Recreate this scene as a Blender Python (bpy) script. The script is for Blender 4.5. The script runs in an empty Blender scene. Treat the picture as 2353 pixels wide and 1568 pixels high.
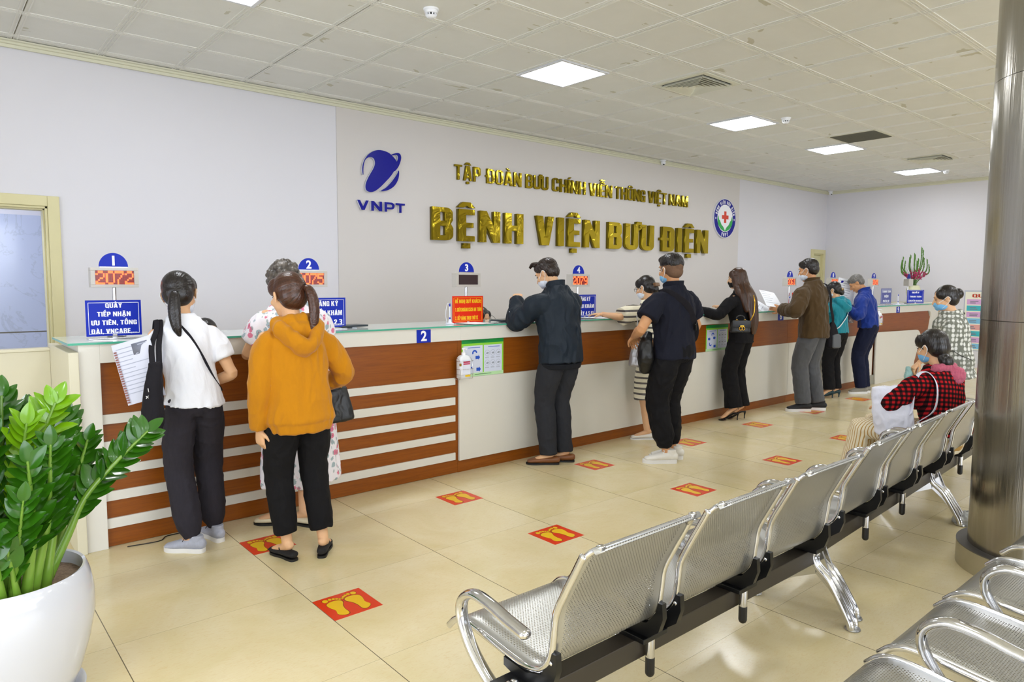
import bpy, bmesh, math, random
import numpy as np
from mathutils import Vector, Matrix, Euler, noise
random.seed(7)
PI = math.pi
R = math.radians
sc = bpy.context.scene
COL = sc.collection

# ---------------------------------------------------------------- camera, world, exposure
cd = bpy.data.cameras.new('camera')
cam = bpy.data.objects.new('camera', cd)
COL.objects.link(cam)
sc.camera = cam
cd.sensor_fit = 'HORIZONTAL'
cd.sensor_width = 36.0
cd.lens = 1599.012 / 2353 * 36.0
cd.clip_start = 0.05
cd.clip_end = 100
_r = ((0.760954241, 0.051943236, -0.646722926), (-0.648794181, 0.066821904, -0.758024369), (0.003841018, 0.996411930, 0.084548880))
cam.matrix_world = Matrix.Translation((0, 0, 1.52)) @ Matrix(_r).to_4x4()
w = bpy.data.worlds.new('world')
sc.world = w
w.use_nodes = True
w.node_tree.nodes['Background'].inputs[0].default_value = (0.80, 0.87, 1.0, 1)
w.node_tree.nodes['Background'].inputs[1].default_value = 1.0
sc.view_settings.view_transform = 'Standard'
sc.view_settings.look = 'None'
sc.view_settings.gamma = 1.0
sc.view_settings.use_curve_mapping = False
sc.view_settings.exposure = 0.74
LAMP = 17.0        # strength of the ceiling panels
DAY = 3.2          # daylight through the windows behind

def area(name, loc, rot, sx, sy, power, col):
    l = bpy.data.lights.new(name, 'AREA')
    l.shape = 'RECTANGLE'; l.size = sx; l.size_y = sy; l.energy = power; l.color = col
    o = bpy.data.objects.new(name, l); COL.objects.link(o)
    o.location = loc; o.rotation_euler = rot
    return o
# daylight entering through the glazed street front behind the camera
area('daylight', (3.0, -5.3, 1.9), (R(90), 0, 0), 9.0, 2.6, 55 * DAY, (0.86, 0.92, 1.0))
area('daylight', (-3.3, 1.0, 1.7), (R(90), 0, R(-90)), 5.0, 2.4, 22 * DAY, (0.86, 0.92, 1.0))

# ---------------------------------------------------------------- helpers
def lin(c):
    return tuple(((x / 12.92) if x <= 0.04045 else ((x + 0.055) / 1.055) ** 2.4) for x in c)
def hexc(h):
    h = h.lstrip('#')
    return lin(tuple(int(h[i:i + 2], 16) / 255 for i in (0, 2, 4)))

class NT:
    def __init__(s, name):
        s.m = bpy.data.materials.new(name); s.m.use_nodes = True
        s.t = s.m.node_tree; s.b = s.t.nodes['Principled BSDF']; s.out = s.t.nodes['Material Output']
    def n(s, typ, **kw):
        nd = s.t.nodes.new(typ)
        for k, v in kw.items():
            if k.startswith('i_'):
                key = k[2:]
                key = int(key) if key.isdigit() else key
                s.put(nd.inputs[key], v)
            else: setattr(nd, k, v)
        return nd
    def put(s, sock, v):
        if hasattr(v, 'is_output') or isinstance(v, bpy.types.NodeSocket): s.t.links.new(v, sock)
        elif isinstance(v, (tuple, list)) and sock.type == 'RGBA' and len(v) == 3: sock.default_value = (*v, 1)
        else: sock.default_value = v
    def math(s, op, a, b=None, c=None):
        nd = s.n('ShaderNodeMath', operation=op)
        s.put(nd.inputs[0], a)
        if b is not None: s.put(nd.inputs[1], b)
        if c is not None: s.put(nd.inputs[2], c)
        return nd.outputs[0]
    def mix(s, f, a, b):
        nd = s.n('ShaderNodeMix', data_type='RGBA')
        s.put(nd.inputs[0], f); s.put(nd.inputs[6], a); s.put(nd.inputs[7], b)
        return nd.outputs[2]
    def coord(s, which='Object'):
        return s.n('ShaderNodeTexCoord').outputs[which]
    def mapping(s, v, scale=(1, 1, 1), loc=(0, 0, 0), rot=(0, 0, 0)):
        nd = s.n('ShaderNodeMapping'); s.put(nd.inputs[0], v)
        nd.inputs['Scale'].default_value = scale; nd.inputs['Location'].default_value = loc; nd.inputs['Rotation'].default_value = rot
        return nd.outputs[0]
    def noise(s, v, scale=5, detail=4, rough=0.5, dist=0):
        nd = s.n('ShaderNodeTexNoise'); s.put(nd.inputs['Vector'], v)
        nd.inputs['Scale'].default_value = scale; nd.inputs['Detail'].default_value = detail
        nd.inputs['Roughness'].default_value = rough; nd.inputs['Distortion'].default_value = dist
        return nd.outputs[0]
    def vor(s, v, scale=5, feature='F1', out='Distance', rnd=1.0):
        nd = s.n('ShaderNodeTexVoronoi', feature=feature); s.put(nd.inputs['Vector'], v)
        nd.inputs['Scale'].default_value = scale; nd.inputs['Randomness'].default_value = rnd
        return nd.outputs[out]
    def ramp(s, f, stops):
        nd = s.n('ShaderNodeValToRGB'); s.put(nd.inputs[0], f)
        el = nd.color_ramp.elements
        while len(el) < len(stops): el.new(0.5)
        for e, (p, c) in zip(el, stops):
            e.position = p; e.color = (*c, 1) if len(c) == 3 else c
        return nd.outputs[0]
    def bump(s, h, strength=0.3, dist=0.01):
        nd = s.n('ShaderNodeBump'); s.put(nd.inputs['Height'], h)
        nd.inputs['Strength'].default_value = strength; nd.inputs['Distance'].default_value = dist
        s.t.links.new(nd.outputs[0], s.b.inputs['Normal'])
    def sep(s, v):
        nd = s.n('ShaderNodeSeparateXYZ'); s.put(nd.inputs[0], v); return nd.outputs
    def comb(s, x, y, z=0.0):
        nd = s.n('ShaderNodeCombineXYZ'); s.put(nd.inputs[0], x); s.put(nd.inputs[1], y); s.put(nd.inputs[2], z); return nd.outputs[0]
    def set(s, **kw):
        names = dict(col='Base Color', rough='Roughness', metal='Metallic', spec='Specular IOR Level', alpha='Alpha', emi='Emission Color', es='Emission Strength', sheen='Sheen Weight', coat='Coat Weight', sss='Subsurface Weight', tr='Transmission Weight', aniso='Anisotropic')
        for k, v in kw.items(): s.put(s.b.inputs[names[k]], v)
        return s

def simple(name, col, rough=0.5, metal=0.0, spec=0.5, nz=0.0, nsc=20, bump=0.0, **kw):
    t = NT(name)
    c = hexc(col) if isinstance(col, str) else col
    if nz or bump:
        f = t.noise(t.coord(), nsc, 4, 0.6)
        if nz: t.set(col=t.mix(f, tuple(x * (1 - nz) for x in c), tuple(min(1, x * (1 + nz)) for x in c)))
        else: t.set(col=c)
        if bump: t.bump(f, bump, 0.004)
    else: t.set(col=c)
    t.set(rough=rough, metal=metal, spec=spec, **kw)
    return t.m

def fabric(name, col, rough=0.85, weave=900, nz=0.12, fold=0.35, sheen=0.15, fdist=0.02):
    t = NT(name); c = hexc(col) if isinstance(col, str) else col
    co = t.coord()
    f = t.noise(t.mapping(co, (1, 1, .35)), 60, 5, 0.7)
    g = t.noise(t.mapping(co, (1, 1, .45), rot=(.3, .5, .2)), 9, 3, 0.45, 1.2)
    t.set(col=t.mix(f, tuple(x * (1 - nz) for x in c), tuple(min(1, x * (1 + nz)) for x in c)), rough=rough, sheen=sheen if max(c) > .05 else 0.0, spec=0.25)
    t.bump(t.math('ADD', g, t.math('MULTIPLY', f, 0.08)), fold, fdist)
    return t.m

def link(o, parent=None):
    COL.objects.link(o)
    if parent is not None: o.parent = parent
    return o
def obj(name, bm, mats, parent=None, smooth=True, angle=None, loc=None):
    me = bpy.data.meshes.new(name)
    if isinstance(bm, bmesh.types.BMesh):
        bm.normal_update(); bm.to_mesh(me); bm.free()
    else: me = bm
    for m in (mats if isinstance(mats, (list, tuple)) else [mats]): me.materials.append(m)
    if smooth:
        me.polygons.foreach_set('use_smooth', [True] * len(me.polygons))
        if angle: me.set_sharp_from_angle(angle=R(angle))
    o = bpy.data.objects.new(name, me)
    if loc is not None: o.location = loc
    return link(o, parent)
def thing(name, label, cat, loc=(0, 0, 0), rz=0.0, group=None, rot=None):
    o = bpy.data.objects.new(name, None); COL.objects.link(o)
    o.empty_display_size = 0.1
    o.location = loc; o.rotation_euler = rot or (0, 0, rz)
    return tag(o, label, cat, group)
def tag(o, label, cat, group=None, kind=None):
    if label: o['label'] = label
    if cat: o['category'] = cat
    if group: o['group'] = group
    if kind: o['kind'] = kind
    return o
def struct(name, bm, mats, parent=None, smooth=False, angle=None):
    o = obj(name, bm, mats, parent, smooth, angle)
    o['kind'] = 'structure'
    return o
def copy_tree(o, parent=None):
    c = o.copy(); COL.objects.link(c)
    if parent is not None: c.parent = parent
    for ch in list(o.children): copy_tree(ch, c)
    return c
def B(): return bmesh.new()
def box(bm, x0, x1, y0, y1, z0, z1, bev=0.0, mi=0, M=None):
    vs = [bm.verts.new(((x0, x1)[i & 1], (y0, y1)[(i >> 1) & 1], (z0, z1)[(i >> 2) & 1])) for i in range(8)]
    fs = [bm.faces.new([vs[i] for i in q]) for q in ((0, 2, 3, 1), (4, 5, 7, 6), (0, 1, 5, 4), (2, 6, 7, 3), (0, 4, 6, 2), (1, 3, 7, 5))]
    for f in fs: f.material_index = mi
    if bev > 0:
        es = list({e for f in fs for e in f.edges})
        r = bmesh.ops.bevel(bm, geom=es, offset=bev, segments=2, affect='EDGES', profile=0.6)
        for f in r['faces']: f.material_index = mi
        vs = list({v for f in r['faces'] for v in f.verts} | {v for v in vs if v.is_valid})
    if M is not None:
        for v in vs: v.co = M @ v.co
    return vs
def frame_for(t, side):
    t = Vector(t).normalized(); s = Vector(side)
    s = s - t * s.dot(t)
    if s.length < 1e-4:
        s = Vector((1, 0, 0)) - t * t.x
        if s.length < 1e-3: s = Vector((0, 1, 0)) - t * t.y
    s.normalize()
    return s, t.cross(s).normalized()
def cr(P, n):
    P = [np.array(p, float) for p in P]
    if n <= 1 or len(P) < 3: 
        if len(P) == 2 and n > 1: return [P[0] + (P[1] - P[0]) * k / n for k in range(n + 1)]
        return P
    Q = [2 * P[0] - P[1]] + P + [2 * P[-1] - P[-2]]
    out = []
    for i in range(1, len(Q) - 2):
        a, b, c, d = Q[i - 1:i + 3]
        for k in range(n):
            u = k / n
            out.append(0.5 * ((2 * b) + (c - a) * u + (2 * a - 5 * b + 4 * c - d) * u * u + (3 * b - a - 3 * c + d) * u ** 3))
    out.append(P[-1])
    return out
def chain(bm, secs, side=(1, 0, 0), seg=14, n=4, caps=(1, 1), mi=0, sq=1.0, upx=None):
    """loft through sections (x, y, z, rx, ry); caps 0 open, 1 round, 2 flat"""
    S = cr([(*s[:3], s[3], s[4] if len(s) > 4 else s[3]) for s in secs], n)
    rings = []; pts = [Vector(s[:3]) for s in S]
    N = len(S); prev = Vector(side)
    def ring(c, sx, sy, rx, ry):
        out = []
        for k in range(seg):
            a = 2 * PI * k / seg
            ca, sa = math.cos(a), math.sin(a)
            if sq != 1.0:
                ca = math.copysign(abs(ca) ** sq, ca); sa = math.copysign(abs(sa) ** sq, sa)
            out.append(bm.verts.new(c + sx * (rx * ca) + sy * (ry * sa)))
        return out
    frames = []
    for i in range(N):
        t = pts[min(i + 1, N - 1)] - pts[max(i - 1, 0)]
        sx, sy = frame_for(t, prev if upx is None else side); prev = sx
        frames.append((t.normalized(), sx, sy))
    def cap(i, sgn):
        t, sx, sy = frames[i]; rx, ry = S[i][3], S[i][4]; rm = min(rx, ry)
        out = []
        for a in (60, 35, 12) if sgn < 0 else (12, 35, 60):
            cs = math.cos(R(a)); sn = math.sin(R(a))
            out.append(ring(pts[i] + t * (sgn * rm * sn), sx, sy, rx * cs, ry * cs))
        return out
    if caps[0] == 1: rings += cap(0, -1)
    for i in range(N): rings.append(ring(pts[i], frames[i][1], frames[i][2], S[i][3], S[i][4]))
    if caps[1] == 1: rings += cap(N - 1, 1)
    fs = []
    for a, b in zip(rings, rings[1:]):
        for k in range(seg):
            fs.append(bm.faces.new((a[k], a[(k + 1) % seg], b[(k + 1) % seg], b[k])))
    if caps[0]: fs.append(bm.faces.new(list(reversed(rings[0]))))
    if caps[1]: fs.append(bm.faces.new(rings[-1]))
    for f in fs: f.material_index = mi
    return rings
def tube(bm, pts, r, seg=10, n=4, side=(0, 0, 1), mi=0, caps=(1, 1), ry=None):
    return chain(bm, [(*p, r, ry or r) for p in pts], side, seg, n, caps, mi)
def ell(bm, c, r, rot=None, u=20, v=12, mi=0):
    M = Matrix.Translation(c) @ (rot.to_4x4() if rot is not None else Matrix.Identity(4)) @ Matrix.Diagonal((*r, 1))
    res = bmesh.ops.create_uvsphere(bm, u_segments=u, v_segments=v, radius=1.0, matrix=M)
    for f in {f for x in res['verts'] for f in x.link_faces}: f.material_index = mi
    return res['verts']
def lathe(bm, prof, c=(0, 0, 0), seg=32, mi=0, capb=True, capt=True):
    rings = [[bm.verts.new((c[0] + r * math.cos(2 * PI * k / seg), c[1] + r * math.sin(2 * PI * k / seg), c[2] + z)) for k in range(seg)] for r, z in prof]
    fs = []
    for a, b in zip(rings, rings[1:]):
        for k in range(seg): fs.append(bm.faces.new((a[k], a[(k + 1) % seg], b[(k + 1) % seg], b[k])))
    if capb: fs.append(bm.faces.new(list(reversed(rings[0]))))
    if capt: fs.append(bm.faces.new(rings[-1]))
    for f in fs: f.material_index = mi
def fill_poly(loops, depth, M=None):
    """filled outlines (outer loops and holes, in x,y) given a thickness; returns a bmesh"""
    cu = bpy.data.curves.new('outline', 'CURVE'); cu.dimensions = '2D'; cu.fill_mode = 'BOTH'; cu.extrude = depth / 2
    for lp in loops:
        s = cu.splines.new('POLY'); s.points.add(len(lp) - 1)
        for p, q in zip(s.points, lp): p.co = (q[0], q[1], 0, 1)
        s.use_cyclic_u = True
    o = bpy.data.objects.new('outline', cu); COL.objects.link(o)
    me = bpy.data.meshes.new_from_object(o.evaluated_get(bpy.context.evaluated_depsgraph_get()))
    bpy.data.objects.remove(o); bpy.data.curves.remove(cu)
    bm = bmesh.new(); bm.from_mesh(me); bpy.data.meshes.remove(me)
    bmesh.ops.remove_doubles(bm, verts=bm.verts, dist=1e-5)
    if M is not None: bm.transform(M)
    return bm
def merge(dst, src, M=None, mi=None):
    me = bpy.data.meshes.new('x')
    if M is not None: src.transform(M)
    if mi is not None:
        for f in src.faces: f.material_index = mi
    src.to_mesh(me); src.free(); dst.from_mesh(me); bpy.data.meshes.remove(me)
def prism(bm, loop, z0, z1, M=None, mi=0):
    """simple polygon (x,y) extruded from z0 to z1"""
    a = [bm.verts.new((p[0], p[1], z0)) for p in loop]; b = [bm.verts.new((p[0], p[1], z1)) for p in loop]
    n = len(loop); fs = [bm.faces.new(list(reversed(a))), bm.faces.new(b)]
    for k in range(n): fs.append(bm.faces.new((a[k], a[(k + 1) % n], b[(k + 1) % n], b[k])))
    for f in fs: f.material_index = mi
    if M is not None:
        for v in a + b: v.co = M @ v.co
    return a + b
def text_bm(s, size=1.0, bold=0.0, align='CENTER', extr=0.0, sx=1.0, spacing=1.0, font=None):
    cu = bpy.data.curves.new('text', 'FONT'); cu.body = s; cu.size = size; cu.align_x = align; cu.align_y = 'CENTER'
    cu.offset = bold * size; cu.extrude = extr; cu.space_character = spacing; cu.resolution_u = 3
    o = bpy.data.objects.new('text', cu); COL.objects.link(o)
    me = bpy.data.meshes.new_from_object(o.evaluated_get(bpy.context.evaluated_depsgraph_get()))
    bpy.data.objects.remove(o); bpy.data.curves.remove(cu)
    bm = bmesh.new(); bm.from_mesh(me); bpy.data.meshes.remove(me)
    if sx != 1.0: bm.transform(Matrix.Diagonal((sx, 1, 1, 1)))
    return bm
def WALLM(x, y, z):   # local x->world x, local y->world z, local z-> world -y (faces the room)
    return Matrix(((1, 0, 0, x), (0, 0, -1, y), (0, 1, 0, z), (0, 0, 0, 1)))

# ---------------------------------------------------------------- heavy condensed capitals (cap height 1)
SW, SH = 0.19, 0.17
def arc(cx, cy, r, a0, a1, n=6, ry=None):
    ry = ry or r
    return [(cx + r * math.cos(R(a0 + (a1 - a0) * k / n)), cy + ry * math.sin(R(a0 + (a1 - a0) * k / n))) for k in range(n + 1)]
def rr(x0, y0, x1, y1, r):
    r = min(r, (x1 - x0) / 2, (y1 - y0) / 2)
    return arc(x1 - r, y1 - r, r, 0, 90) + arc(x0 + r, y1 - r, r, 90, 180) + arc(x0 + r, y0 + r, r, 180, 270) + arc(x1 - r, y0 + r, r, 270, 360)
def gl(ch):
    s, h = SW, SH
    if ch == 'I': return s, [[(0, 0), (s, 0), (s, 1), (0, 1)]]
    if ch == 'T': W = .50; c = W / 2; return W, [[(c - s / 2, 0), (c + s / 2, 0), (c + s / 2, 1 - h), (W, 1 - h), (W, 1), (0, 1), (0, 1 - h), (c - s / 2, 1 - h)]]
    if ch == 'E': W = .42; return W, [[(0, 0), (W, 0), (W, h), (s, h), (s, .43), (W * .92, .43), (W * .92, .43 + h * .9), (s, .43 + h * .9), (s, 1 - h), (W, 1 - h), (W, 1), (0, 1)]]
    if ch == 'L': W = .40; return W, [[(0, 0), (W, 0), (W, h), (s, h), (s, 1), (0, 1)]]
    if ch == 'H': W = .54; return W, [[(0, 0), (s, 0), (s, .42), (W - s, .42), (W - s, 0), (W, 0), (W, 1), (W - s, 1), (W - s, .60), (s, .60), (s, 1), (0, 1)]]
    if ch == 'N': W = .56; return W, [[(0, 0), (s * .9, 0), (s * .9, .52), (W - s * .95, 0), (W, 0), (W, 1), (W - s * .9, 1), (W - s * .9, .5), (s * .95, 1), (0, 1)]]
    if ch == 'M': W = .70; return W, [[(0, 0), (s * .85, 0), (s * .85, .62), (W / 2 - .07, 0), (W / 2 + .07, 0), (W - s * .85, .62), (W - s * .85, 0), (W, 0), (W, 1), (W - s * 1.25, 1), (W / 2, .44), (s * 1.25, 1), (0, 1)]]
    if ch == 'V': W = .56; return W, [[(0, 1), (s * 1.05, 1), (W / 2, .30), (W - s * 1.05, 1), (W, 1), (W / 2 + .12, 0), (W / 2 - .12, 0)]]
    if ch == 'A': W = .58; return W, [[(0, 0), (s, 0), (s + .035, .17), (W - s - .035, .17), (W - s, 0), (W, 0), (W / 2 + .125, 1), (W / 2 - .125, 1)], [(s + .06, .33), (W - s - .06, .33), (W / 2, .74)]]
    if ch == 'X': W = .56; return W, [[(0, 0), (s * 1.1, 0), (W / 2, .33), (W - s * 1.1, 0), (W, 0), (W / 2 + .13, .5), (W, 1), (W - s * 1.1, 1), (W / 2, .67), (s * 1.1, 1), (0, 1), (W / 2 - .13, .5)]]
    if ch == 'Y': W = .54; return W, [[(0, 1), (s * 1.1, 1), (W / 2, .62), (W - s * 1.1, 1), (W, 1), (W / 2 + s / 2, .42), (W / 2 + s / 2, 0), (W / 2 - s / 2, 0), (W / 2 - s / 2, .42)]]
    if ch == 'K': W = .56; return W, [[(0, 0), (s, 0), (s, .32), (s + .05, .42), (W - s * 1.1, 0), (W, 0), (s + .17, .58), (W - .02, 1), (W - s * 1.15, 1), (s, .6), (s, 1), (0, 1)]]
    if ch == 'O' or ch == 'Q':
        W = .52; L = [rr(0, 0, W, 1, .2), rr(s, h, W - s, 1 - h, .07)]
        if ch == 'Q': L.append([(W * .5, .0), (W * .62, .16), (W + .04, .04), (W + .02, -.08), (W * .72, -.02)])
        return W, L
    if ch == 'U': W = .53; return W, [[(0, 1), (0, .2)] + arc(.2, .2, .2, 180, 270) + arc(W - .2, .2, .2, 270, 360) + [(W, 1), (W - s, 1), (W - s, .22)] + arc(W - s - .05, .22, .05, 0, -90) + arc(s + .05, .22, .05, -90, -180) + [(s, 1)]]
    if ch == 'D': W = .53; return W, [[(0, 0)] + arc(W - .2, .2, .2, -90, 0) + arc(W - .2, .8, .2, 0, 90) + [(0, 1)], [(s, h)] + arc(W - s - .06, h + .06, .06, -90, 0) + arc(W - s - .06, 1 - h - .06, .06, 0, 90) + [(s, 1 - h)]]
    if ch == 'P': W = .50; return W, [[(0, 0), (s, 0), (s, .38)] + arc(W - .17, .55, .17, -90, 0) + arc(W - .17, .83, .17, 0, 90) + [(0, 1)], [(s, .54)] + arc(W - s - .04, .58, .04, -90, 0) + arc(W - s - .04, .81, .04, 0, 90) + [(s, .85)]]
    if ch == 'R': W = .52; return W, [[(0, 0), (s, 0), (s, .40), (W - s, .40), (W - s, 0), (W, 0), (W, .36), (W - .09, .47)] + arc(W - .17, .64, .17, -40, 0) + arc(W - .17, .83, .17, 0, 90) + [(0, 1)], [(s, .56)] + arc(W - s - .04, .60, .04, -90, 0) + arc(W - s - .04, .81, .04, 0, 90) + [(s, .85)]]
    if ch == 'B': W = .52; return W, [[(0, 0)] + arc(W - .17, .17, .17, -90, 0) + [(W, .38), (W - .06, .51), (W - .01, .62)] + arc(W - .18, .83, .17, 0, 90) + [(0, 1)], [(s, .15)] + arc(W - s - .04, .19, .04, -90, 0) + arc(W - s - .04, .40, .04, 0, 90) + [(s, .44)], [(s, .59)] + arc(W - s - .05, .63, .04, -90, 0) + arc(W - s - .05, .82, .04, 0, 90) + [(s, .86)]]
    if ch in 'CG':
        W = .50
        o = [(W, .64)] + arc(W - .18, .82, .18, 0, 90) + arc(.18, .82, .18, 90, 180) + arc(.18, .18, .18, 180, 270)
        i = arc(s + .05, h + .05, .05, 270, 180) + arc(s + .05, 1 - h - .05, .05, 180, 90) + arc(W - s - .05, 1 - h - .05, .05, 90, 0) + [(W - s, .64)]
        if ch == 'C': o += arc(W - .18, .18, .18, 270, 360) + [(W, .38), (W - s, .38)] + arc(W - s - .05, h + .05, .05, 0, -90) + i[0:]
        else: o += [(W * .75, 0), (W, 0), (W, .54), (W * .48, .54), (W * .48, .40), (W - s, .40)] + arc(W - s - .05, h + .05, .05, 0, -90) + i[0:]
        return W, [o]
    if ch == '.': return .16, [[(0, 0), (.16, 0), (.16, .17), (0, .17)]]
    if ch == ',': return .16, [[(0, 0), (.04, -.14), (.10, -.14), (.16, 0), (.16, .17), (0, .17)]]
    if ch == ':': return .16, [[(0, 0), (.16, 0), (.16, .17), (0, .17)], [(0, .5), (.16, .5), (.16, .67), (0, .67)]]
    if ch == '(': return .22, [[(.22, 1.05), (.08, 1.05), (0, .8), (0, .1), (.08, -.15), (.22, -.15), (.16, .1), (.16, .8)]]
    if ch == ')': return .22, [[(0, 1.05), (.14, 1.05), (.22, .8), (.22, .1), (.14, -.15), (0, -.15), (.06, .1), (.06, .8)]]
    if ch == '1': return .30, [[(.12, 0), (.30, 0), (.30, 1), (.17, 1), (0, .86), (0, .72), (.12, .76)]]
    if ch == '2': return .46, [[(0, 0), (.46, 0), (.46, .16), (.22, .16), (.44, .52)] + arc(.27, .81, .19, -20, 90) + arc(.19, .81, .19, 90, 180) + [(0, .66), (.17, .66), (.17, .80), (.27, .85), (.28, .68), (0, .18)]]
    if ch == '4': return .50, [[(.26, 0), (.44, 0), (.44, .2), (.50, .2), (.50, .34), (.44, .34), (.44, 1), (.24, 1), (0, .34), (0, .2), (.26, .2)], [(.14, .34), (.26, .34), (.26, .70)]]
    if ch == '5': return .46, [[(0, .30), (0, .18)] + arc(.18, .18, .18, 180, 270) + arc(.28, .18, .18, 270, 360) + arc(.28, .46, .18, 0, 90) + [(.18, .62), (.18, .84), (.44, .84), (.44, 1), (.02, 1), (.02, .48), (.16, .48), (.28, .48), (.28, .16), (.17, .16), (.17, .30)]]
    if ch == '6': return .48, [rr(0, 0, .48, .62, .18)[:] , rr(.17, .15, .31, .46, .05), [(0, .3), (.0, .82)] + arc(.18, .82, .18, 180, 90) + arc(.30, .82, .18, 90, 0) + [(.48, .70), (.31, .70), (.31, .84), (.18, .84), (.18, .62)]]
    if ch == '0': return .46, [rr(0, 0, .46, 1, .18), rr(.17, .16, .29, .84, .05)]
    if ch == '8': return .48, [rr(0, 0, .48, 1, .16), rr(.17, .14, .31, .42, .05), rr(.17, .57, .31, .86, .05)]
    if ch == '9': return .48, [[(.48 - x, 1 - y) for x, y in lp] for lp in gl('6')[1]]
    if ch == '7': return .46, [[(.08, 0), (.27, 0), (.46, .80), (.46, 1), (0, 1), (0, .84), (.27, .84)]]
    if ch == '3': return .46, [[(0, 0), (.38, 0), (.46, .08), (.46, .42), (.40, .51), (.46, .60), (.46, .92), (.38, 1), (0, 1), (0, .84), (.27, .84), (.27, .58), (.10, .58), (.10, .43), (.27, .43), (.27, .16), (0, .16)]]
    return .3, []
DIA = {'Ậ': 'A^.', 'Đ': 'D-', 'À': 'A`', 'Ư': 'U+', 'Í': "I'", 'Ễ': 'E^~', 'Ô': 'O^', 'Ệ': 'E^.', 'Ề': 'E^`', 'Ị': 'I.', 'Ý': "Y'", 'Á': "A'", 'Ữ': 'U+~', 'Ả': 'A?',
       'Ế': "E^'", 'Ứ': "U+'", 'Ự': 'U+.', 'Ẩ': 'A^?', 'Ầ': 'A^`', 'Ă': 'Au', 'Ấ': "A^'", 'Ừ': 'U+`', 'Ì': 'I`', 'Ồ': 'O^`', 'Ắ': "Au'", 'Ụ': 'U.', 'Ê': 'E^', 'Ổ': 'O^?', 'Ể': 'E^?'}
def glyph(ch, depth=0.01):
    """one heavy capital with its accents as a bmesh, cap height 1; returns (width, bmesh)"""
    seq = DIA.get(ch, ch); base = seq[0]
    W, loops = gl(base)
    bm = B(); 
    if not loops: return W, bm
    main = loops; extra = []
    if base == 'Q': main, e2 = loops[:2], [loops[2]]; extra += e2
    if base in '69': main, e2 = loops[:2], [loops[2]]; extra += e2
    merge(bm, fill_poly(main, depth)); c = W / 2; up = 1.05
    for m in seq[1:]:
        if m == '^':
            extra.append([(c - .23, up), (c - .08, up), (c, up + .06), (c + .08, up), (c + .23, up), (c + .10, up + .17), (c - .10, up + .17)]); up += .2
        elif m == '.': extra.append([(c - .09, -.22), (c + .09, -.22), (c + .09, -.06), (c - .09, -.06)])
        elif m == '`': extra.append([(c + .10, up), (c + .0, up), (c - .16, up + .15), (c - .02, up + .15)]); up += .15
        elif m == "'": extra.append([(c - .08, up), (c + .02, up), (c + .18, up + .16), (c + .02, up + .16)]); up += .15
        elif m == '~': extra.append([(c - .20, up), (c - .06, up + .05), (c + .05, up), (c + .16, up + .02), (c + .21, up + .13), (c + .05, up + .09), (c - .06, up + .14), (c - .16, up + .11)]); up += .15
        elif m == '?': extra.append([(c - .02, up), (c + .06, up), (c + .13, up + .11), (c + .05, up + .18), (c - .1, up + .16), (c - .1, up + .11), (c + .02, up + .12), (c + .04, up + .09)]); up += .15
        elif m == 'u': extra.append([(c - .17, up + .15), (c - .10, up + .02), (c + .10, up + .02), (c + .17, up + .15), (c + .09, up + .15), (c + .05, up + .1), (c - .05, up + .1), (c - .09, up + .15)]); up += .15
        elif m == '+': extra.append([(W - .02, .84), (W + .08, .86), (W + .09, .96), (W - .06, .96), (W - .06, 1.10), (W + .14, 1.10), (W + .14, .84), (W + .03, .76), (W - .02, .76)])
        elif m == '-': extra.append([(-.08, .44), (.27, .44), (.27, .55), (-.08, .55)])
    for e in extra: merge(bm, fill_poly([e], depth * 0.985))
    return W, bm
def line_bm(s, x0, x1, z0, h, depth, gap=0.09, space=0.26):
    """a whole line of heavy capitals as ONE bmesh in local x,y stretched between x0 and x1"""
    bm = B(); x = 0
    for ch in s:
        if ch == ' ': x += space; continue
        W, g = glyph(ch, 1.0); merge(bm, g, Matrix.Translation((x, 0, 0))); x += W + gap
    x -= gap; k = (x1 - x0) / x
    bm.transform(Matrix.Translation((x0, z0, 0)) @ Matrix.Diagonal((k, h, depth, 1)))
    return bm

# ---------------------------------------------------------------- the room
XL, XR, YF, YB, ZC = -3.4, 14.55, -5.4, 6.93, 3.416
TX, TY, TS = 1.349, 3.189, 0.80            # a joint of the floor tiles
GX, GY, GS = 3.673, 3.764, 0.60            # a node of the ceiling grid

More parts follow.
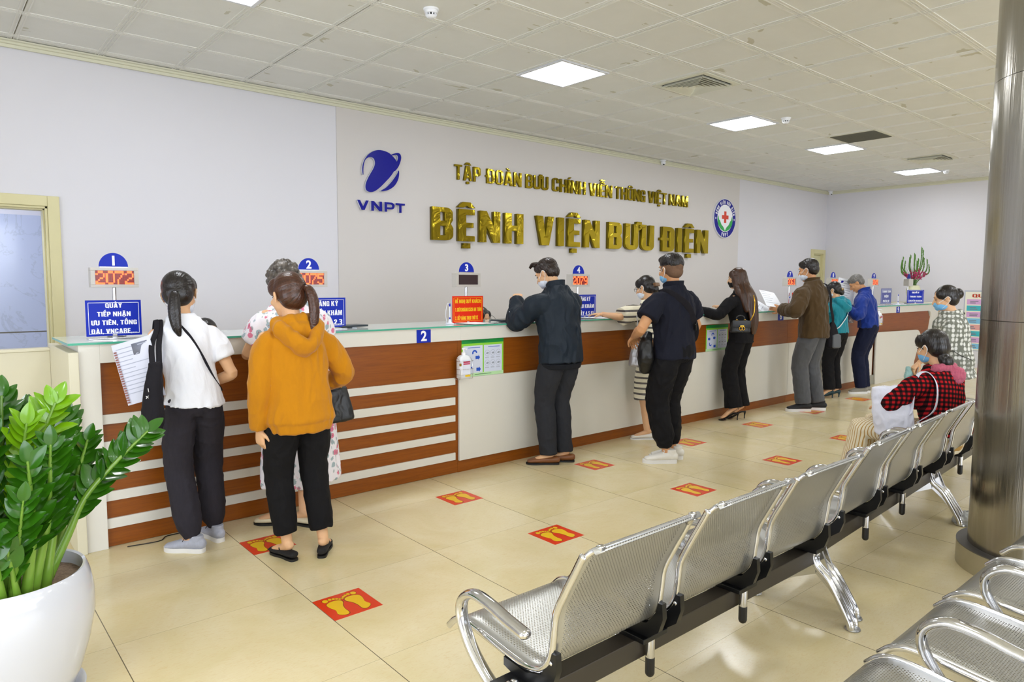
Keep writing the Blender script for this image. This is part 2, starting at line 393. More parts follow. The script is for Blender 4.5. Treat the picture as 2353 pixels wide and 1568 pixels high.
def floor_mat():
    t = NT('cream floor tiles'); p = t.sep(t.coord())
    def dist(c, o):
        f = t.math('FRACT', t.math('ADD', t.math('DIVIDE', t.math('SUBTRACT', c, o), TS), 50.5))
        return t.math('MULTIPLY', t.math('ABSOLUTE', t.math('SUBTRACT', f, 0.5)), TS)
    gx = t.math('LESS_THAN', dist(p[0], TX), 0.0019); gy = t.math('LESS_THAN', dist(p[1], TY), 0.0010)
    ix = t.math('FLOOR', t.math('DIVIDE', t.math('SUBTRACT', p[0], TX), TS)); iy = t.math('FLOOR', t.math('DIVIDE', t.math('SUBTRACT', p[1], TY), TS))
    wn = t.n('ShaderNodeTexWhiteNoise', noise_dimensions='2D'); t.put(wn.inputs['Vector'], t.comb(ix, iy))
    off = t.n('ShaderNodeVectorMath', operation='MULTIPLY_ADD'); t.put(off.inputs[0], wn.outputs[1]); off.inputs[1].default_value = (9, 9, 9); t.put(off.inputs[2], t.coord())
    v = off.outputs[0]
    n1 = t.noise(v, 2.2, 5, 0.6, 0.8); n2 = t.noise(t.mapping(v, (6, 16, 6), rot=(0, 0, .6)), 4.5, 6, 0.7, 1.5)
    c = t.ramp(n1, [(0.30, hexc('d6c799')), (0.55, hexc('dfd1aa')), (0.8, hexc('e5dab9'))])
    c = t.mix(t.math('MULTIPLY', t.ramp(n2, [(0.50, (0, 0, 0)), (0.72, (1, 1, 1))]), 0.4), c, hexc('cfae78'))
    c = t.mix(t.math('MULTIPLY', t.sep(wn.outputs[1])[0], 0.14), c, hexc('c9b78c'))
    c = t.mix(t.math('MULTIPLY', gx, 0.85), c, hexc('4a3f2c')); c = t.mix(t.math('MULTIPLY', gy, 0.55), c, hexc('6e6048'))
    t.set(col=c, rough=t.math('ADD', 0.13, t.math('MULTIPLY', n2, 0.12)), spec=0.42)
    t.bump(t.math('ADD', t.math('MULTIPLY', n1, 0.35), t.math('MULTIPLY', t.math('MAXIMUM', gx, gy), -0.6)), 0.10, 0.004)
    return t.m
def ceil_mat():
    t = NT('ceiling panels'); p = t.sep(t.coord())
    def dist(c, o):
        f = t.math('FRACT', t.math('ADD', t.math('DIVIDE', t.math('SUBTRACT', c, o), GS), 50.5))
        return t.math('MULTIPLY', t.math('ABSOLUTE', t.math('SUBTRACT', f, 0.5)), GS)
    dx, dy = dist(p[0], GX), dist(p[1], GY); d = t.math('MINIMUM', dx, dy)
    co = t.coord()
    st = t.noise(t.mapping(co, (1, 2.2, 1)), 2.6, 3, 0.5, 0.6)
    near = t.math('LESS_THAN', d, 0.11)
    patch = t.math('MULTIPLY', t.math('MULTIPLY', t.ramp(st, [(0.665, (0, 0, 0)), (0.672, (1, 1, 1))]), near), t.math('GREATER_THAN', d, 0.03))
    dust = t.noise(co, 5, 5, 0.7)
    c = t.mix(dust, hexc('dcdcd6'), hexc('e4e4e0'))
    c = t.mix(t.math('MULTIPLY', patch, 0.8), c, hexc('bdb9a4'))
    c = t.mix(t.math('LESS_THAN', d, 0.034), c, hexc('e6e5e0'))
    t.set(col=c, rough=0.6, spec=0.3)
    t.bump(t.noise(co, 120, 2), 0.05, 0.002)
    return t.m
def wall_mat(name, top, low):
    t = NT(name); co = t.coord()
    f = t.noise(co, 0.8, 3, 0.5)
    t.set(col=t.mix(f, top, low), rough=0.75, spec=0.2)
    t.bump(t.noise(co, 160, 3, 0.7), 0.08, 0.002)
    return t.m
M_wall = wall_mat('white wall paint', hexc('dcdbe2'), hexc('e0dee3'))
M_grey = wall_mat('grey wall paint', hexc('d3cecb'), hexc('d7d2cf'))
M_white = simple('white laminate', 'dfdcd3', 0.35, nz=0.03, nsc=3)
M_edge = simple('cream lacquer edge', 'd8d2ba', 0.4, nz=0.05, nsc=6)
M_trim = simple('cream painted trim', 'd6d5be', 0.5)
M_chrome = simple('chrome', 'd9d9dc', 0.10, 1.0)
M_steel = simple('brushed aluminium', 'b9babc', 0.28, 1.0)
M_black = simple('black plastic', '0d0d0f', 0.35)
M_iron = simple('black enamelled steel', '2b2723', 0.28, 0.0, nz=0.2, nsc=8)
M_glass = NT('white backed glass').set(col=hexc('d3dedb'), rough=0.06, spec=0.5).m; M_gedge = NT('green glass edge').set(col=hexc('4fae92'), rough=0.1, spec=0.5).m
M_blue = simple('blue sign film', '0828ac', 0.45, spec=.25)
M_dblue = simple('navy blue acrylic', '080c8c', 0.3, spec=.25)
M_red = simple('red sign film', 'e02a0a', 0.45, spec=.25)
M_yel = simple('yellow lettering', 'f2c713', 0.4)
M_paper = simple('white paper', 'eef0f6', 0.7)
M_lett = simple('white lettering', 'f4f5fa', 0.5)
M_ink = simple('grey print', '7c8090', 0.7)
def wood_mat():
    t = NT('brown wood laminate'); co = t.coord()
    g = t.noise(t.mapping(co, (1.2, 1, 22)), 3.0, 6, 0.65, 0.6); h = t.noise(t.mapping(co, (6, 1, 140)), 4, 4, 0.7)
    c = t.ramp(g, [(0.25, hexc('7a3e04')), (0.5, hexc('914c05')), (0.8, hexc('9e5809'))])
    t.set(col=t.mix(t.math('MULTIPLY', h, 0.3), c, hexc('6c3604')), rough=0.38, spec=0.4)
    return t.m
M_wood = wood_mat()

bm = B(); box(bm, XL, XR, YF, YB + .1, -0.1, 0); struct('floor', bm, floor_mat())
# ceiling: panels in the profile grid, openings left where a lamp or a vent sits
M_ceil = ceil_mat(); M_rib = simple('ceiling profile', 'e4e3dd', 0.5); M_gap = simple('ceiling joint shadow gap', '7c7763', 0.8)
bm = B(); box(bm, XL, XR, YF, YB + .1, ZC + .001, ZC + 0.1)
i0 = int((XL - GX) / GS) - 1; i1 = int((XR - GX) / GS) + 1; j0 = int((YF - GY) / GS) - 1; j1 = int((YB - GY) / GS) + 1
for i in range(i0, i1 + 1):
    x = GX + i * GS
    if XL < x < XR:
        for o, w_ in ((-.030, .004), (.030, .004), (-.008, .003), (.008, .003)): box(bm, x + o - w_, x + o + w_, YF, YB, ZC - .004, ZC + .001, mi=1)
        if i % 3 == 1: box(bm, x - .002, x + .002, YF, YB, ZC - .0015, ZC + .001, mi=2)
for j in range(j0, j1 + 1):
    y = GY + j * GS
    if YF < y < YB:
        for o, w_ in ((-.030, .004), (.030, .004), (-.008, .003), (.008, .003)): box(bm, XL, XR, y + o - w_, y + o + w_, ZC - .0045, ZC + .001, mi=1)
struct('ceiling', bm, [M_ceil, M_rib, M_gap])

D1 = (-0.35, 0.853, 2.127)      # door opening in the back wall
PX0, PX1 = 3.456, 11.2           # grey painted field
bm = B()
box(bm, XL, D1[0], YB, YB + .14, 0, ZC); box(bm, D1[0], D1[1], YB, YB + .14, D1[2], ZC); box(bm, D1[1], PX0, YB, YB + .14, 0, ZC)
box(bm, PX0, PX1, YB - .012, YB + .14, 0, ZC, mi=1)
box(bm, PX1, 14.0, YB, YB + .14, 0, ZC); box(bm, 14.0, 14.42, YB, YB + .14, 2.125, ZC); box(bm, 14.42, XR + .1, YB, YB + .14, 0, ZC)
struct('wall_back', bm, [M_wall, M_grey])
bm = B(); box(bm, XR, XR + .12, YF, YB + .1, 0, ZC); struct('wall_right', bm, M_wall)
bm = B(); box(bm, XL - .12, XL, YF, -1.6, 0, ZC); box(bm, XL - .12, XL, 3.6, YB + .1, 0, ZC); box(bm, XL - .12, XL, -1.6, 3.6, 0, .4); box(bm, XL - .12, XL, -1.6, 3.6, 3.0, ZC)
struct('wall_left', bm, M_wall)
bm = B(); box(bm, XL, -1.6, YF - .12, YF, 0, ZC); box(bm, 7.6, XR, YF - .12, YF, 0, ZC); box(bm, -1.6, 7.6, YF - .12, YF, 0, .5); box(bm, -1.6, 7.6, YF - .12, YF, 3.2, ZC)
struct('wall_front', bm, M_wall)
def cornice(name, pts):
    bm = B()
    prof = [(0, 0), (.055, 0), (.055, -.012), (.035, -.016), (.03, -.03), (.014, -.034), (.010, -.055), (0, -.058)]
    (x0, y0), (x1, y1), (nx, ny) = pts
    a = [bm.verts.new((x0 + nx * p, y0 + ny * p, ZC - .004 + q)) for p, q in prof]; b = [bm.verts.new((x1 + nx * p, y1 + ny * p, ZC - .004 + q)) for p, q in prof]
    n = len(prof)
    for k in range(n): bm.faces.new((a[k], b[k], b[(k + 1) % n], a[(k + 1) % n]))
    bm.faces.new(a); bm.faces.new(list(reversed(b)))
    bmesh.ops.recalc_face_normals(bm, faces=bm.faces)
    struct(name, bm, M_trim)
cornice('trim_1', ((XL, YB - .012), (XR, YB - .012), (0, -1)))
cornice('trim_2', ((XR, YF), (XR, YB), (-1, 0)))
# doors
M_door = simple('cream door lacquer', 'd5cd9e', 0.45, nz=0.06, nsc=5); M_door2 = simple('cream door leaf', 'd0cba2', 0.5, nz=0.04)
def casing(name, x0, x1, zt, w_=.085):
    bm = B()
    for a, b in ((x0 - w_, x0), (x1, x1 + w_)):
        box(bm, a, b, YB - .03, YB + .0, 0, zt + w_, .006)
    box(bm, x0, x1, YB - .03, YB, zt, zt + w_, .006)
    for k, s in ((0, .018), (1, .030)):
        box(bm, x0 + .0, x0 + s, YB - .012 + k * .04, YB + .14, 0, zt, 0.002); box(bm, x1 - s, x1, YB - .012 + k * .04, YB + .14, 0, zt, 0.002); box(bm, x0, x1, YB - .012 + k * .04, YB + .14, zt - s, zt, 0.002)
    return struct(name, bm, M_door)
casing('door_1', D1[0], D1[1], D1[2])
casing('door_2', 14.0, 14.42, 2.125)
bm = B(); box(bm, 14.03, 14.39, YB + .03, YB + .07, 0, 2.095, .003); leaf = struct('door_3', bm, M_door2)
bm = B(); tube(bm, [(14.10, YB + .03, 1.02), (14.10, YB - .03, 1.02), (14.2, YB - .03, 1.02)], .009, 8, 1); h = obj('door_handle', bm, M_steel, leaf)
# the room seen through the open door: marble-clad wall, lit by its own lamp
def marble():
    t = NT('pale blue grey marble tile'); co = t.coord()
    n = t.noise(t.mapping(co, (1, 1, 1), rot=(0, .6, 0)), 1.1, 7, 0.6, 2.2)
    v = t.ramp(n, [(0.485, (0, 0, 0)), (0.5, (1, 1, 1)), (0.515, (0, 0, 0))])
    p = t.sep(co); gz = t.math('LESS_THAN', t.math('ABSOLUTE', t.math('SUBTRACT', p[2], 1.03)), 0.006)
    c = t.mix(t.math('MULTIPLY', v, 0.35), hexc('c3cbe0'), hexc('9aa3ae')); c = t.mix(gz, c, hexc('6f6a5c'))
    t.set(col=c, rough=0.15, spec=0.5); return t.m
bm = B(); box(bm, -2.2, 0.93, 8.0, 8.1, 0, 2.13); box(bm, -2.2, 1.5, 8.0, 8.1, 2.13, 2.9, mi=1); box(bm, 0.93, 1.5, 8.02, 8.1, 0, 2.13, mi=1)
box(bm, 1.5, 1.6, YB + .14, 8.1, 0, 2.9, mi=1); box(bm, -2.3, -2.2, YB + .14, 8.1, 0, 2.9, mi=1); box(bm, -2.3, 1.6, YB + .14, 8.1, 2.9, 3.0, mi=1); box(bm, -2.3, 1.6, YB + .1, 8.1, -.1, 0, mi=1)
struct('wall_corridor', bm, [marble(), M_wall])
t = thing('ceiling_light', 'lamp in the corridor beyond the open door, outside the photo', 'ceiling light', (-.6, 7.5, 2.895))
bm = B(); box(bm, -.6, .6, -.15, .15, -.03, 0); obj('diffuser', bm, NT('corridor lamp').set(col=(1, 1, 1), emi=(.85, .92, 1, 1), es=16).m, t, False)

# ---------------------------------------------------------------- ceiling fittings
M_panel = NT('lit lamp diffuser').set(col=(1, 1, 1), emi=(0.93, 0.96, 1.0, 1), es=LAMP).m
M_alu = simple('white lamp frame', 'd8dae0', 0.4)
def ceiling_light(i, j, label):
    x, y = GX + i * GS, GY + j * GS
    t = thing('ceiling_light', label, 'ceiling light', (x + .3, y + .3, ZC), group='square ceiling lamps')
    bm = B(); a, b_ = .300, .272
    for q in ((-a, a, -a, -b_), (-a, a, b_, a), (-a, -b_, -b_, b_), (b_, a, -b_, b_)): box(bm, *q, -.016, 0, .002)
    obj('frame', bm, M_alu, t, False)
    bm = B(); box(bm, -b_, b_, -b_, b_, -.010, -.002); obj('diffuser', bm, M_panel, t, False)
for i, n in ((1, 'bright square ceiling lamp above the gold lettering, largest fully in view'), (6, 'bright square ceiling lamp between the slatted square vent and the smoke detector'), (10, 'bright square ceiling lamp beside the long grey louvred vent'), (15, 'farthest bright square ceiling lamp near the end wall'), (-4, 'square ceiling lamp cut by the top left edge of the photo')):
    ceiling_light(i, 1, n)
for i in (-9, -4, 1, 6, 11, 16):
    for j in (-5, -11): ceiling_light(i, j, 'square ceiling lamp over the waiting benches, outside the photo')
M_vent = simple('cream vent metal', 'd9d8c8', 0.5); M_dark = simple('dark duct', '1c1915', 0.9)
def square_vent(i, j, label):
    t = thing('ceiling_vent', label, 'vent', (GX + i * GS + .3, GY + j * GS + .3, ZC), group='square ceiling vents')
    bm = B(); 
    for s in (.295,):
        for q in ((-s, s, -s, -.24), (-s, s, .24, s), (-s, -.24, -.24, .24), (.24, s, -.24, .24)): box(bm, *q, -.012, 0, .003)
    obj('frame', bm, M_vent, t, False)
    bm = B(); box(bm, -.24, .24, -.24, .24, -.003, 0); obj('backing', bm, M_dark, t, False)
    for k in range(6):
        bm = B(); s = .235 - k * .036; d = .024
        o = [(-s, -s), (s, -s), (s, s), (-s, s)]; n_ = [(-s + d, -s + d), (s - d, -s + d), (s - d, s - d), (-s + d, s - d)]
        zo, zi = -.034, -.004
        for q in range(4):
            p0, p1, p2, p3 = o[q], o[(q + 1) % 4], n_[(q + 1) % 4], n_[q]
            v = [bm.verts.new((*p0, zo)), bm.verts.new((*p1, zo)), bm.verts.new((*p2, zi)), bm.verts.new((*p3, zi))]
            u = [bm.verts.new((*p0, zo + .003)), bm.verts.new((*p1, zo + .003)), bm.verts.new((*p2, zi + .003)), bm.verts.new((*p3, zi + .003))]
            bm.faces.new(v); bm.faces.new(list(reversed(u)))
            for a_ in range(4): bm.faces.new((v[a_], u[a_], u[(a_ + 1) % 4], v[(a_ + 1) % 4]))
        bmesh.ops.recalc_face_normals(bm, faces=bm.faces)
        obj('vane', bm, M_vent, t, False)
square_vent(3, 0, 'square four-way ceiling vent with nested vanes, nearest one')
square_vent(13, 0, 'far square four-way ceiling vent, next to the farthest lamp')
t = thing('ceiling_vent', 'long grey louvred return-air vent in the ceiling between the two four-way vents', 'vent', (GX + 9 * GS + .3, GY + .3, ZC))
bm = B()
for q in ((-.3, .3, -.3, -.275), (-.3, .3, .275, .3), (-.3, -.275, -.275, .275), (.275, .3, -.275, .275)): box(bm, *q, -.012, 0, .002)
obj('frame', bm, M_vent, t, False)
bm = B(); box(bm, -.275, .275, -.275, .275, -.003, 0); obj('backing', bm, M_dark, t, False)
for k in range(18):
    bm = B(); x = -.262 + k * .0308; box(bm, -.001, .001, -.275, .275, -.009, .009, M=Matrix.Translation((x, 0, -.012)) @ Matrix.Rotation(R(35), 4, 'Y')); obj('slat', bm, simple('grey vent slat', '8e8b7c', 0.5) if k == 0 else bpy.data.materials['grey vent slat'], t, False)
def detector(x, y, label):
    t = thing('smoke_detector', label, 'smoke detector', (x, y, ZC), group='smoke detectors')
    bm = B(); lathe(bm, [(.002, -.012), (.05, -.012), (.055, -.006), (.055, 0)][::1], seg=28); obj('base', bm, M_paper, t, angle=40)
    bm = B(); lathe(bm, [(.004, -.062), (.022, -.062), (.032, -.055), (.036, -.046)], seg=28); lathe(bm, [(.030, -.046), (.030, -.03)], seg=28, mi=1); lathe(bm, [(.044, -.032), (.046, -.026), (.046, -.012)], seg=28)
    for k in range(10):
        a = 2 * PI * k / 10; box(bm, .028, .040, -.004, .004, -.048, -.030, M=Matrix.Rotation(a, 4, 'Z'))
    obj('sensor_head', bm, [M_paper, M_dark], t, angle=40)
detector(2.83, 4.2, 'round white smoke detector at the top edge of the photo, left of the largest lamp')
detector(7.72, 4.2, 'round white smoke detector right of the second fully visible lamp')
detector(13.2, 4.3, 'tiny round smoke detector near the end wall, right of the farthest lamp')
def dome(x, y, z, label):
    t = thing('security_camera', label, 'security camera', (x, y, z), group='dome cameras on the cornice')
    bm = B(); lathe(bm, [(.03, -.02), (.045, -.012), (.048, 0)], seg=24); obj('mount', bm, M_paper, t, angle=40)
    bm = B(); ell(bm, (0, -.004, -.045), (.036, .036, .036)); o = obj('eyeball', bm, M_paper, t)
    bm = B(); lathe(bm, [(.001, 0), (.016, 0), (.018, -.012)], seg=20); bm.transform(Matrix.Translation((-.014, -.03, -.060)) @ Matrix.Rotation(R(68), 4, 'X') @ Matrix.Rotation(R(-20), 4, 'Y')); obj('lens', bm, M_black, o)
dome(8.9, 6.84, ZC - .006, 'white dome camera on the cornice above the gold lettering')
dome(14.40, 6.80, ZC - .006, 'white dome camera in the far corner above the cream door')

# ---------------------------------------------------------------- gold lettering, logo and seal on the wall
def gold_mat():
    t = NT('gold mirror metal'); co = t.coord()
    n = t.noise(co, 7, 2, 0.4, 0.9)
    t.set(col=hexc('b09b2c'), rough=0.10, metal=1.0); t.bump(n, 0.30, 0.02); return t.m
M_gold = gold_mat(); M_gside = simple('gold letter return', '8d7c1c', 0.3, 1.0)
def letters(word, x0, x1, z0, h, d, line, ordinal, gap,  name='gold_letter', mats=None, grp=None, desc='gold letter'):
    ws = []; x = 0
    for ch in word:
        W, g = glyph(ch, 1.0); ws.append((ch, x, g)); x += W + gap
    k = (x1 - x0) / (x - gap)
    seen = {}
    for ch, xo, g in ws:
        seen[ch] = seen.get(ch, 0) + 1
        extra = '' if word.count(ch) == 1 else (', its first ' if seen[ch] == 1 else ', its second ') + ch
        g.transform(Matrix.Diagonal((k, h, d, 1)))
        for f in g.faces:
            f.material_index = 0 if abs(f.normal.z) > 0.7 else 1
        g.transform(Matrix(((1, 0, 0, 0), (0, 0, -1, 0), (0, 1, 0, 0), (0, 0, 0, 1))))
        o = obj(name, g, mats or [M_gold, M_gside], None, False, loc=(x0 + xo * k, YB - .0135 - d / 2, z0))
        tag(o, '%s %s of the word %s in the %s%s' % (desc, ch, word, line, extra), 'letter', grp)
W1 = ['TẬP', 'ĐOÀN', 'BƯU', 'CHÍNH', 'VIỄN', 'THÔNG', 'VIỆT', 'NAM']
for wd, (a, b_) in zip(W1, [(4.95, 5.36), (5.44, 6.03), (6.09, 6.51), (6.57, 7.23), (7.29, 7.79), (7.84, 8.55), (8.61, 9.08), (9.13, 9.64)]):
    SW, SH = .145, .125; letters(wd, a + .02, b_, 2.745, .178, .03, 'small upper line', 0, .11, grp='gold letters of the upper line')
SW, SH = .19, .17
for wd, (a, b_) in zip(['BỆNH', 'VIỆN', 'BƯU', 'ĐIỆN'], [(4.59, 6.04), (6.24, 7.5), (7.66, 8.74), (8.92, 10.19)]):
    letters(wd, a + .035, b_, 2.012, .385, .06, 'large lower line', 0, .15, grp='gold letters of the lower line')
M_acr = simple('white acrylic letter side', 'dcdde6', 0.3)
# telecom globe logo: three cut-out pieces of blue acrylic on white backing
LG = [[(3.741, 2.672), (3.733, 2.733), (3.743, 2.79), (3.77, 2.849), (3.813, 2.9), (3.871, 2.939), (3.933, 2.958), (3.998, 2.957), (4.057, 2.943), (4.098, 2.918), (4.138, 2.885), (4.163, 2.853), (4.183, 2.83), (4.144, 2.777), (4.084, 2.694), (4.016, 2.623), (3.942, 2.553), (3.876, 2.507), (3.822, 2.495), (3.783, 2.508), (3.77, 2.538), (3.775, 2.582), (3.8, 2.64), (3.836, 2.7), (3.873, 2.76), (3.889, 2.806), (3.885, 2.843), (3.867, 2.866), (3.831, 2.871), (3.796, 2.858), (3.767, 2.83), (3.75, 2.784), (3.743, 2.734)],
 [(4.082, 2.919), (4.131, 2.944), (4.176, 2.956), (4.207, 2.944), (4.218, 2.907), (4.205, 2.854), (4.175, 2.795), (4.129, 2.749), (4.137, 2.814), (4.163, 2.853), (4.18, 2.896), (4.176, 2.924), (4.154, 2.934), (4.116, 2.923)],
 [(4.186, 2.762), (4.189, 2.717), (4.173, 2.657), (4.135, 2.596), (4.082, 2.553), (4.022, 2.526), (3.956, 2.516), (4.023, 2.56), (4.083, 2.617), (4.136, 2.68), (4.174, 2.735)]]
def smooth_loop(lp, n=4):
    P = [np.array(p) for p in lp]; N = len(P); out = []
    for i in range(N):
        a, b, c, d = P[i - 1], P[i], P[(i + 1) % N], P[(i + 2) % N]
        for k in range(n):
            u = k / n; out.append(tuple(0.5 * (2 * b + (c - a) * u + (2 * a - 5 * b + 4 * c - d) * u * u + (3 * b - a - 3 * c + d) * u ** 3)))
    return out
t = thing('wall_logo', 'blue swirling globe emblem mounted on the grey wall left of the gold lettering', 'logo', (3.97, YB - .013, 2.73))
for nm, lps in (('globe', [0, 1]), ('crescent', [2])):
    for part, dd, mm in ((nm, .012, M_dblue), ('backing', .03, M_acr)):
        bm = B()
        for q in lps: merge(bm, fill_poly([smooth_loop(LG[q])], dd * (1 if q != 1 else .97)))
        bm.transform(Matrix.Translation((-3.97, 0, 0)) @ Matrix.Translation((0, -.037 if part != 'backing' else -.0155, 0)) @ Matrix(((1, 0, 0, 0), (0, 0, -1, 0), (0, 1, 0, -2.73), (0, 0, 0, 1))))
        if part == 'backing': obj('backing', bm, mm, front, False)
        else: front = obj(part, bm, mm, t, False)
# wide blue capitals under the emblem
def wide(ch, x0, w_, z0=2.295, h=.105):
    L = {'V': [[(0, 1), (.22, 1), (.5, .32), (.78, 1), (1, 1), (.62, 0), (.38, 0)]], 'N': [[(0, 0), (.22, 0), (.22, .66), (.76, 0), (1, 0), (1, 1), (.78, 1), (.78, .36), (.24, 1), (0, 1)]],
         'P': [[(0, 0), (.22, 0), (.22, .28)] + arc(.68, .64, .32, -90, 90, 8, .36) + [(0, 1)], [(.22, .48)] + arc(.64, .64, .14, -90, 90, 6, .16) + [(.22, .80)]], 'T': [[(.39, 0), (.61, 0), (.61, .8), (1, .8), (1, 1), (0, 1), (0, .8), (.39, .8)]]}[ch]
    bm = B()
    merge(bm, fill_poly(L, .012), Matrix.Translation((0, 0, .034)), 0); merge(bm, fill_poly(L, .028), Matrix.Translation((0, 0, .014)), 1)
    bm.transform(Matrix(((1, 0, 0, 0), (0, 0, -1, 0), (0, 1, 0, 0), (0, 0, 0, 1))) @ Matrix.Diagonal((w_, h, 1, 1)))
    o = obj('blue_letter', bm, [M_dblue, M_acr], None, False, loc=(x0, YB - .0125, z0))
    tag(o, 'blue acrylic capital %s in the short word under the globe emblem' % ch, 'letter', 'blue letters under the emblem')
for ch, x0, w_ in (('V', 3.669, .135), ('N', 3.839, .13), ('P', 4.004, .125), ('T', 4.147, .117)): wide(ch, x0, w_)
# hospital seal
SC, SR = (10.715, 2.632), .335
t = thing('round_wall_seal', 'round blue and white hospital seal with red cross right of the gold lettering', 'sign', (SC[0], YB - .013, SC[1]))
def disc(r, d, seg=64): b_ = B(); prism(b_, [(r * math.cos(2 * PI * k / seg), r * math.sin(2 * PI * k / seg)) for k in range(seg)], 0, d); return b_
def onwall(bm, d): bm.transform(Matrix(((1, 0, 0, 0), (0, 0, -1, -d), (0, 1, 0, 0), (0, 0, 0, 1)))); return bm
obj('backing', onwall(disc(SR, .03), 0), M_acr, t, False)
obj('blue_ring', onwall(disc(SR * .975, .002), .03), M_dblue, t, False)
obj('white_field', onwall(disc(SR * .70, .002), .032), M_lett, t, False)
bm = B(); s_ = .033
prism(bm, [(-s_, -3 * s_), (s_, -3 * s_), (s_, -s_), (3 * s_, -s_), (3 * s_, s_), (s_, s_), (s_, 3 * s_), (-s_, 3 * s_), (-s_, s_), (-3 * s_, s_), (-3 * s_, -s_), (-s_, -s_)], 0, .002); bm.transform(Matrix.Translation((0, .02, 0)))
obj('red_cross', onwall(bm, .034), simple('red cross film', 'd8350c', .4), t, False)
for sg in (-1, 1):
    bm = B(); lp = smooth_loop([(0, -.222), (.05, -.15), (.11, -.11), (.16, -.04), (.185, -.03), (.21, .04), (.225, -.02), (.215, -.10), (.15, -.17), (.07, -.21)], 3)
    merge(bm, fill_poly([[(sg * x, y) for x, y in lp]], .002)); bm.transform(Matrix.Translation((0, 0, .001)))
    obj('green_hand', onwall(bm, .034), simple('green leaf film', '25a84b', .4), t, False)
def ring_text(s, rad, a0, a1, h, flip=False):
    bm = B(); n = len(s)
    for k, ch in enumerate(s):
        if ch == ' ': continue
        a = a0 + (a1 - a0) * (k + .5) / n
        W, g = glyph(ch, 1.0); g.transform(Matrix.Diagonal((h * .95, h, .002, 1)) @ Matrix.Translation((-W / 2, -.5, .5)))
        rot = (a + 90) if flip else (a - 90)
        merge(bm, g, Matrix.Translation((rad * math.cos(R(a)), rad * math.sin(R(a)), 0)) @ Matrix.Rotation(R(rot), 4, 'Z'))
    return bm
bm = ring_text('BỆNH VIỆN BƯU ĐIỆN', SR * .825, 168, 12, .055)
merge(bm, ring_text('VNPT', SR * .845, 247, 293, .062, True))
for sg in (-1, 1):
    st = [(sg * SR * .84 + (.024 if k % 2 == 0 else .010) * math.sin(2 * PI * k / 10), -.01 + (.024 if k % 2 == 0 else .010) * math.cos(2 * PI * k / 10)) for k in range(10)]
    prism(bm, st, 0, .002)
obj('lettering', onwall(bm, .0325), M_lett, t, False)

# ---------------------------------------------------------------- reception counter
YC = 4.43        # plane of the wood back panel; white panels stand 2 cm proud
def unit(label, x0, x1):
    return thing('reception_counter', label, 'counter', ((x0 + x1) / 2, YC + .25, 0), group='units of the reception counter')
def ubox(name, t, q, m, bev=.002, sub=None):
    bm = B(); box(bm, *q, bev); bm.transform(Matrix.Translation(-t.location)); return obj(name, bm, m, sub or t, False)
t = unit('striped left counter unit with white end post and five white bars over wood', .65, 3.226)
ubox('carcass', t, (.752, 3.212, YC + .021, YC + .5, .0, 1.06), M_white)
ubox('wood_panel', t, (.753, 3.213, YC, YC + .02, .002, 1.061), M_wood)
ubox('end_post', t, (.65, .752, YC - .03, YC + .55, 0, 1.168), M_white)
ubox('top_fascia', t, (.752, 3.226, YC - .03, YC + .5, 1.062, 1.168), M_white)
for z1_, z0_ in ((.767, .712), (.613, .552), (.470, .420), (.325, .270), (.168, .110)): ubox('white_bar', t, (.752, 3.184, YC - .015, YC, z0_, z1_ + (.0)), M_white)
t = unit('middle left counter unit with white lower panel and wood band beside the striped unit', 3.226, 8.37)
ubox('carcass', t, (3.228, 8.37, YC + .021, YC + .5, .0, 1.06), M_white)
ubox('wood_panel', t, (3.214, 8.37, YC, YC + .02, .0, 1.062), M_wood)
ubox('top_fascia', t, (3.226, 8.37, YC - .03, YC + .5, 1.062, 1.168), M_white)
for a, b_ in ((3.216, 5.78), (5.785, 8.37)): ubox('white_panel', t, (a, b_, YC - .022, YC, .098, .762), M_white, .004)
t = unit('right counter unit behind the man in the brown jacket', 8.37, 10.93)
ubox('carcass', t, (8.372, 10.93, YC + .02, YC + .5, .0, 1.06), M_white)
ubox('wood_panel', t, (8.372, 10.93, YC, YC + .02, .0, 1.062), M_wood)
ubox('top_fascia', t, (8.372, 10.93, YC - .03, YC + .5, 1.062, 1.168), M_white)
ubox('white_panel', t, (8.374, 10.90, YC - .022, YC, .098, .762), M_white, .004)
ubox('end_block', t, (10.80, 10.95, YC - .035, YC, 0, .14), simple('grey skirting', '9b9a8e', .5))
# curved end unit
t = unit('curved end unit of the counter with brown sweep and oval cut-out', 10.95, 13.5)
OX = t.location.x
def pan(name, loops, y0, y1, m):
    b_ = fill_poly([[(x - OX, z) for x, z in lp] for lp in loops], y1 - y0); b_.transform(Matrix(((1, 0, 0, 0), (0, 0, -1, (y0 + y1) / 2 - t.location.y), (0, 1, 0, 0), (0, 0, 0, 1)))); return obj(name, b_, m, t, False)
pan('carcass', [[(10.95, 0), (13.0, 0)] + [(13.1, .35), (13.3, .75), (13.45, 1.0), (13.48, 1.168), (10.95, 1.168)]], YC + .03, YC + .5, M_edge)
o1 = [(10.95, 1.168), (13.50, 1.168)] + arc(13.32, 1.0, .16, 80, -12, 6) + [(13.36, .75), (13.16, .42), (12.86, .0), (12.72, 0)]
i1 = [(12.98, .42), (13.12, .70), (13.20, .95)] + arc(13.08, .95, .12, 5, 90, 5, .11) + [(10.95, 1.062)]
pan('top_fascia', [o1 + i1], YC - .03, YC + .03, M_white)
pan('wood_panel', [[(10.95, 1.062)] + [(13.08, 1.06), (13.2, .95), (13.12, .70), (12.98, .42), (12.72, 0), (10.95, 0)]], YC - .002, YC + .03, M_wood)
fp = [(10.95, .0), (12.40, .0), (12.46, .25), (12.58, .45)] + arc(12.50, .58, .20, 20, 90, 6, .18) + [(10.95, .785)]
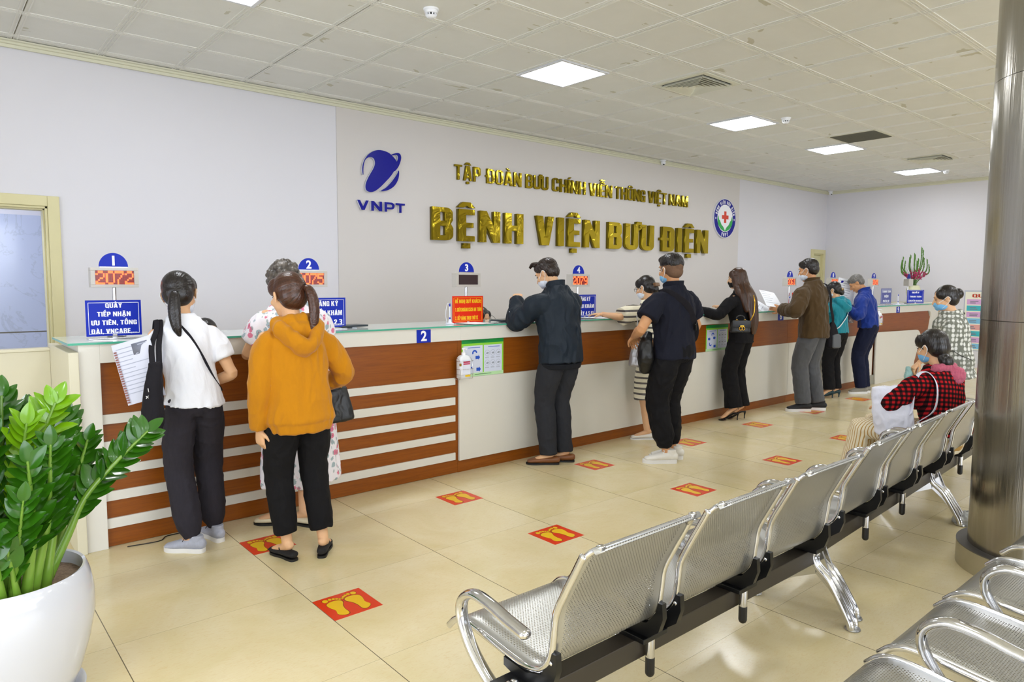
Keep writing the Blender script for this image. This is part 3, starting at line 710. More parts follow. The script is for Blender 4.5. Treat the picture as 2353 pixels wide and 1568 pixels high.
hole = [(12.555 + .075 * math.cos(2 * PI * k / 28), .57 + .115 * math.sin(2 * PI * k / 28)) for k in range(28)]
pan('white_panel', [fp, hole], YC - .055, YC - .02, M_white)
pan('panel_spacer', [[(11.0, .02), (12.35, .02), (12.35, .3), (11.0, .3)]], YC - .02, YC - .002, M_white)
# glass top, one continuous sheet
bm = B(); box(bm, .60, 13.42, YC - .05, YC + .52, 1.168, 1.18)
bm.normal_update()
for f in bm.faces: f.material_index = 0 if abs(f.normal.z) > .5 else 1
tag(obj('counter_glass', bm, [M_glass, M_gedge], None, False), 'continuous greenish glass sheet lying on top of the counter', 'glass top')
ZT = 1.1815
# low partition to the left of the counter
t = thing('low_partition', 'low worn cream partition left of the counter behind the potted plant', 'partition', (-.7, 5.1, 0))
bm = B(); box(bm, -1.6, 1.30, -.03, .03, 0, 1.09, .004); obj('panel', bm, M_edge, t, False)
bm = B(); box(bm, -1.6, 1.30, -.04, .04, 1.09, 1.108, .003); obj('cap_rail', bm, M_edge, t, False)
bm = B(); box(bm, 1.30, 1.348, -.72, .05, 0, 1.13, .004); obj('end_post', bm, M_edge, t, False)

# ---------------------------------------------------------------- number displays and signs on the counter
M_frame = simple('grey display housing', 'c4bfb8', 0.4); M_led0 = simple('unlit display face', '3a2a2c', 0.3)
M_led = NT('lit display dots').set(col=(1, .1, .02, 1), emi=(1.0, 0.12, 0.03, 1), es=2.2).m
M_ledd = NT('dim display dots').set(col=(.3, .03, .02, 1), emi=(0.8, 0.05, 0.03, 1), es=0.55).m
F57 = {'0': '01110100011000110001100011000101110', '1': '00100011000010000100001000010001110', '2': '01110100010000100110010001000011111', '3': '01110100010000100110000011000101110', '4': '00010001100101010010111110001000010', '5': '11111100001111000001000011000101110', '6': '01110100001000011110100011000101110', '7': '11111000010001000100010000100001000', '8': '01110100011000101110100011000101110', '9': '01110100011000101111000010000101110'}
def display(n, x, digits, label, y=4.75, ry=0, top=True, cut=None):
    t = thing('queue_number_display', label, 'number display', (x, y, ZT), R(ry), group='queue number displays on the counter')
    w_, z0, z1 = .127, .297, .415
    bm = B(); lathe(bm, [(.05, 0), (.055, .004), (.05, .012), (.014, .016)], seg=24); obj('base', bm, M_steel, t, angle=40)
    bm = B(); tube(bm, [(0, .01, .01), (0, .01, z0)], .0115, 12, 1); obj('pole', bm, M_chrome, t)
    bm = B()
    for q in ((-w_, w_, z0, z0 + .018), (-w_, w_, z1 - .018, z1), (-w_, -w_ + .024, z0 + .018, z1 - .018), (w_ - .024, w_, z0 + .018, z1 - .018)): box(bm, q[0], q[1], -.03, .04, q[2], q[3], .002)
    box(bm, -w_ + .02, w_ - .02, -.018, .035, z0 + .015, z1 - .015); obj('housing', bm, M_frame, t, False)
    bm = B(); box(bm, -w_ + .024, w_ - .024, -.021, -.018, z0 + .018, z1 - .018); scr = obj('screen', bm, M_led0, t, False)
    if digits:
        NC, NR = 46, 16; pw = (2 * w_ - .052) / NC; ph = (z1 - z0 - .038) / NR
        bm = B()
        for r_ in range(NR):
            for c_ in range(NC):
                px = -w_ + .026 + (c_ + .5) * pw; pz = z1 - .019 - (r_ + .5) * ph
                d = c_ * 4 // NC; cc = c_ - d * NC / 4; on = False
                col_, row_ = int((cc - .6) / 2.05), int((r_ - .6) / 2.15)
                if 0 <= col_ < 5 and 0 <= row_ < 7: on = F57[digits[d]][row_ * 5 + col_] == '1'
                s_ = .42 if on else .26
                v = [bm.verts.new((px + a * pw * s_, -.0218, pz + b2 * ph * s_)) for a, b2 in ((-1, -1), (1, -1), (1, 1), (-1, 1))]
                f = bm.faces.new(v); f.material_index = 0 if on else 1
        obj('lit_digits', bm, [M_led, M_ledd], scr, False)
    bm = B(); box(bm, -.075, .075, -.004, .012, z1, z1 + .006, .001); obj('clip', bm, M_steel, t, False)
    lp = [(.078 * math.cos(R(a)), .082 * math.sin(R(a))) for a in range(0, 181, 9)]
    bm = B(); prism(bm, lp, 0, .004); bm.transform(Matrix(((1, 0, 0, 0), (0, 0, -1, .004), (0, 1, 0, z1 + .006), (0, 0, 0, 1))))
    pl = obj('number_plate', bm, M_blue, t, False)
    g = text_bm(n, .078, .035, extr=.0006); g.transform(Matrix(((1, 0, 0, 0), (0, 0, -1, -.001), (0, 1, 0, z1 + .039), (0, 0, 0, 1)))); obj('number', g, M_lett, pl, False)
    return t
display('1', .905, '2072', 'queue display number 1 showing 2072 in red, at the left end of the counter')
display('2', 2.14, '2075', 'queue display number 2 showing red digits, half hidden behind two heads')
display('3', 3.545, None, 'switched off queue display number 3 above the red notice')
display('4', 4.90, '2079', 'queue display number 4 showing 2079 right of the man in navy')
display('7', 8.99, '2061', 'queue display number 7 left of the man in the brown jacket')
display('8', 10.25, '1038', 'queue display number 8 above the woman in the teal jacket')
display('9', 11.66, '2045', 'queue display number 9 right of the man in the blue shirt')
display('10', 12.95, None, 'grey queue display number 10 in front of the flower vase', 4.70, 38)
def board(x, y, w_, h, lines, label, base=M_blue, ink=M_lett, ts=.05, font='heavy', z0=.012, ry=0, frame=True, aligns=0, gap=None, cat='sign', grp='counter signs'):
    t = thing('counter_sign', label, cat, (x, y, ZT), R(ry), group=grp)
    bm = B(); box(bm, -w_ / 2, w_ / 2, 0, .004, z0, z0 + h, .001); p_ = obj('sign_board', bm, base, t, False)
    bm = B(); box(bm, -w_ * .48, w_ * .48, -.035, .035, 0, .005, .001); box(bm, -.012, .012, -.004, .008, .004, z0 + .01, .001); obj('stand', bm, M_chrome, t, False)
    bm = B()
    if frame:
        e = .013
        for q in ((-w_ / 2 + e, w_ / 2 - e, z0 + e, z0 + e + .0025), (-w_ / 2 + e, w_ / 2 - e, z0 + h - e - .0025, z0 + h - e), (-w_ / 2 + e, -w_ / 2 + e + .0025, z0 + e, z0 + h - e), (w_ / 2 - e - .0025, w_ / 2 - e, z0 + e, z0 + h - e)): box(bm, q[0], q[1], -.001, 0, q[2], q[3])
    n = len(lines)
    for k, (s, fw) in enumerate(lines):
        zc = z0 + h * (1 - (k + .62) / (n + .18)) if gap is None else z0 + gap[k]
        if font == 'heavy':
            g = line_bm(s, -w_ * fw / 2, w_ * fw / 2, -ts / 2, ts, .001)
            if aligns: g.transform(Matrix.Translation((-w_ / 2 + .028 + w_ * fw / 2, 0, 0)))
        else:
            g = text_bm(s, ts * 1.25, .022, extr=.0004)
            xs = [v.co.x for v in g.verts]; g.transform(Matrix.Diagonal((w_ * fw / (max(xs) - min(xs)), 1, 1, 1)) @ Matrix.Translation((-(max(xs) + min(xs)) / 2, -.006, 0)))
        merge(bm, g, Matrix(((1, 0, 0, 0), (0, 0, -1, -.0006), (0, 1, 0, zc), (0, 0, 0, 1))))
    obj('lettering', bm, ink, p_, False)
    return t
board(.868, 4.60, .288, .208, [('QUẦY', .30), ('TIẾP NHẬN', .60), ('ƯU TIÊN, TỔNG', .82), ('ĐÀI, VNCARE,...', .82)], 'blue priority desk sign with four white lines, in front of display number 1', ts=.027, z0=.016)
board(2.20, 4.60, .29, .21, [('ĐĂNG KÝ', .6), ('PHIẾU KHÁM', .8), ('QUẦY 1,2,3', .8)], 'blue counter sign under display number 2 mostly hidden by the floral dress', ts=.036, z0=.012)
board(3.447, 4.60, .315, .218, [('ĐỀ NGHỊ QUÝ KHÁCH:', .84), ('1. GIỮ KHOẢNG CÁCH AN TOÀN', .85), ('2. XẾP HÀNG THEO THỨ TỰ.', .74)], 'red notice with yellow lettering asking visitors to queue, below display number 3', base=M_red, ink=M_yel, ts=.030, aligns=1, z0=.004)
board(4.83, 4.60, .318, .215, [('ĐĂNG KÝ', .50), ('PHIẾU KHÁM', .82), ('(QUẦY 4,5,6)', .80)], 'blue registration sign beneath display number 4', ts=.036, z0=.006)
board(8.90, 4.60, .24, .20, [('ĐỀ NGHỊ QUÝ KHÁCH', .8), ('XẾP HÀNG', .6)], 'red notice partly hidden by the brown jacket below display number 7', base=M_red, ink=M_yel, ts=.030)
M_fade = simple('hazy blue sign film', '4d57a0', 0.3)
board(10.52, 4.66, .33, .235, [('THANH TOÁN', .8), ('BHYT', .4), ('QUẦY 7,8', .6)], 'hazy blue payment sign below display number 8', base=M_fade, ts=.034)
board(11.84, 4.62, .40, .245, [('THANH TOÁN', .8), ('VIỆN', .4), ('PHÍ 9,10', .6)], 'blue payment sign below display number 9 behind the blue shirt', base=M_fade, ts=.036)
board(12.72, 4.50, .26, .22, [('QUẦY', .45), ('THANH TOÁN', .7), ('CHUYỂN KHOẢN', .8)], 'small blue sign standing before the flower vase', ts=.026, ry=-48)
def plate(x, z0, n, w_=.125, h=.098, label=''):
    t = thing('number_plate', label, 'number plate', (x, YC - .0305, z0), group='blue number plates on the counter fascia')
    bm = B(); box(bm, -w_ / 2, w_ / 2, -.003, 0, 0, h, .0005); obj('plate', bm, M_blue, t, False)
    g = text_bm(n, .105, .03, extr=.0004); g.transform(Matrix(((1, 0, 0, 0), (0, 0, -1, -.0035), (0, 1, 0, h * .48), (0, 0, 0, 1)))); obj('number', g, M_lett, t, False)
plate(2.88, 1.062, '2', label='blue plate with a white 2 on the counter fascia, left of the red notice')
plate(8.13, 1.058, '6', .13, label='blue plate with a white number on the fascia by the brown sleeve')
plate(11.75, 1.058, '9', .13, label='blue plate with a white 9 on the fascia near the curved end unit')

# hygiene posters on the wood band
M_g1 = simple('dark green print', '0a8f3c', .5); M_g2 = simple('lime green print', '8fd63a', .5); M_g3 = simple('pale green print', 'bfe6ae', .5); M_p1 = simple('poster paper', 'd6dcee', .5); M_p2 = simple('blue arrow print', '1d52c4', .5); M_lines = simple('grey poster lines', '9aa0ad', .6)
def poster(x, z, w_, h, label):
    t = thing('hygiene_poster', label, 'poster', (x, YC - .001, z), group='hand washing posters')
    def rect(name, q, m, y): b_ = B(); box(b_, q[0] * w_, q[1] * w_, y - .0008, y, q[2] * h, q[3] * h); return obj(name, b_, m, t, False)
    rect('sheet', (0, 1, 0, 1), M_g2, -.0008); rect('footer_band', (0, 1, 0, .09), M_g3, -.0018); rect('header_band', (0, 1, .88, 1), M_g1, -.0018)
    for a, b_, nm in ((.04, .49, 'left_field'), (.52, .96, 'right_field')):
        fld = rect(nm, (a, b_, .09, .82), M_p1, -.0026)
        bm = B(); box(bm, (a + .1) * w_, (b_ - .06) * w_, -.0040, -.0036, .76 * h, .775 * h)
        obj('heading', bm, M_p2, fld, False); bm = B()
        if nm == 'left_field':
            for cx, cz, rot in ((.30, .62, 60), (.37, .50, 0), (.14, .47, 0), (.20, .28, 200), (.39, .18, 0)):
                bm = B()
                if rot: prism(bm, [(math.cos(R(a_)) * .06 * w_, math.sin(R(a_)) * .06 * w_) for a_ in range(rot - 60, rot + 141, 20)] + [(math.cos(R(a_)) * .03 * w_, math.sin(R(a_)) * .03 * w_) for a_ in range(rot + 140, rot - 61, -20)], 0, .0006, WALLM(cx * w_, -.0036, cz * h))
                else: prism(bm, [(-.05 * w_, -.03 * w_), (.02 * w_, -.03 * w_), (.02 * w_, -.05 * w_), (.055 * w_, 0), (.02 * w_, .05 * w_), (.02 * w_, .03 * w_), (-.05 * w_, .03 * w_)], 0, .0006, WALLM(cx * w_, -.0036, cz * h))
                obj('arrow', bm, M_p2, fld, False)
        else:
            for r_ in range(2):
                for c_ in range(3):
                    cx, cz = (.60 + c_ * .135) * w_, (.60 - r_ * .27) * h; rad = .058 * w_
                    o_ = [(rad * math.cos(2 * PI * k / 20), rad * math.sin(2 * PI * k / 20)) for k in range(20)]
                    merge(bm, fill_poly([o_, [(p * .93, q * .93) for p, q in o_]], .0006), WALLM(cx, -.0036, cz))
                    merge(bm, fill_poly([smooth_loop([(-.03 * w_, -.01 * w_), (0, .015 * w_), (.035 * w_, .01 * w_), (.02 * w_, -.02 * w_)], 3)], .0005), WALLM(cx, -.0036, cz))
                    for k in range(2): box(bm, cx - .05 * w_, cx + .04 * w_, -.0040, -.0036, cz - .12 * h - k * .018 * h, cz - .112 * h - k * .018 * h)
            obj('drawings', bm, M_lines, fld, False)
    bm = B()
    for k, (a, b_) in enumerate(((.15, .66), (.24, .56))): box(bm, a * w_, b_ * w_, -.0035, -.0030, (.945 - k * .035) * h, (.953 - k * .035) * h)
    box(bm, .3 * w_, .7 * w_, -.0035, -.0030, .04 * h, .052 * h)
    obj('small_print', bm, simple('dark green small print', '0a5a2a', .6), t, False)
poster(3.253, .762, .43, .302, 'green hand washing poster beside the white sanitizer bottle')
poster(6.585, .762, .43, .290, 'green hand washing poster partly covered by the woman in the black suit')

# sanitizer bottles
def sanitizer(x, z0, label, wire=True, y=YC - .024):
    t = thing('sanitizer_bottle', label, 'bottle', (x, y - .048, z0), group='hand sanitizer bottles')
    bm = B(); chain(bm, [(0, 0, .0, .054, .036), (0, 0, .11, .055, .036), (0, 0, .150, .054, .035), (0, 0, .172, .040, .028), (0, 0, .180, .020, .018)], (1, 0, 0), 24, 2, (2, 2), sq=.55); obj('bottle_body', bm, M_paper, t)
    bm = B(); lathe(bm, [(.018, .178), (.018, .198), (.008, .202), (.006, .222), (.015, .224), (.015, .232), (.012, .236)], seg=20); tube(bm, [(0, 0, .229), (0, -.035, .227)], .006, 8, 1); obj('pump', bm, M_lett, t, angle=50)
    bm = B(); box(bm, -.034, .036, -.0378, -.0366, .03, .145); lb = obj('label', bm, simple('label paper', 'dfe3f0', .5), t, False)
    bm = B(); box(bm, -.030, .034, -.0388, -.0378, .122, .133); box(bm, -.030, .034, -.0388, -.0378, .108, .118); obj('red_band', bm, simple('crimson print', 'c4224f', .5), lb, False)
    bm = B(); box(bm, -.012, .036, -.0388, -.0378, .012, .030); obj('yellow_band', bm, M_yel, lb, False)
    if wire:
        bm = B()
        for zz in (.03, .052 + .02, .135):
            tube(bm, [(-.058, .045, zz), (-.062, -.03, zz), (-.05, -.045, zz), (.05, -.045, zz), (.062, -.03, zz), (.058, .045, zz)], .0018, 6, 2)
        for sx_ in (-.06, .06): tube(bm, [(sx_, .045, .16), (sx_, -.02, .15), (sx_, -.034, .1), (sx_, -.034, -.004), (sx_, .045, -.004)], .0018, 6, 2)
        obj('wire_holder', bm, M_chrome, t)
        bm = B(); box(bm, -.075, -.06, -.055, -.045, .10, .122, .003); obj('padlock', bm, simple('brass', 'b99a3a', .3, 1.0), t, False)
sanitizer(3.222, .770, 'white sanitizer pump bottle in a wire holder by the large green poster')
sanitizer(10.93, .90, 'white sanitizer pump bottle on the counter front behind the man in blue')

# pens on stands, tablets, papers
M_pen = simple('white pen plastic', 'e8eaf6', .3); M_penb = simple('blue pen cap', '1a2fb0', .3)
def pen(x, y, label, ry=0):
    t = thing('desk_pen', label, 'pen', (x, y, ZT), R(ry), group='tethered desk pens')
    bm = B(); lathe(bm, [(.034, 0), (.034, .006), (.014, .014), (.008, .04)], seg=20); obj('base', bm, M_pen, t, angle=40)
    bm = B(); tube(bm, [(0, 0, .02), (0, 0, .15)], .0055, 10, 1); bd = obj('pen_barrel', bm, M_pen, t)
    bm = B(); tube(bm, [(0, 0, .012), (0, 0, .05)], .007, 10, 1); tube(bm, [(0, 0, .145), (0, 0, .16)], .0065, 10, 1); obj('cap', bm, M_penb, bd)
    bm = B(); tube(bm, [(0, 0, .16), (-.02, 0, .165), (-.035, 0, .12), (-.038, 0, .06), (-.03, 0, .02), (-.034, .005, .008)], .0025, 6, 4); obj('coiled_cord', bm, M_pen, t)
for x, y, l in ((3.235, 4.56, 'white and blue tethered pen left of the red notice'), (6.55, 4.58, 'tethered pen beside the hand of the woman in the black suit'), (8.72, 4.6, 'tethered pen left of the red notice by the brown jacket'), (11.95, 4.48, 'tethered pen above the plate with the number 9')): pen(x, y, l)
def tablet(x, y, label, ry):
    t = thing('signature_pad', label, 'tablet', (x, y, ZT), R(ry), group='black pads on the glass top')
    bm = B(); box(bm, -.11, .11, -.075, .075, .006, .020, .006); obj('pad', bm, simple('dark slate plastic', '26323a', .3), t, False)
    bm = B(); box(bm, -.02, .02, -.06, .06, 0, .006); obj('foot', bm, M_pen, t, False)
    bm = B(); tube(bm, [(-.08, .06, .012), (-.1, .1, .04), (-.02, .13, .045), (.05, .15, .01), (.1, .16, .004)], .0015, 6, 5); obj('cable', bm, M_black, t)
tablet(2.42, 4.68, 'dark pad with thin cable on the counter, right of the floral dress', 5)
tablet(3.83, 4.58, 'dark pad on the counter between the red notice and the man in navy', 8)
def sheet(name, w_, h, label, cat, loc, rot, lines=8, curl=.01, mat=None, thick=.0006, grp=None, ink=None, deco=None):
    t = thing(name, label, cat, loc, rot=rot, group=grp)
    bm = B(); nx, ny = 8, 8; V = [[None] * (ny + 1) for _ in range(nx + 1)]
    f = lambda u, v: curl * (math.sin(u * 2.2 + .4) + .6 * math.sin(v * 3 + 1 + u))
    for s_ in (0, 1):
        for i in range(nx + 1):
            for j in range(ny + 1):
                u, v = i / nx - .5, j / ny - .5; V[i][j] = bm.verts.new((u * w_, v * h, f(u, v) + s_ * thick))
        for i in range(nx):
            for j in range(ny):
                q = (V[i][j], V[i + 1][j], V[i + 1][j + 1], V[i][j + 1]); bm.faces.new(q if s_ else q[::-1])
    pg = obj('page', bm, mat or M_paper, t)
    if lines:
        bm = B(); rn = random.Random(len(label))
        for k in range(lines):
            v = .40 - .8 * k / lines; a = -.42; b_ = a + rn.uniform(.3, .84)
            pts = [(a + (b_ - a) * q / 6) for q in range(7)]
            for p0, p1 in zip(pts, pts[1:]):
                bm.faces.new([bm.verts.new((p * w_, vv * h, f(p, vv) + thick + .0006)) for p, vv in ((p0, v), (p1, v), (p1, v + .013), (p0, v + .013))])
        obj('print', bm, ink or M_ink, pg)
    return t

# ---------------------------------------------------------------- waiting benches
def perf_mat():
    t = NT('perforated aluminium'); uv = t.sep(t.coord('UV'))
    pu, pv = .0115, .0072
    row = t.math('FLOOR', t.math('DIVIDE', uv[1], pv))
    sh = t.math('MULTIPLY', t.math('MODULO', row, 2.0), 0.5)
    fu = t.math('SUBTRACT', t.math('FRACT', t.math('ADD', t.math('DIVIDE', uv[0], pu), sh)), 0.5)
    fv = t.math('SUBTRACT', t.math('FRACT', t.math('DIVIDE', uv[1], pv)), 0.5)
    a = t.math('LESS_THAN', t.math('ABSOLUTE', fu), 0.24); b = t.math('LESS_THAN', t.math('ABSOLUTE', fv), 0.24)
    inside = t.math('LESS_THAN', t.math('ABSOLUTE', t.math('SUBTRACT', uv[0], .24)), .205)
    hole = t.math('MULTIPLY', t.math('MULTIPLY', a, b), inside)
    n = t.noise(t.mapping(t.coord(), (1, 1, 1)), 3, 3, 0.6)
    t.set(col=t.mix(n, hexc('aaa9a4'), hexc('bdbcb8')), metal=0.75, rough=t.math('ADD', 0.26, t.math('MULTIPLY', n, 0.12)), alpha=t.math('SUBTRACT', 1.0, t.math('MULTIPLY', hole, 0.92)))
    t.bump(t.math('MULTIPLY', hole, -1.0), 0.4, 0.0006)
    return t.m
M_perf = perf_mat(); M_beam = simple('dark bronze beam enamel', '37312a', 0.38, nz=.08, nsc=6)
# side profile of the seat shell (y forward from the back plane, z up)
SP = [(.640, .352), (.600, .388), (.540, .402), (.42, .392), (.30, .380), (.225, .380), (.170, .402), (.140, .450), (.128, .520), (.118, .590), (.085, .66), (.045, .735), (.012, .795), (-.010, .812), (-.022, .800)]
SPc = [tuple(p) for p in cr(SP, 4)]
SWD, PIT = .505, .58
def seat(t, x0):
    s = bpy.data.objects.new('seat', None); COL.objects.link(s); s.parent = t; s.location = (x0, 0, 0)
    bm = B(); uvl = bm.loops.layers.uv.new('UVMap'); nx = 6
    L = [0.0]
    for p, q in zip(SPc, SPc[1:]): L.append(L[-1] + math.dist(p, q))
    grid = [[bm.verts.new((.012 + (SWD - .024) * i / nx, y, z)) for i in range(nx + 1)] for (y, z) in SPc]
    for j in range(len(SPc) - 1):
        for i in range(nx):
            f = bm.faces.new((grid[j][i], grid[j][i + 1], grid[j + 1][i + 1], grid[j + 1][i]))
            for lp, (a, b_) in zip(f.loops, ((i, j), (i + 1, j), (i + 1, j + 1), (i, j + 1))): lp[uvl].uv = ((SWD - .024) * a / nx, L[b_])
    sh = obj('seat_shell', bm, M_perf, t, loc=(x0, 0, 0))
    md = sh.modifiers.new('thickness', 'SOLIDIFY'); md.thickness = .0016; md.offset = -1
    COLS = []
    for sx_ in (0.008, SWD - .008):
        bm = B()
        pts = [(sx_, y, z) for y, z in SPc[:-9]]; sg_ = 1 if sx_ < .1 else -1
        tube(bm, [pts[-1], (sx_ + sg_ * .004, .028, .768), (sx_ + sg_ * .016, .004, .798), (sx_ + sg_ * .045, -.012, .808)], .0085, 10, 4, side=(0, 1, .3))
        chain(bm, [(*p, .0075, .012) for p in pts], (1, 0, 0), 8, 1, sq=.75, upx=1)
        obj('side_rail', bm, M_chrome, sh)
    bm = B(); tube(bm, [(.045, -.012, .808), (SWD - .045, -.012, .808)], .0065, 8, 1); obj('top_rail', bm, M_steel, sh)
    for sx_ in (.045, SWD - .045):
        bm = B(); box(bm, sx_ - .011, sx_ + .011, -.021, -.002, .799, .817, .004); obj('clip', bm, M_chrome, sh)
    bpy.data.objects.remove(s)
    # black bracket under the bend, on both sides
    for sx_ in (.0, SWD - .022):
        bm = B()
        lp = [(.34, .372), (.24, .366), (.175, .385), (.14, .43), (.128, .47), (.112, .47), (.108, .42), (.125, .37), (.17, .335), (.26, .325), (.34, .345)]
        prism(bm, lp, sx_, sx_ + .022, Matrix(((0, 0, 1, 0), (1, 0, 0, 0), (0, 1, 0, 0), (0, 0, 0, 1))))
        bmesh.ops.recalc_face_normals(bm, faces=bm.faces)
        br = obj('bracket', bm, M_black, sh, angle=35)
        bm = B(); ell(bm, (sx_ + .011 + (-.013 if sx_ < .1 else .013), .13, .44), (.004, .007, .007)); obj('bolt', bm, M_chrome, sh)
    return sh
def arm(t, x):
    bm = B()
    pts = [(x, .235, .290), (x, .29, .278), (x, .365, .30), (x, .445, .36), (x, .500, .44), (x, .500, .505), (x, .445, .545), (x, .365, .543), (x, .28, .525), (x, .20, .512)]
    chain(bm, [(*p, .022, .016) for p in pts], (1, 0, 0), 14, 5, upx=1)
    obj('armrest', bm, M_chrome, t)
def leg(t, x):
    bm = B()
    for sg, yf in ((-1, .03), (1, .50)):
        for o in (-.016, .016):
            k = (yf - .20)
            pts = [(x + o * .6, .24 + .02 * sg, .33), (x + o * .8, .23 + .03 * sg, .25), (x + o, .20 + k * .40, .19), (x + o * 1.2, .20 + k * .75, .10), (x + o * 1.3, .20 + k * .97, .035), (x + o * 1.3, .20 + k, .012)]
            chain(bm, [(*p, .015, .017) for p in pts], (1, 0, 0), 10, 4, upx=1)
        k = (yf - .20)
        prism(bm, [(.20 + .02 * sg, .32), (.20 + k * .42, .20), (.20 + k * .9, .07), (.20 + k * .80, .06), (.20 + k * .35, .15), (.20, .20)][::sg], x - .006, x + .006, Matrix(((0, 0, 1, 0), (1, 0, 0, 0), (0, 1, 0, 0), (0, 0, 0, 1))))
    bmesh.ops.recalc_face_normals(bm, faces=bm.faces)
    lg = obj('leg', bm, M_chrome, t, angle=50)
    for yf in (.03, .50):
        bm = B(); lathe(bm, [(.030, 0), (.034, .004), (.030, .010), (.012, .014)], seg=22); bm.transform(Matrix.Translation((x, yf, .001))); obj('foot_pad', bm, M_steel, lg, angle=40)
def bench(label, x, y, rz, n=3, first=True):
    t = thing('waiting_bench', label, 'bench', (x, y, 0), R(rz), group='perforated metal waiting benches')
    L = n * PIT
    bm = B(); box(bm, -.05, L + .005, .205, .275, .245, .318, .004); obj('beam', bm, M_beam, t, False)
    for k in range(n): seat(t, k * PIT)
    for k in range(n + 1): arm(t, k * PIT - .038)
    for xx in (-.035, L): leg(t, xx)
    for k in range(1, n):
        bm = B(); box(bm, k * PIT - .12, k * PIT + .01, .165, .31, .318, .336, .003); tube(bm, [(k * PIT - .06, .185, .245), (k * PIT - .06, .185, .195)], .0165, 12, 1)
        c_ = obj('clamp', bm, M_black, t, False)
        bm = B(); tube(bm, [(k * PIT - .06, .185, .325), (k * PIT - .06, .185, .24)], .0155, 12, 1); obj('clamp_pin', bm, M_chrome, c_)
    for k in (0, n):
        bm = B(); box(bm, k * PIT - .08, k * PIT + .01, .165, .31, .318, .336, .003); obj('clamp', bm, M_black, t, False)
    return t
b1 = bench('empty perforated steel bench whose chrome left armrest is in full view, nearest the middle', 1.315, 1.235, 0)
b2 = copy_tree(b1); b2.location = (3.20, 1.275, 0); b2.rotation_euler.z = R(3.6)
b2['label'] = 'second perforated bench in the line, where the woman in red plaid sits'
b3 = copy_tree(b1); b3.location = (5.012, 1.389, 0); b3.rotation_euler.z = R(3.6)
b3['label'] = 'third perforated bench, mostly hidden behind the steel column'
for ch in [c for c in b3.children if c.name.startswith('armrest')]:
    if abs(sum(v.co.x for v in ch.data.vertices) / len(ch.data.vertices) - (PIT - .038)) < .05: bpy.data.objects.remove(ch)
b4 = copy_tree(b1)
for bb in (b1, b2, b3):
    for ch in bb.children:
        if ch.name.startswith('armrest') and .1 < sum(v.co.x for v in ch.data.vertices) / len(ch.data.vertices) < 1.3: ch.location.z = -.03; b4.location = (1.67, .21, 0); b4.rotation_euler.z = 0
b4['label'] = 'perforated bench in the bottom right corner, seen from above its armrests'
b5 = copy_tree(b1); b5.location = (3.52, .21, 0)
b5['label'] = 'perforated bench cut off at the right edge below the steel column'

# ---------------------------------------------------------------- steel column
def col_mat():
    t = NT('stainless cladding'); co = t.coord(); n = t.noise(t.mapping(co, (14, 14, .35)), 3.0, 4, 0.6)
    p = t.sep(co)
    t.set(col=t.mix(n, hexc('97938a'), hexc('b3afa6')), metal=1.0, rough=t.math('ADD', 0.17, t.math('MULTIPLY', n, 0.12)))
    t.bump(n, 0.25, 0.01); return t.m
M_col = col_mat()
t = thing('steel_column', 'stainless steel clad round column on the right edge of the photo', 'column', (4.434, .90, 0))
bm = B(); lathe(bm, [(.324, .118), (.324, 1.33)], seg=96); obj('lower_cladding', bm, M_col, t, angle=40)
bm = B(); lathe(bm, [(.3255, 1.333), (.3255, 2.55)], seg=96); obj('middle_cladding', bm, M_col, t, angle=40)
bm = B(); lathe(bm, [(.324, 2.553), (.324, ZC - .004)], seg=96); obj('top_cladding', bm, M_col, t, angle=40)
bm = B(); lathe(bm, [(.375, 0), (.375, .118)], seg=96); b_ = obj('base_ring', bm, simple('stained steel base ring', 'b5ad93', .35, .6, nz=.15, nsc=5), t, angle=40)
bm = B(); lathe(bm, [(.376, .118), (.376, .123), (.325, .124)], seg=96, capt=True); obj('ring_top', bm, simple('dark steel lid', '6d6a68', .4, .6), b_, angle=30)
bm = B(); box(bm, -.004, .004, -.329, -.322, .13, 1.33); bm.transform(Matrix.Rotation(R(-60), 4, 'Z')); obj('seam', bm, M_dark, t, False)

# ---------------------------------------------------------------- potted plant
t = thing('potted_plant', 'glossy green plant in a large white glazed pot at the bottom left corner', 'potted plant', (.188, 2.994, 0))
M_pot = simple('white glazed ceramic', 'cdcfd8', .10, coat=0.6)
bm = B(); lathe(bm, [(.175, .012), (.192, .022), (.222, .10), (.250, .20), (.268, .30), (.268, .38), (.258, .44), (.248, .47), (.243, .478), (.234, .474), (.232, .455), (.238, .40), (.10, .36)], seg=80); obj('pot', bm, M_pot, t, angle=60)
bm = B(); lathe(bm, [(.19, 0), (.222, .010), (.228, .022), (.222, .022), (.215, .012), (.02, .010)], seg=64); obj('saucer', bm, M_pot, t, angle=60)
def soil():
    m = NT('dry sandy soil'); f = m.noise(m.coord(), 60, 6, .8); m.set(col=m.ramp(f, [(.3, hexc('6b5546')), (.6, hexc('a58b76')), (.8, hexc('cbb59c'))]), rough=.95); m.bump(f, .8, .01); return m.m
bm = B(); bmesh.ops.create_circle(bm, cap_ends=True, segments=60, radius=.236)
bmesh.ops.subdivide_edges(bm, edges=bm.edges, cuts=3, use_grid_fill=True)
for v in bm.verts: v.co.z = .428 + .010 * noise.noise(v.co * 14)
obj('soil', bm, soil(), t)
def leaf_mat(name, a, b_):
    m = NT(name); co = m.coord(); f = m.noise(co, 6, 3)
    m.set(col=m.mix(f, hexc(a), hexc(b_)), rough=.22, spec=.5, coat=.25); m.b.inputs['Subsurface Weight'].default_value = 0.0
    return m.m
M_leafd = leaf_mat('deep green leaf', '22500a', '356f0e'); M_leafl = leaf_mat('fresh green leaf', '5c920c', '80b012'); M_stem = leaf_mat('plant stem', '5f8a28', '7aa03a')
rnd = random.Random(3)
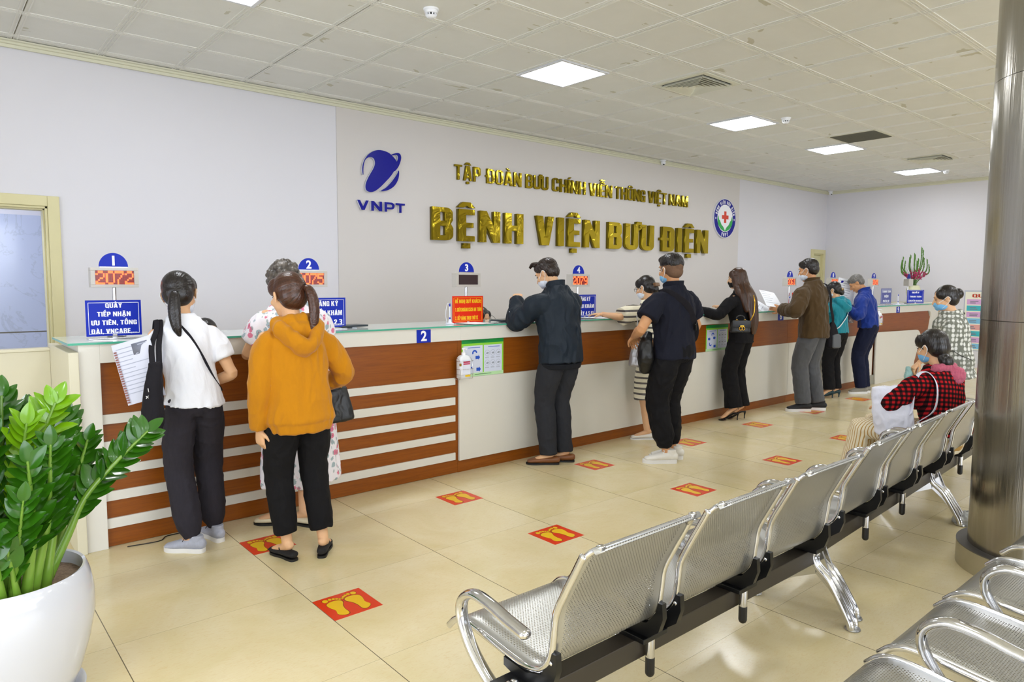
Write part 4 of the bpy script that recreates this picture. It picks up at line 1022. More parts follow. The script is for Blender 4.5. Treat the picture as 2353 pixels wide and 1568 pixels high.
def leaf_bm(bm, base, d, up, ln, wd, mi, fold=.22):
    d = Vector(d).normalized(); s = d.cross(Vector(up)).normalized(); n = s.cross(d).normalized()
    K = 8; rows = []
    for i in range(K + 1):
        u = i / K; w2 = wd * (math.sin(PI * min(1, u * .96 + .03)) ** .62) * (1 - .35 * u) * 1.0
        c = base + d * (ln * u) - n * (ln * .16 * u * u)
        rows.append([bm.verts.new(c + s * (w2 * q) + n * (abs(q) * w2 * fold)) for q in (-1, -.5, 0, .5, 1)])
    for a, b2 in zip(rows, rows[1:]):
        for k in range(4): f = bm.faces.new((a[k], a[k + 1], b2[k + 1], b2[k])); f.material_index = mi
def frond(base, tip, bend, n, sc, light, rb=.018):
    base = Vector(base); tip = Vector(tip); mid = (base + tip) / 2 + Vector(bend)
    P = [base + (mid - base) * .0, base.lerp(mid, .55), mid, mid.lerp(tip, .55) + Vector(bend) * .1, tip]
    P = cr(P, 6); P = [Vector(p) for p in P]; N = len(P)
    bm = B(); chain(bm, [(*p, max(.003, rb * (1 - .80 * (i / (N - 1)) ** .7))) for i, p in enumerate(P)], (1, 0, 0), 10, 1)
    st = obj('stalk', bm, [M_stem], t)
    bm = B()
    for k in range(n):
        u = .34 + .66 * (k + .5) / n; i = min(N - 2, int(u * (N - 1))); p = P[i].lerp(P[i + 1], u * (N - 1) - i); tg = (P[i + 1] - P[i]).normalized()
        if k % 2 == 0: ax = Vector((rnd.uniform(-1, 1) * .35, -1, .2)) if k == 0 else ax
        sd = tg.cross(Vector((.25, 1, .1))).normalized() * (1 if k % 2 else -1)
        dr = (tg * .95 + sd * .9 + Vector((0, 0, .25)) + Vector([rnd.uniform(-.28, .28) for _ in range(3)]))
        l_ = sc * (.064 + .022 * math.sin(PI * min(1, (u - .3) / .8))) * rnd.uniform(.85, 1.18)
        leaf_bm(bm, p, dr, (rnd.uniform(-.5, .5), -.75 + rnd.uniform(-.3, .3), 1), l_, l_ * .31, 0)
    leaf_bm(bm, P[-1], P[-1] - P[-2], (0, -.8, 1), sc * .07, sc * .024, 0)
    lf = obj('leaflets', bm, M_leafl if light else M_leafd, st)
FR = [((.105, -.05), (.47, -.02, .93), (-.035, 0, .045), 24, 1.1, 0), ((.01, -.13), (.16, -.12, 1.16), (-.05, 0, 0), 22, 1.15, 1), ((-.04, -.15), (-.14, -.2, 1.16), (0, 0, 0), 22, 1.15, 1), ((.04, -.16), (.06, -.24, .92), (.02, 0, 0), 16, 1.05, 0), ((.10, -.11), (.17, -.12, .97), (.01, 0, 0), 18, 1.0, 0),
      ((-.09, -.14), (-.22, -.22, 1.05), (0, 0, 0), 20, 1.1, 0), ((-.02, -.05), (.02, .03, 1.18), (0, 0, 0), 22, 1.1, 0), ((.12, -.02), (.22, .10, 1.0), (0, 0, 0), 18, 1.0, 0), ((-.1, -.03), (-.25, 0, 1.2), (0, 0, 0), 22, 1.1, 1), ((.02, .06), (.1, .2, 1.08), (0, 0, 0), 20, 1.05, 0), ((-.12, .08), (-.25, .25, 1.05), (0, 0, 0), 20, 1.0, 0),
      ((.07, .03), (.10, .06, 1.10), (0, 0, 0), 18, 1.0, 0), ((-.02, -.18), (-.05, -.28, .72), (0, 0, 0), 8, .95, 0), ((.02, -.185), (-.01, -.25, .66), (0, 0, 0), 5, .9, 0), ((-.06, -.10), (-.03, -.14, 1.08), (0, 0, 0), 20, 1.1, 0), ((-.13, -.10), (-.13, -.30, .95), (0, 0, 0), 16, 1.05, 1)]
FR += [((.06, -.14), (.13, -.20, 1.02), (.02, 0, 0), 22, 1.0, 0), ((-.01, -.10), (.07, -.16, 1.10), (0, 0, 0), 24, 1.05, 1), ((.09, .02), (.20, .02, 1.08), (0, 0, 0), 22, 1.0, 0), ((-.05, .0), (-.06, -.05, 1.20), (0, 0, 0), 24, 1.1, 0), ((-.08, -.17), (-.12, -.28, 1.10), (0, 0, 0), 24, 1.1, 1), ((.13, .05), (.27, .0, .92), (0, 0, 0), 18, .95, 0), ((.0, -.17), (.04, -.27, .80), (0, 0, 0), 14, .95, 0), ((-.12, -.05), (-.20, -.10, 1.15), (0, 0, 0), 24, 1.1, 0)]
for (bx, by), tp, bd, n, s_, li in FR: frond((bx, by, .42), (tp[0], tp[1], tp[2] * (.94 if tp[2] > 1 else 1)), bd, int(n * 1.3), s_, li, rb=.022 if n > 15 else .016)

# ---------------------------------------------------------------- gladioli in a vase
VX, VY = 13.74, 4.90
t = thing('flower_vase', 'cream ceramic vase on the counter holding the tall gladioli', 'vase', (VX, VY, ZT), group=None)
bm = B(); box(bm, 13.495, 14.2, 4.60, 5.3, 0, 1.18, .004); tag(obj('side_counter', bm, M_edge, None, False), 'cream end block of the counter that carries the flower vase', 'counter')
bm = B(); lathe(bm, [(.060, 0), (.070, .01), (.100, .09), (.118, .18), (.118, .23), (.098, .275), (.086, .300), (.090, .305), (.080, .300)], seg=48); obj('vase_body', bm, simple('cream glaze', 'dad9b8', .2), t, angle=60)
bm = B(); tube(bm, [(.085, -.07, .27), (.102, -.06, .24), (.098, -.07, .21)], .007, 8, 4); obj('relief', bm, simple('dark relief', '4a3a24', .5), t)
t = thing('gladiolus_bouquet', 'tall pink gladioli with green spikes standing in the cream vase', 'flowers', (VX, VY, ZT + .25))
M_pet = simple('magenta petal', 'b3265e', .5, nz=.3, nsc=30); M_gs = simple('gladiolus stem', '4d7a24', .5)
rn = random.Random(5)
for k in range(15):
    a = (k / 14 - .5) * 2; top = (a * .36, rn.uniform(-.14, .14), .46 + .14 * (1 - abs(a)) + rn.uniform(-.05, .06)); top = (top[0], top[1], top[2] + (.14 if k in (7, 8, 12) else 0))
    P = [(a * .02, 0, -.18), (a * .06, 0, .05), (a * .26, top[1] * .5, .22), (a * .38, top[1], top[2] * .66), (a * .36 + .01, top[1], top[2])]
    bm = B(); tube(bm, P, .005, 6, 5); 
    C = [Vector(p) for p in cr(P, 8)]
    for i in range(len(C) - 13, len(C) - 1):
        ell(bm, C[i] + Vector((rn.uniform(-.01, .01), -.008, 0)), (.008, .008, .018), u=6, v=5)
    st = obj('flower_spike', bm, M_gs, t)
    bm = B()
    for i in range(len(C) - 19, len(C) - 12):
        if rn.random() < .7:
            for q in range(3): ell(bm, C[i] + Vector((rn.uniform(-.022, .022), rn.uniform(-.02, .01), rn.uniform(-.014, .014))), (.014, .009, .015), Euler((rn.random() * 3, rn.random() * 3, 0)).to_matrix(), 7, 5)
    if len(bm.verts): obj('blossoms', bm, M_pet, st)
bm = B()
for k in range(26):
    a = rn.uniform(-1, 1); leaf_bm(bm, Vector((a * .03, rn.uniform(-.03, .03), -.05)), (a * .45, rn.uniform(-.2, .2), 1.2), (0, -1, .1), rn.uniform(.30, .50), .010, 0)
obj('leaves', bm, M_gs, t)

# ---------------------------------------------------------------- procedure poster on the end wall
t = thing('wall_poster', 'tall procedure poster with coloured bands on the end wall, behind the standing woman', 'poster', (XR - .002, 3.4, 0))
MP = Matrix(((0, 0, -1, 0), (-1, 0, 0, 0), (0, 1, 0, 0), (0, 0, 0, 1)))     # x -> -y, y -> z, z -> -x
def pq(name, x0, x1, z0, z1, m, d, par=None): b_ = B(); box(b_, x0, x1, z0, z1, d, d + .001); b_.transform(MP); return obj(name, b_, m, par or t, False)
fr_ = pq('frame', -.93, .93, .30, 1.40, simple('poster rail', 'b9bfcc', .4), 0)
pq('sheet', -.91, .91, .32, 1.375, simple('poster ground', 'f0eedd', .5), .002)
HB = ['d7a7d6', '3fb7c4', 'd7a7d6', '7fc3e6', 'e6a9a4', '3fb7c4', 'd7a7d6', '7fc3e6']
for k, hc in enumerate(HB):
    z1_ = 1.24 - k * .115
    bd_ = pq('step_band', -.88, .88, z1_ - .095, z1_, simple('poster band ' + hc, hc, .5) if ('poster band ' + hc) not in bpy.data.materials else bpy.data.materials['poster band ' + hc], .003)
    bm = B()
    for q in range(2):
        for wd_ in range(9): box(bm, -.83 + wd_ * .18, -.83 + wd_ * .18 + rn.uniform(.08, .15), z1_ - .045 - q * .028, z1_ - .031 - q * .028, .0045, .005)
    bm.transform(MP); obj('print', bm, M_ink, bd_, False)
bm = line_bm('QUY TRÌNH KHÁM BỆNH', -.80, .80, 1.275, .06, .002); bm.transform(MP @ Matrix.Translation((0, 0, .0045))); obj('title', bm, simple('red brown print', 'b8381c', .5), t, False)

# ---------------------------------------------------------------- floor stickers
M_st = simple('orange red floor film', 'd93a14', .28, nz=.06, nsc=30); M_ft = simple('yellow footprint film', 'e6b90f', .35); M_fo = simple('dark red outline', '8e3a10', .4)
SOLE = smooth_loop([(.0, -.095), (.020, -.098), (.030, -.08), (.026, -.04), (.030, .0), (.042, .032), (.036, .058), (.012, .066), (-.016, .060), (-.034, .040), (-.030, .005), (-.016, -.035), (-.020, -.075)], 4)
TOES = [(-.026, .083, .0135, .017), (-.002, .090, .0085, .011), (.015, .088, .0075, .0095), (.029, .081, .007, .0085), (.040, .071, .006, .0075)]
def foot(sg):
    bm = B()
    prism(bm, SOLE[::1], .0011, .0014); 
    for x, y, a, b_ in TOES: prism(bm, [(x + a * math.cos(2 * PI * k / 14), y + b_ * math.sin(2 * PI * k / 14)) for k in range(14)], .0011, .0014)
    out = B(); merge(out, fill_poly([[(p[0] * 1.10 + .001, p[1] * 1.06 + .001) for p in SOLE]], .0003), Matrix.Translation((0, 0, .00095)), 1)
    for x, y, a, b_ in TOES: prism(out, [(x * 1.02 + (a + .002) * math.cos(2 * PI * k / 14), y + .001 + (b_ + .002) * math.sin(2 * PI * k / 14)) for k in range(14)], .0008, .00105, mi=1)
    merge(bm, out); 
    bm.transform(Matrix.Rotation(R(6 * sg), 4, 'Z') @ Matrix.Diagonal((-sg * 1.02, .98, 1, 1)))
    bmesh.ops.recalc_face_normals(bm, faces=bm.faces)
    bm.transform(Matrix.Translation((sg * .055, 0, 0)))
    return bm
def sticker(x, y, label, proto=None):
    if proto: t = copy_tree(proto); t.location = (x, y, 0); t['label'] = label; return t
    t = thing('floor_sticker', label, 'floor sticker', (x, y, 0), group='footprint floor stickers')
    bm = B(); box(bm, -.122, .122, -.119, .119, .0, .0008); obj('sticker_base', bm, M_st, t, False)
    for sg in (-1, 1): obj('footprint', foot(sg), [M_ft, M_fo], t, False)
    return t
k_ = 1.01333
s0 = sticker(1.472, 2.918, 'red sticker with two yellow footprints nearest the camera, on a tile joint')
A_ = [(1.452, 3.851, 'red footprint sticker half covered by the shoes of the woman in the mustard hoodie'), (2.80, 3.842, 'red footprint sticker in front of the join between striped and white counter units'), (4.177, 3.84, 'red footprint sticker just right of the man in navy'), (5.463, 3.83, 'red footprint sticker right of the white trainers of the man in the black polo'), (6.716, 3.85, 'red footprint sticker in front of the woman with long hair'), (7.90, 3.86, 'red footprint sticker under the trainers of the man in the brown jacket'), (9.24, 3.89, 'red footprint sticker below the man in the blue shirt'), (10.67, 3.95, 'farthest red footprint sticker of the row beside the counter'),
      (2.825, 2.90, 'red footprint sticker beyond the nearest bench back, below the first white panel'), (4.223, 2.91, 'red footprint sticker of the outer row, third from the camera'), (5.512, 2.92, 'red footprint sticker of the outer row, fourth from the camera'), (6.784, 2.945, 'red footprint sticker of the outer row left of the seated woman'), (7.95, 2.96, 'red footprint sticker partly hidden behind the knees of the seated woman')]
for x, y, l in A_: sticker(x * k_, y * k_, l, s0)
# bits on the floor
bm = B(); tube(bm, [(.84, 4.36, .004), (1.0, 4.34, .004), (1.06, 4.40, .004), (1.2, 4.39, .004)], .003, 6, 5); tag(obj('floor_cable', bm, M_black, None), 'thin black cable lying on the floor at the foot of the striped counter', 'cable')

# ---------------------------------------------------------------- people
def V(*a): return Vector(a if len(a) > 1 else a[0])
def fold_disp(me, amp, sc=(9, 9, 4), seed=0.0, amp2=0.0):
    n = len(me.vertices); co = np.empty(n * 3, 'f'); no = np.empty(n * 3, 'f')
    me.vertices.foreach_get('co', co); me.vertices.foreach_get('normal', no)
    co = co.reshape(-1, 3); no = no.reshape(-1, 3); d = np.zeros(n, 'f'); N = noise.noise
    S = np.array(sc, 'f'); q = co * S + seed
    for i in range(n):
        x, y, z = q[i]; a = N((x, y, z)); b = 1 - abs(N((x * 1.7 + a, y * 1.7, z * 1.9 + 3)))* 2.2
        d[i] = a * amp + b * amp2
    co += no * d[:, None]
    me.vertices.foreach_set('co', co.ravel()); me.update()
def fuse(name, bm, voxel, smooth, mats, parent, disp=None, seed=0.0):
    bmesh.ops.recalc_face_normals(bm, faces=bm.faces)
    me = bpy.data.meshes.new('tmp'); bm.to_mesh(me); bm.free()
    o = bpy.data.objects.new('tmp', me); COL.objects.link(o)
    m = o.modifiers.new('r', 'REMESH'); m.mode = 'VOXEL'; m.voxel_size = voxel
    if smooth: s = o.modifiers.new('s', 'SMOOTH'); s.factor = .5; s.iterations = smooth
    out = bpy.data.meshes.new_from_object(o.evaluated_get(bpy.context.evaluated_depsgraph_get()))
    bpy.data.objects.remove(o); bpy.data.meshes.remove(me)
    if disp: fold_disp(out, disp[0], disp[2] if len(disp) > 2 else (9, 9, 4), seed, disp[1])
    out.name = name; out.materials.clear()
    return obj(name, out, mats, parent)
def ik(a, c, l1, l2, pole):
    d = c - a; L = d.length; mx = (l1 + l2) * .995
    if L > mx: c = a + d * (mx / L); d = c - a; L = mx
    u = d / L; x = (l1 * l1 - l2 * l2 + L * L) / (2 * L); h = math.sqrt(max(0, l1 * l1 - x * x))
    p = Vector(pole) - u * Vector(pole).dot(u)
    if p.length < 1e-4: p = u.orthogonal()
    return a + u * x + p.normalized() * h, c
def skin_mat(name, c, c2):
    t = NT(name); f = t.noise(t.coord(), 14, 3); t.set(col=t.mix(f, hexc(c), hexc(c2)), rough=.5, spec=.35); t.b.inputs['Subsurface Weight'].default_value = .08; t.b.inputs['Subsurface Radius'].default_value = (.02, .008, .004); return t.m
M_skin = skin_mat('skin', 'dcaa80', 'e4b890'); M_skin2 = skin_mat('tanned skin', 'c98f62', 'd39f72')
def hair_mat(name, c, c2, rough=.32):
    t = NT(name); a = t.n('ShaderNodeAttribute', attribute_name='streak').outputs['Fac']
    f = t.noise(t.coord(), 160, 2)
    t.set(col=t.mix(t.math('MULTIPLY_ADD', a, .9, t.math('MULTIPLY', f, .15)), hexc(c), hexc(c2)), rough=rough, spec=.5); t.bump(a, .35, .003); return t.m
H_black = hair_mat('black hair', '070506', '221a18'); H_brown = hair_mat('dark brown hair', '1c0d08', '5a3522'); H_dk = hair_mat('very dark brown hair', '0e0807', '33211a'); H_grey = hair_mat('greying hair', '2c2a2a', '8b8783', .45); H_long = hair_mat('long chestnut hair', '180a05', '4e2c14'); H_sal = hair_mat('black hair with grey strands', '17120f', '6d645c', .4)
M_stub = simple('shaved hair stubble', '6f523d', .8, nz=.35, nsc=30); M_eye = simple('dark eye', '0c0806', .2); M_brow = simple('eyebrow', '1c1410', .8); M_maskb = fabric('blue mask fabric', '77b7e6', .7, fold=.2, fdist=.004); M_maskw = fabric('white mask fabric', 'dfe6f5', .7, fold=.2, fdist=.004); M_maskk = fabric('black mask fabric', '131315', .7, fold=.2, fdist=.004)
M_loop = simple('mask ear loop', 'eef0f4', .6); M_lip = simple('lip', 'b0655a', .5)
def streaks(me, C, axis, k, amp, seed, kz=2.0):
    """strand relief and a 'streak' attribute flowing along meridians about the axis through C"""
    n = len(me.vertices); co = np.empty(n * 3, 'f'); no = np.empty(n * 3, 'f')
    me.vertices.foreach_get('co', co); me.vertices.foreach_get('normal', no); co = co.reshape(-1, 3); no = no.reshape(-1, 3)
    A = Vector(axis).normalized(); X = A.orthogonal().normalized(); Y = A.cross(X)
    p = co - np.array(C, 'f'); x = p @ np.array(X, 'f'); y = p @ np.array(Y, 'f'); z = p @ np.array(A, 'f')
    r = np.sqrt(x * x + y * y) + 1e-6; cx, sy = x / r, y / r; st = np.zeros(n, 'f'); N = noise.noise
    for i in range(n): st[i] = .5 + .5 * N((float(cx[i]) * k + seed, float(sy[i]) * k, float(z[i]) * kz)) + .45 * N((float(cx[i]) * k * 2.7, float(sy[i]) * k * 2.7 + seed, float(z[i]) * kz * 2))
    co += no * ((st - .5) * amp)[:, None]
    me.vertices.foreach_set('co', co.ravel())
    at = me.attributes.get('streak') or me.attributes.new('streak', 'FLOAT', 'POINT'); at.data.foreach_set('value', np.clip(st, 0, 1)); me.update()

class Person:
    def __init__(s, label, x, y, rz, H, sex='f', lean=0, side=0, twist=0, head=(0, 0, 0), hip=(0, 0, 0), w=1.0, skin=None, sit=False, hs=1.0):
        s.k = k = H / 1.70; s.sex = sex; s.w = w; s.lean, s.side, s.tw = R(lean), R(side), R(twist)
        s.t = thing('person', label, 'person', (x, y, 0), R(rz)); s.t.scale = (k, k, k)
        s.hip = V(*hip) / k; s.skin = skin or M_skin; s.sw = (.158 if sex == 'f' else .185) * (w * .5 + .5)
        s.hands = {}; s.inv = Matrix.Rotation(-R(rz), 3, 'Z'); s.loc = V(x, y, 0)
        s.Rt = Matrix.Rotation(-s.lean, 3, 'X') @ Matrix.Rotation(s.side, 3, 'Y') @ Matrix.Rotation(s.tw, 3, 'Z')
        yw, pt, rl = head
        s.Rh = s.Rt @ Matrix.Rotation(R(yw), 3, 'Z') @ Matrix.Rotation(R(pt), 3, 'X') @ Matrix.Rotation(R(rl), 3, 'Y')
        s.nb = s.T((0, -.012, 1.435)); s.C = s.nb + s.Rh @ V(0, .018, .05) + (s.Rh @ V(0, .008, .09)); s.hs = hs
        s.seed = (x * 7.3) % 10
        s.legs = []; s.arms = {}
    def L(s, wx, wy, wz):     # a place in the room -> the figure's own frame
        return (s.inv @ (V(wx, wy, wz) - s.loc)) / s.k
    def T(s, p):
        p = V(*p); u = max(0, min(1, (p.z - .90) / .30)); u = u * u * (3 - 2 * u)
        q = p - V(0, 0, .92)
        M = Matrix.Rotation(-s.lean * u, 3, 'X') @ Matrix.Rotation(s.side * u, 3, 'Y') @ Matrix.Rotation(s.tw * u, 3, 'Z')
        return M @ q + V(0, 0, .92) + s.hip
    def Hd(s, p): return s.C + s.Rh @ (V(*p) * s.hs)
    def hell(s, bm, c, r, u=18, v=12, rot=None): ell(bm, s.Hd(c), tuple(q * s.hs for q in r), s.Rh @ rot if rot is not None else s.Rh, u, v)
    def torso(s, bm, secs, caps=(2, 2), sq=.9, seg=22, n=4):
        out = []
        for z, rx, ry, yo in secs:
            p = s.T((0, yo, z)); out.append((*p, rx * s.w, ry * (s.w * .7 + .3)))
        chain(bm, out, tuple(s.Rt @ V(1, 0, 0)) , seg, n, caps, sq=sq, upx=1)
    def arm(s, sd, wrist, pole, world=True, hand=None, curl=35, palm=None, shrug=0):
        sg = 1 if sd == 'R' else -1
        S = s.T((sg * s.sw, -.008, 1.338 + shrug)); Wp = s.L(*wrist) if world else V(*wrist)
        E, Wp = ik(S, Wp, .285, .25, pole)
        s.arms[sd] = (S, E, Wp); 
        hd = (Wp - E).normalized() if hand is None else V(*hand).normalized()
        s.hands[sd] = (Wp, hd, curl, V(*(palm or (0, .2, -1))))
    def leg(s, sd, foot, head, knee=(0, 1, 0), lift=0.0, world=True):
        sg = 1 if sd == 'R' else -1
        a = (s.L(foot[0], foot[1], 0) if world else V(foot[0], foot[1], 0)); A = V(a.x, a.y, .085 + lift)
        H_ = V(sg * .088 * (s.w * .5 + .5), 0, .90) + s.hip; Kn, A2 = ik(H_, A, .416, .414, knee)
        s.legs.append((sd, H_, Kn, A, R(head))); return A
    def hand_bm(s, bm, sd):
        W, d, curl, pn = s.hands[sd]; sg = 1 if sd == 'R' else -1
        n = (pn - d * pn.dot(d)); n = n.normalized() if n.length > .01 else d.orthogonal(); lat = d.cross(n).normalized() * (1 if sd == 'L' else -1)   # towards the thumb
        f = .94 if s.sex == 'f' else 1.05
        chain(bm, [(*W, .026 * f, .020 * f), (*(W + d * .03), .034 * f, .017 * f), (*(W + d * .065), .041 * f, .015 * f), (*(W + d * .085), .040 * f, .013 * f)], tuple(lat), 12, 2, sq=.85)
        for q, (o, ln) in enumerate(((.030, .070), (.0105, .079), (-.009, .073), (-.028, .058))):
            p = W + d * (.082 * f) + lat * (o * f); dd = (d + lat * (o * 2.2)).normalized(); P = [p - dd * .012]; c = R(curl) * (1 + .12 * q)
            r_ = .0082 * f * (1 if q < 3 else .88)
            for a, seg in ((.35, .44), (.95, .30), (1.45, .26)):
                v = dd * math.cos(c * a) + n * math.sin(c * a); p = P[-1] + v * (ln * f * seg + (.012 if a < .5 else 0)); P.append(p)
            chain(bm, [(*pp, r_ * (1 - .09 * i)) for i, pp in enumerate(P)], tuple(lat), 8, 2)
        th = W + d * .022 + lat * .022; t1 = th + (d * .55 + lat * .75 + n * .25).normalized() * .038; t2 = t1 + (d * .9 + lat * .25 + n * .45).normalized() * .030; t3 = t2 + (d * .95 + n * .5).normalized() * .022
        chain(bm, [(*th, .014), (*t1, .0115), (*t2, .0098), (*t3, .0082)], tuple(n), 8, 2)
    def body(s, legs_from=.5, voxel=.0048, ears=True):
        bm = B(); sk = .96
        s.torso(bm, [(.86, .12, .08, 0), (.95, .125, .08, 0), (1.08, .105, .07, 0), (1.25, .12, .075, -.005), (1.36, .12, .06, -.01), (1.42, .055, .05, -.012)], sq=1)
        chain(bm, [(*(s.nb - (s.Rt @ V(0, 0, .05))), .062, .060), (*s.nb, .054, .056), (*(s.nb + s.Rh @ V(0, .010, .06)), .050, .054), (*(s.C + s.Rh @ V(0, -.018, -.03)), .052, .056)], tuple(s.Rt @ V(1, 0, 0)), 16, 3)
        # head
        s.hell(bm, (0, -.012, .030), (.076, .094, .088)); s.hell(bm, (0, .020, -.020), (.066, .070, .078)); s.hell(bm, (0, .030, -.068), (.047, .048, .038)); s.hell(bm, (0, .058, -.092), (.023, .022, .018))
        s.hell(bm, (0, .068, .032), (.052, .020, .022)); s.hell(bm, (-.038, .062, -.022), (.024, .020, .022)); s.hell(bm, (.038, .062, -.022), (.024, .020, .022))
        P = [s.Hd(p) for p in ((0, .080, .022), (0, .094, -.004), (0, .107, -.027), (0, .088, -.036))]
        chain(bm, [(*P[0], .008, .008), (*P[1], .010, .009), (*P[2], .014, .011), (*P[3], .012, .008)], tuple(s.Rh @ V(1, 0, 0)), 10, 2)
        s.hell(bm, (0, .084, -.058), (.023, .011, .006)); s.hell(bm, (0, .083, -.068), (.019, .011, .006))
        if ears:
            for sg in (-1, 1):
                rot = Matrix.Rotation(R(22 * sg), 3, 'Z') @ Matrix.Rotation(R(-12), 3, 'X')
                s.hell(bm, (sg * .080, -.010, -.004), (.006, .019, .031), rot=rot); s.hell(bm, (sg * .086, -.015, .010), (.006, .016, .016), rot=rot)
        for sd, (S, E, W) in s.arms.items():
            m = (S + E) / 2; f = E + (W - E) * .3; q = .040 if s.sex == 'f' else .048
            chain(bm, [(*S, q * 1.1), (*m, q), (*(S + (E - S) * .85), q * .86), (*E, q * .84), (*f, q * .90), (*(E + (W - E) * .7), q * .70), (*W, .026, .022)], (0, 0, 1), 14, 3)
            s.hand_bm(bm, sd)
        for sd, H_, K, A, hd in s.legs:
            c = K + (A - K) * .28; dirn = V(-math.sin(hd), math.cos(hd), 0)
            chain(bm, [(*(H_ + (K - H_) * .1), .070), (*((H_ + K) / 2), .062), (*K, .050), (*(c - dirn * .008), .052), (*(K + (A - K) * .65), .038), (*(A + V(0, 0, .01)), .032)], (1, 0, 0), 14, 3)
            chain(bm, [(*(A + V(0, 0, .0) - dirn * .018), .030), (*(A + dirn * .045 - V(0, 0, .026 + (A.z - .085) * .30)), .032, .024), (*(A + dirn * .10 - V(0, 0, .043 + (A.z - .085) * .80)), .036, .018), (*(A + dirn * .140 - V(0, 0, .056 + (A.z - .085) * .95)), .028, .011)], (dirn.y, -dirn.x, 0), 12, 3, upx=1)
        s.b = fuse('body', bm, voxel, 3, s.skin, s.t)
        for sg in (-1, 1):
            b = B(); s.hell(b, (sg * .030, .079, .008), (.012, .007, .0042)); obj('eye', b, M_eye, s.b)
            b = B(); s.hell(b, (sg * .031, .084, .030), (.015, .005, .0026), rot=Matrix.Rotation(R(-6 * sg), 3, 'Y')); obj('eyebrow', b, s.browm if hasattr(s, 'browm') else M_brow, s.b)
        return s
    def mask(s, mat):
        b = B(); s.hell(b, (0, .034, -.052), (.062, .066, .050), 24, 16); s.hell(b, (0, .052, -.040), (.044, .056, .036), 20, 14); s.hell(b, (0, .058, -.070), (.034, .040, .030), 20, 14)
        m = fuse('face_mask', b, .004, 3, mat, s.t)
        for sg in (-1, 1):
            b = B(); tube(b, [s.Hd(p) for p in ((sg * .055, .062, -.022), (sg * .074, .025, -.004), (sg * .088, -.012, .022), (sg * .092, -.034, .0), (sg * .084, -.020, -.028), (sg * .070, .010, -.055), (sg * .052, .040, -.078))], .0022, 6, 3)
            obj('ear_loop', b, M_loop if mat is not M_maskk else M_black, m)
    def hair(s, style, mat, bun=None, pony=None, tie=None):
        b = B(); ax = (0, -.4, 1); c0 = (0, -.01, .03)
        if style in ('pony', 'bun', 'long', 'bob'):
            s.hell(b, (0, -.022, .040), (.086, .096, .092), 24, 16); s.hell(b, (0, -.052, .0), (.080, .066, .078), 20, 14)
            for sg in (-1, 1): s.hell(b, (sg * .055, .022, .052), (.032, .052, .050))
        if style == 'short':
            s.hell(b, (0, -.018, .050), (.084, .096, .082), 24, 16); s.hell(b, (0, -.050, .010), (.077, .060, .070)); s.hell(b, (0, .035, .075), (.060, .055, .040)); ax = (0, .1, 1)
        if style == 'fade':
            s.hell(b, (0, -.014, .060), (.083, .098, .074), 24, 16); s.hell(b, (0, .048, .084), (.060, .052, .036)); s.hell(b, (0, -.062, .050), (.070, .048, .056)); ax = (0, .1, 1)
        if style == 'curly':
            rr_ = random.Random(4); s.hell(b, (0, -.020, .048), (.098, .104, .092), 24, 16); s.hell(b, (0, -.050, .0), (.096, .076, .078))
            for k in range(70):
                a, e = rr_.uniform(0, 2 * PI), rr_.uniform(-.5, 1.4); rad = V(.098 * math.cos(a) * math.cos(e), .104 * math.sin(a) * math.cos(e), .094 * math.sin(e))
                if rad.y < .07: s.hell(b, tuple(V(0, -.022, .035) + rad), (.020, .020, .018), 8, 6)
        if style == 'bob':
            for sg in (-1, 1): chain(b, [(*s.Hd((sg * .070, -.02, .02)), .030, .050), (*s.Hd((sg * .078, -.01, -.06)), .022, .045), (*s.Hd((sg * .072, .0, -.12)), .012, .032)], tuple(s.Rh @ V(1, 0, 0)), 12, 3)
            s.hell(b, (0, -.06, -.06), (.078, .04, .07))
        if style == 'long':
            nb = s.nb
            D = [s.Hd((0, -.055, .02)), s.Hd((0, -.075, -.08)), s.T((.01, -.135, 1.36)), s.T((.02, -.150, 1.20)), s.T((.03, -.150, 1.06)), s.T((.035, -.140, .95))]
            chain(b, [(*D[0], .084, .060), (*D[1], .088, .055), (*D[2], .105, .040), (*D[3], .108, .034), (*D[4], .090, .028), (*D[5], .045, .018)], tuple(s.Rt @ V(1, 0, 0)), 22, 5, upx=1)
            for sg in (-1, 1): chain(b, [(*s.Hd((sg * .072, .0, .02)), .026, .045), (*s.Hd((sg * .082, -.01, -.08)), .022, .045), (*s.T((sg * .10, -.07, 1.38)), .03, .05), (*s.T((sg * .09, -.13, 1.2)), .02, .03)], tuple(s.Rh @ V(1, 0, 0)), 12, 4)
        if style == 'bun': 
            c = bun or (0, -.125, .0); s.hell(b, c, (.050, .040, .050)); s.hell(b, (c[0] * .7, c[1] * .85, c[2] * .8), (.05, .03, .045))
        if style == 'pony': ax = tuple(-V(*pony[0]).normalized()) ; c0 = (0, -.01, .02)
        if style == 'fade':
            st = B(); s.hell(st, (0, -.0135, .026), (.0785, .0955, .084), 24, 16); s.hell(st, (0, -.045, -.012), (.067, .058, .058))
            bmesh.ops.bisect_plane(st, geom=list(st.verts) + list(st.edges) + list(st.faces), plane_co=s.Hd((0, .045, .02)), plane_no=s.Rh @ V(0, 1, -.25), clear_outer=True)
            bmesh.ops.holes_fill(st, edges=st.edges)
            fuse('shaved_sides', st, .005, 2, M_stub, s.t)
        h = fuse('hair', b, .0048, 4, mat, s.t)
        A = s.Rh @ V(*ax)
        if style == 'long':
            streaks(h.data, s.Hd(c0), s.Rt @ V(0, -.15, 1), 22, .002, s.seed, 1.5)
        else: streaks(h.data, s.Hd(c0), A, (22 if style != 'curly' else 4), .0018 if style not in ('short', 'fade') else .006, s.seed, 3 if style not in ('short', 'fade', 'curly') else 30)
        s.h = h
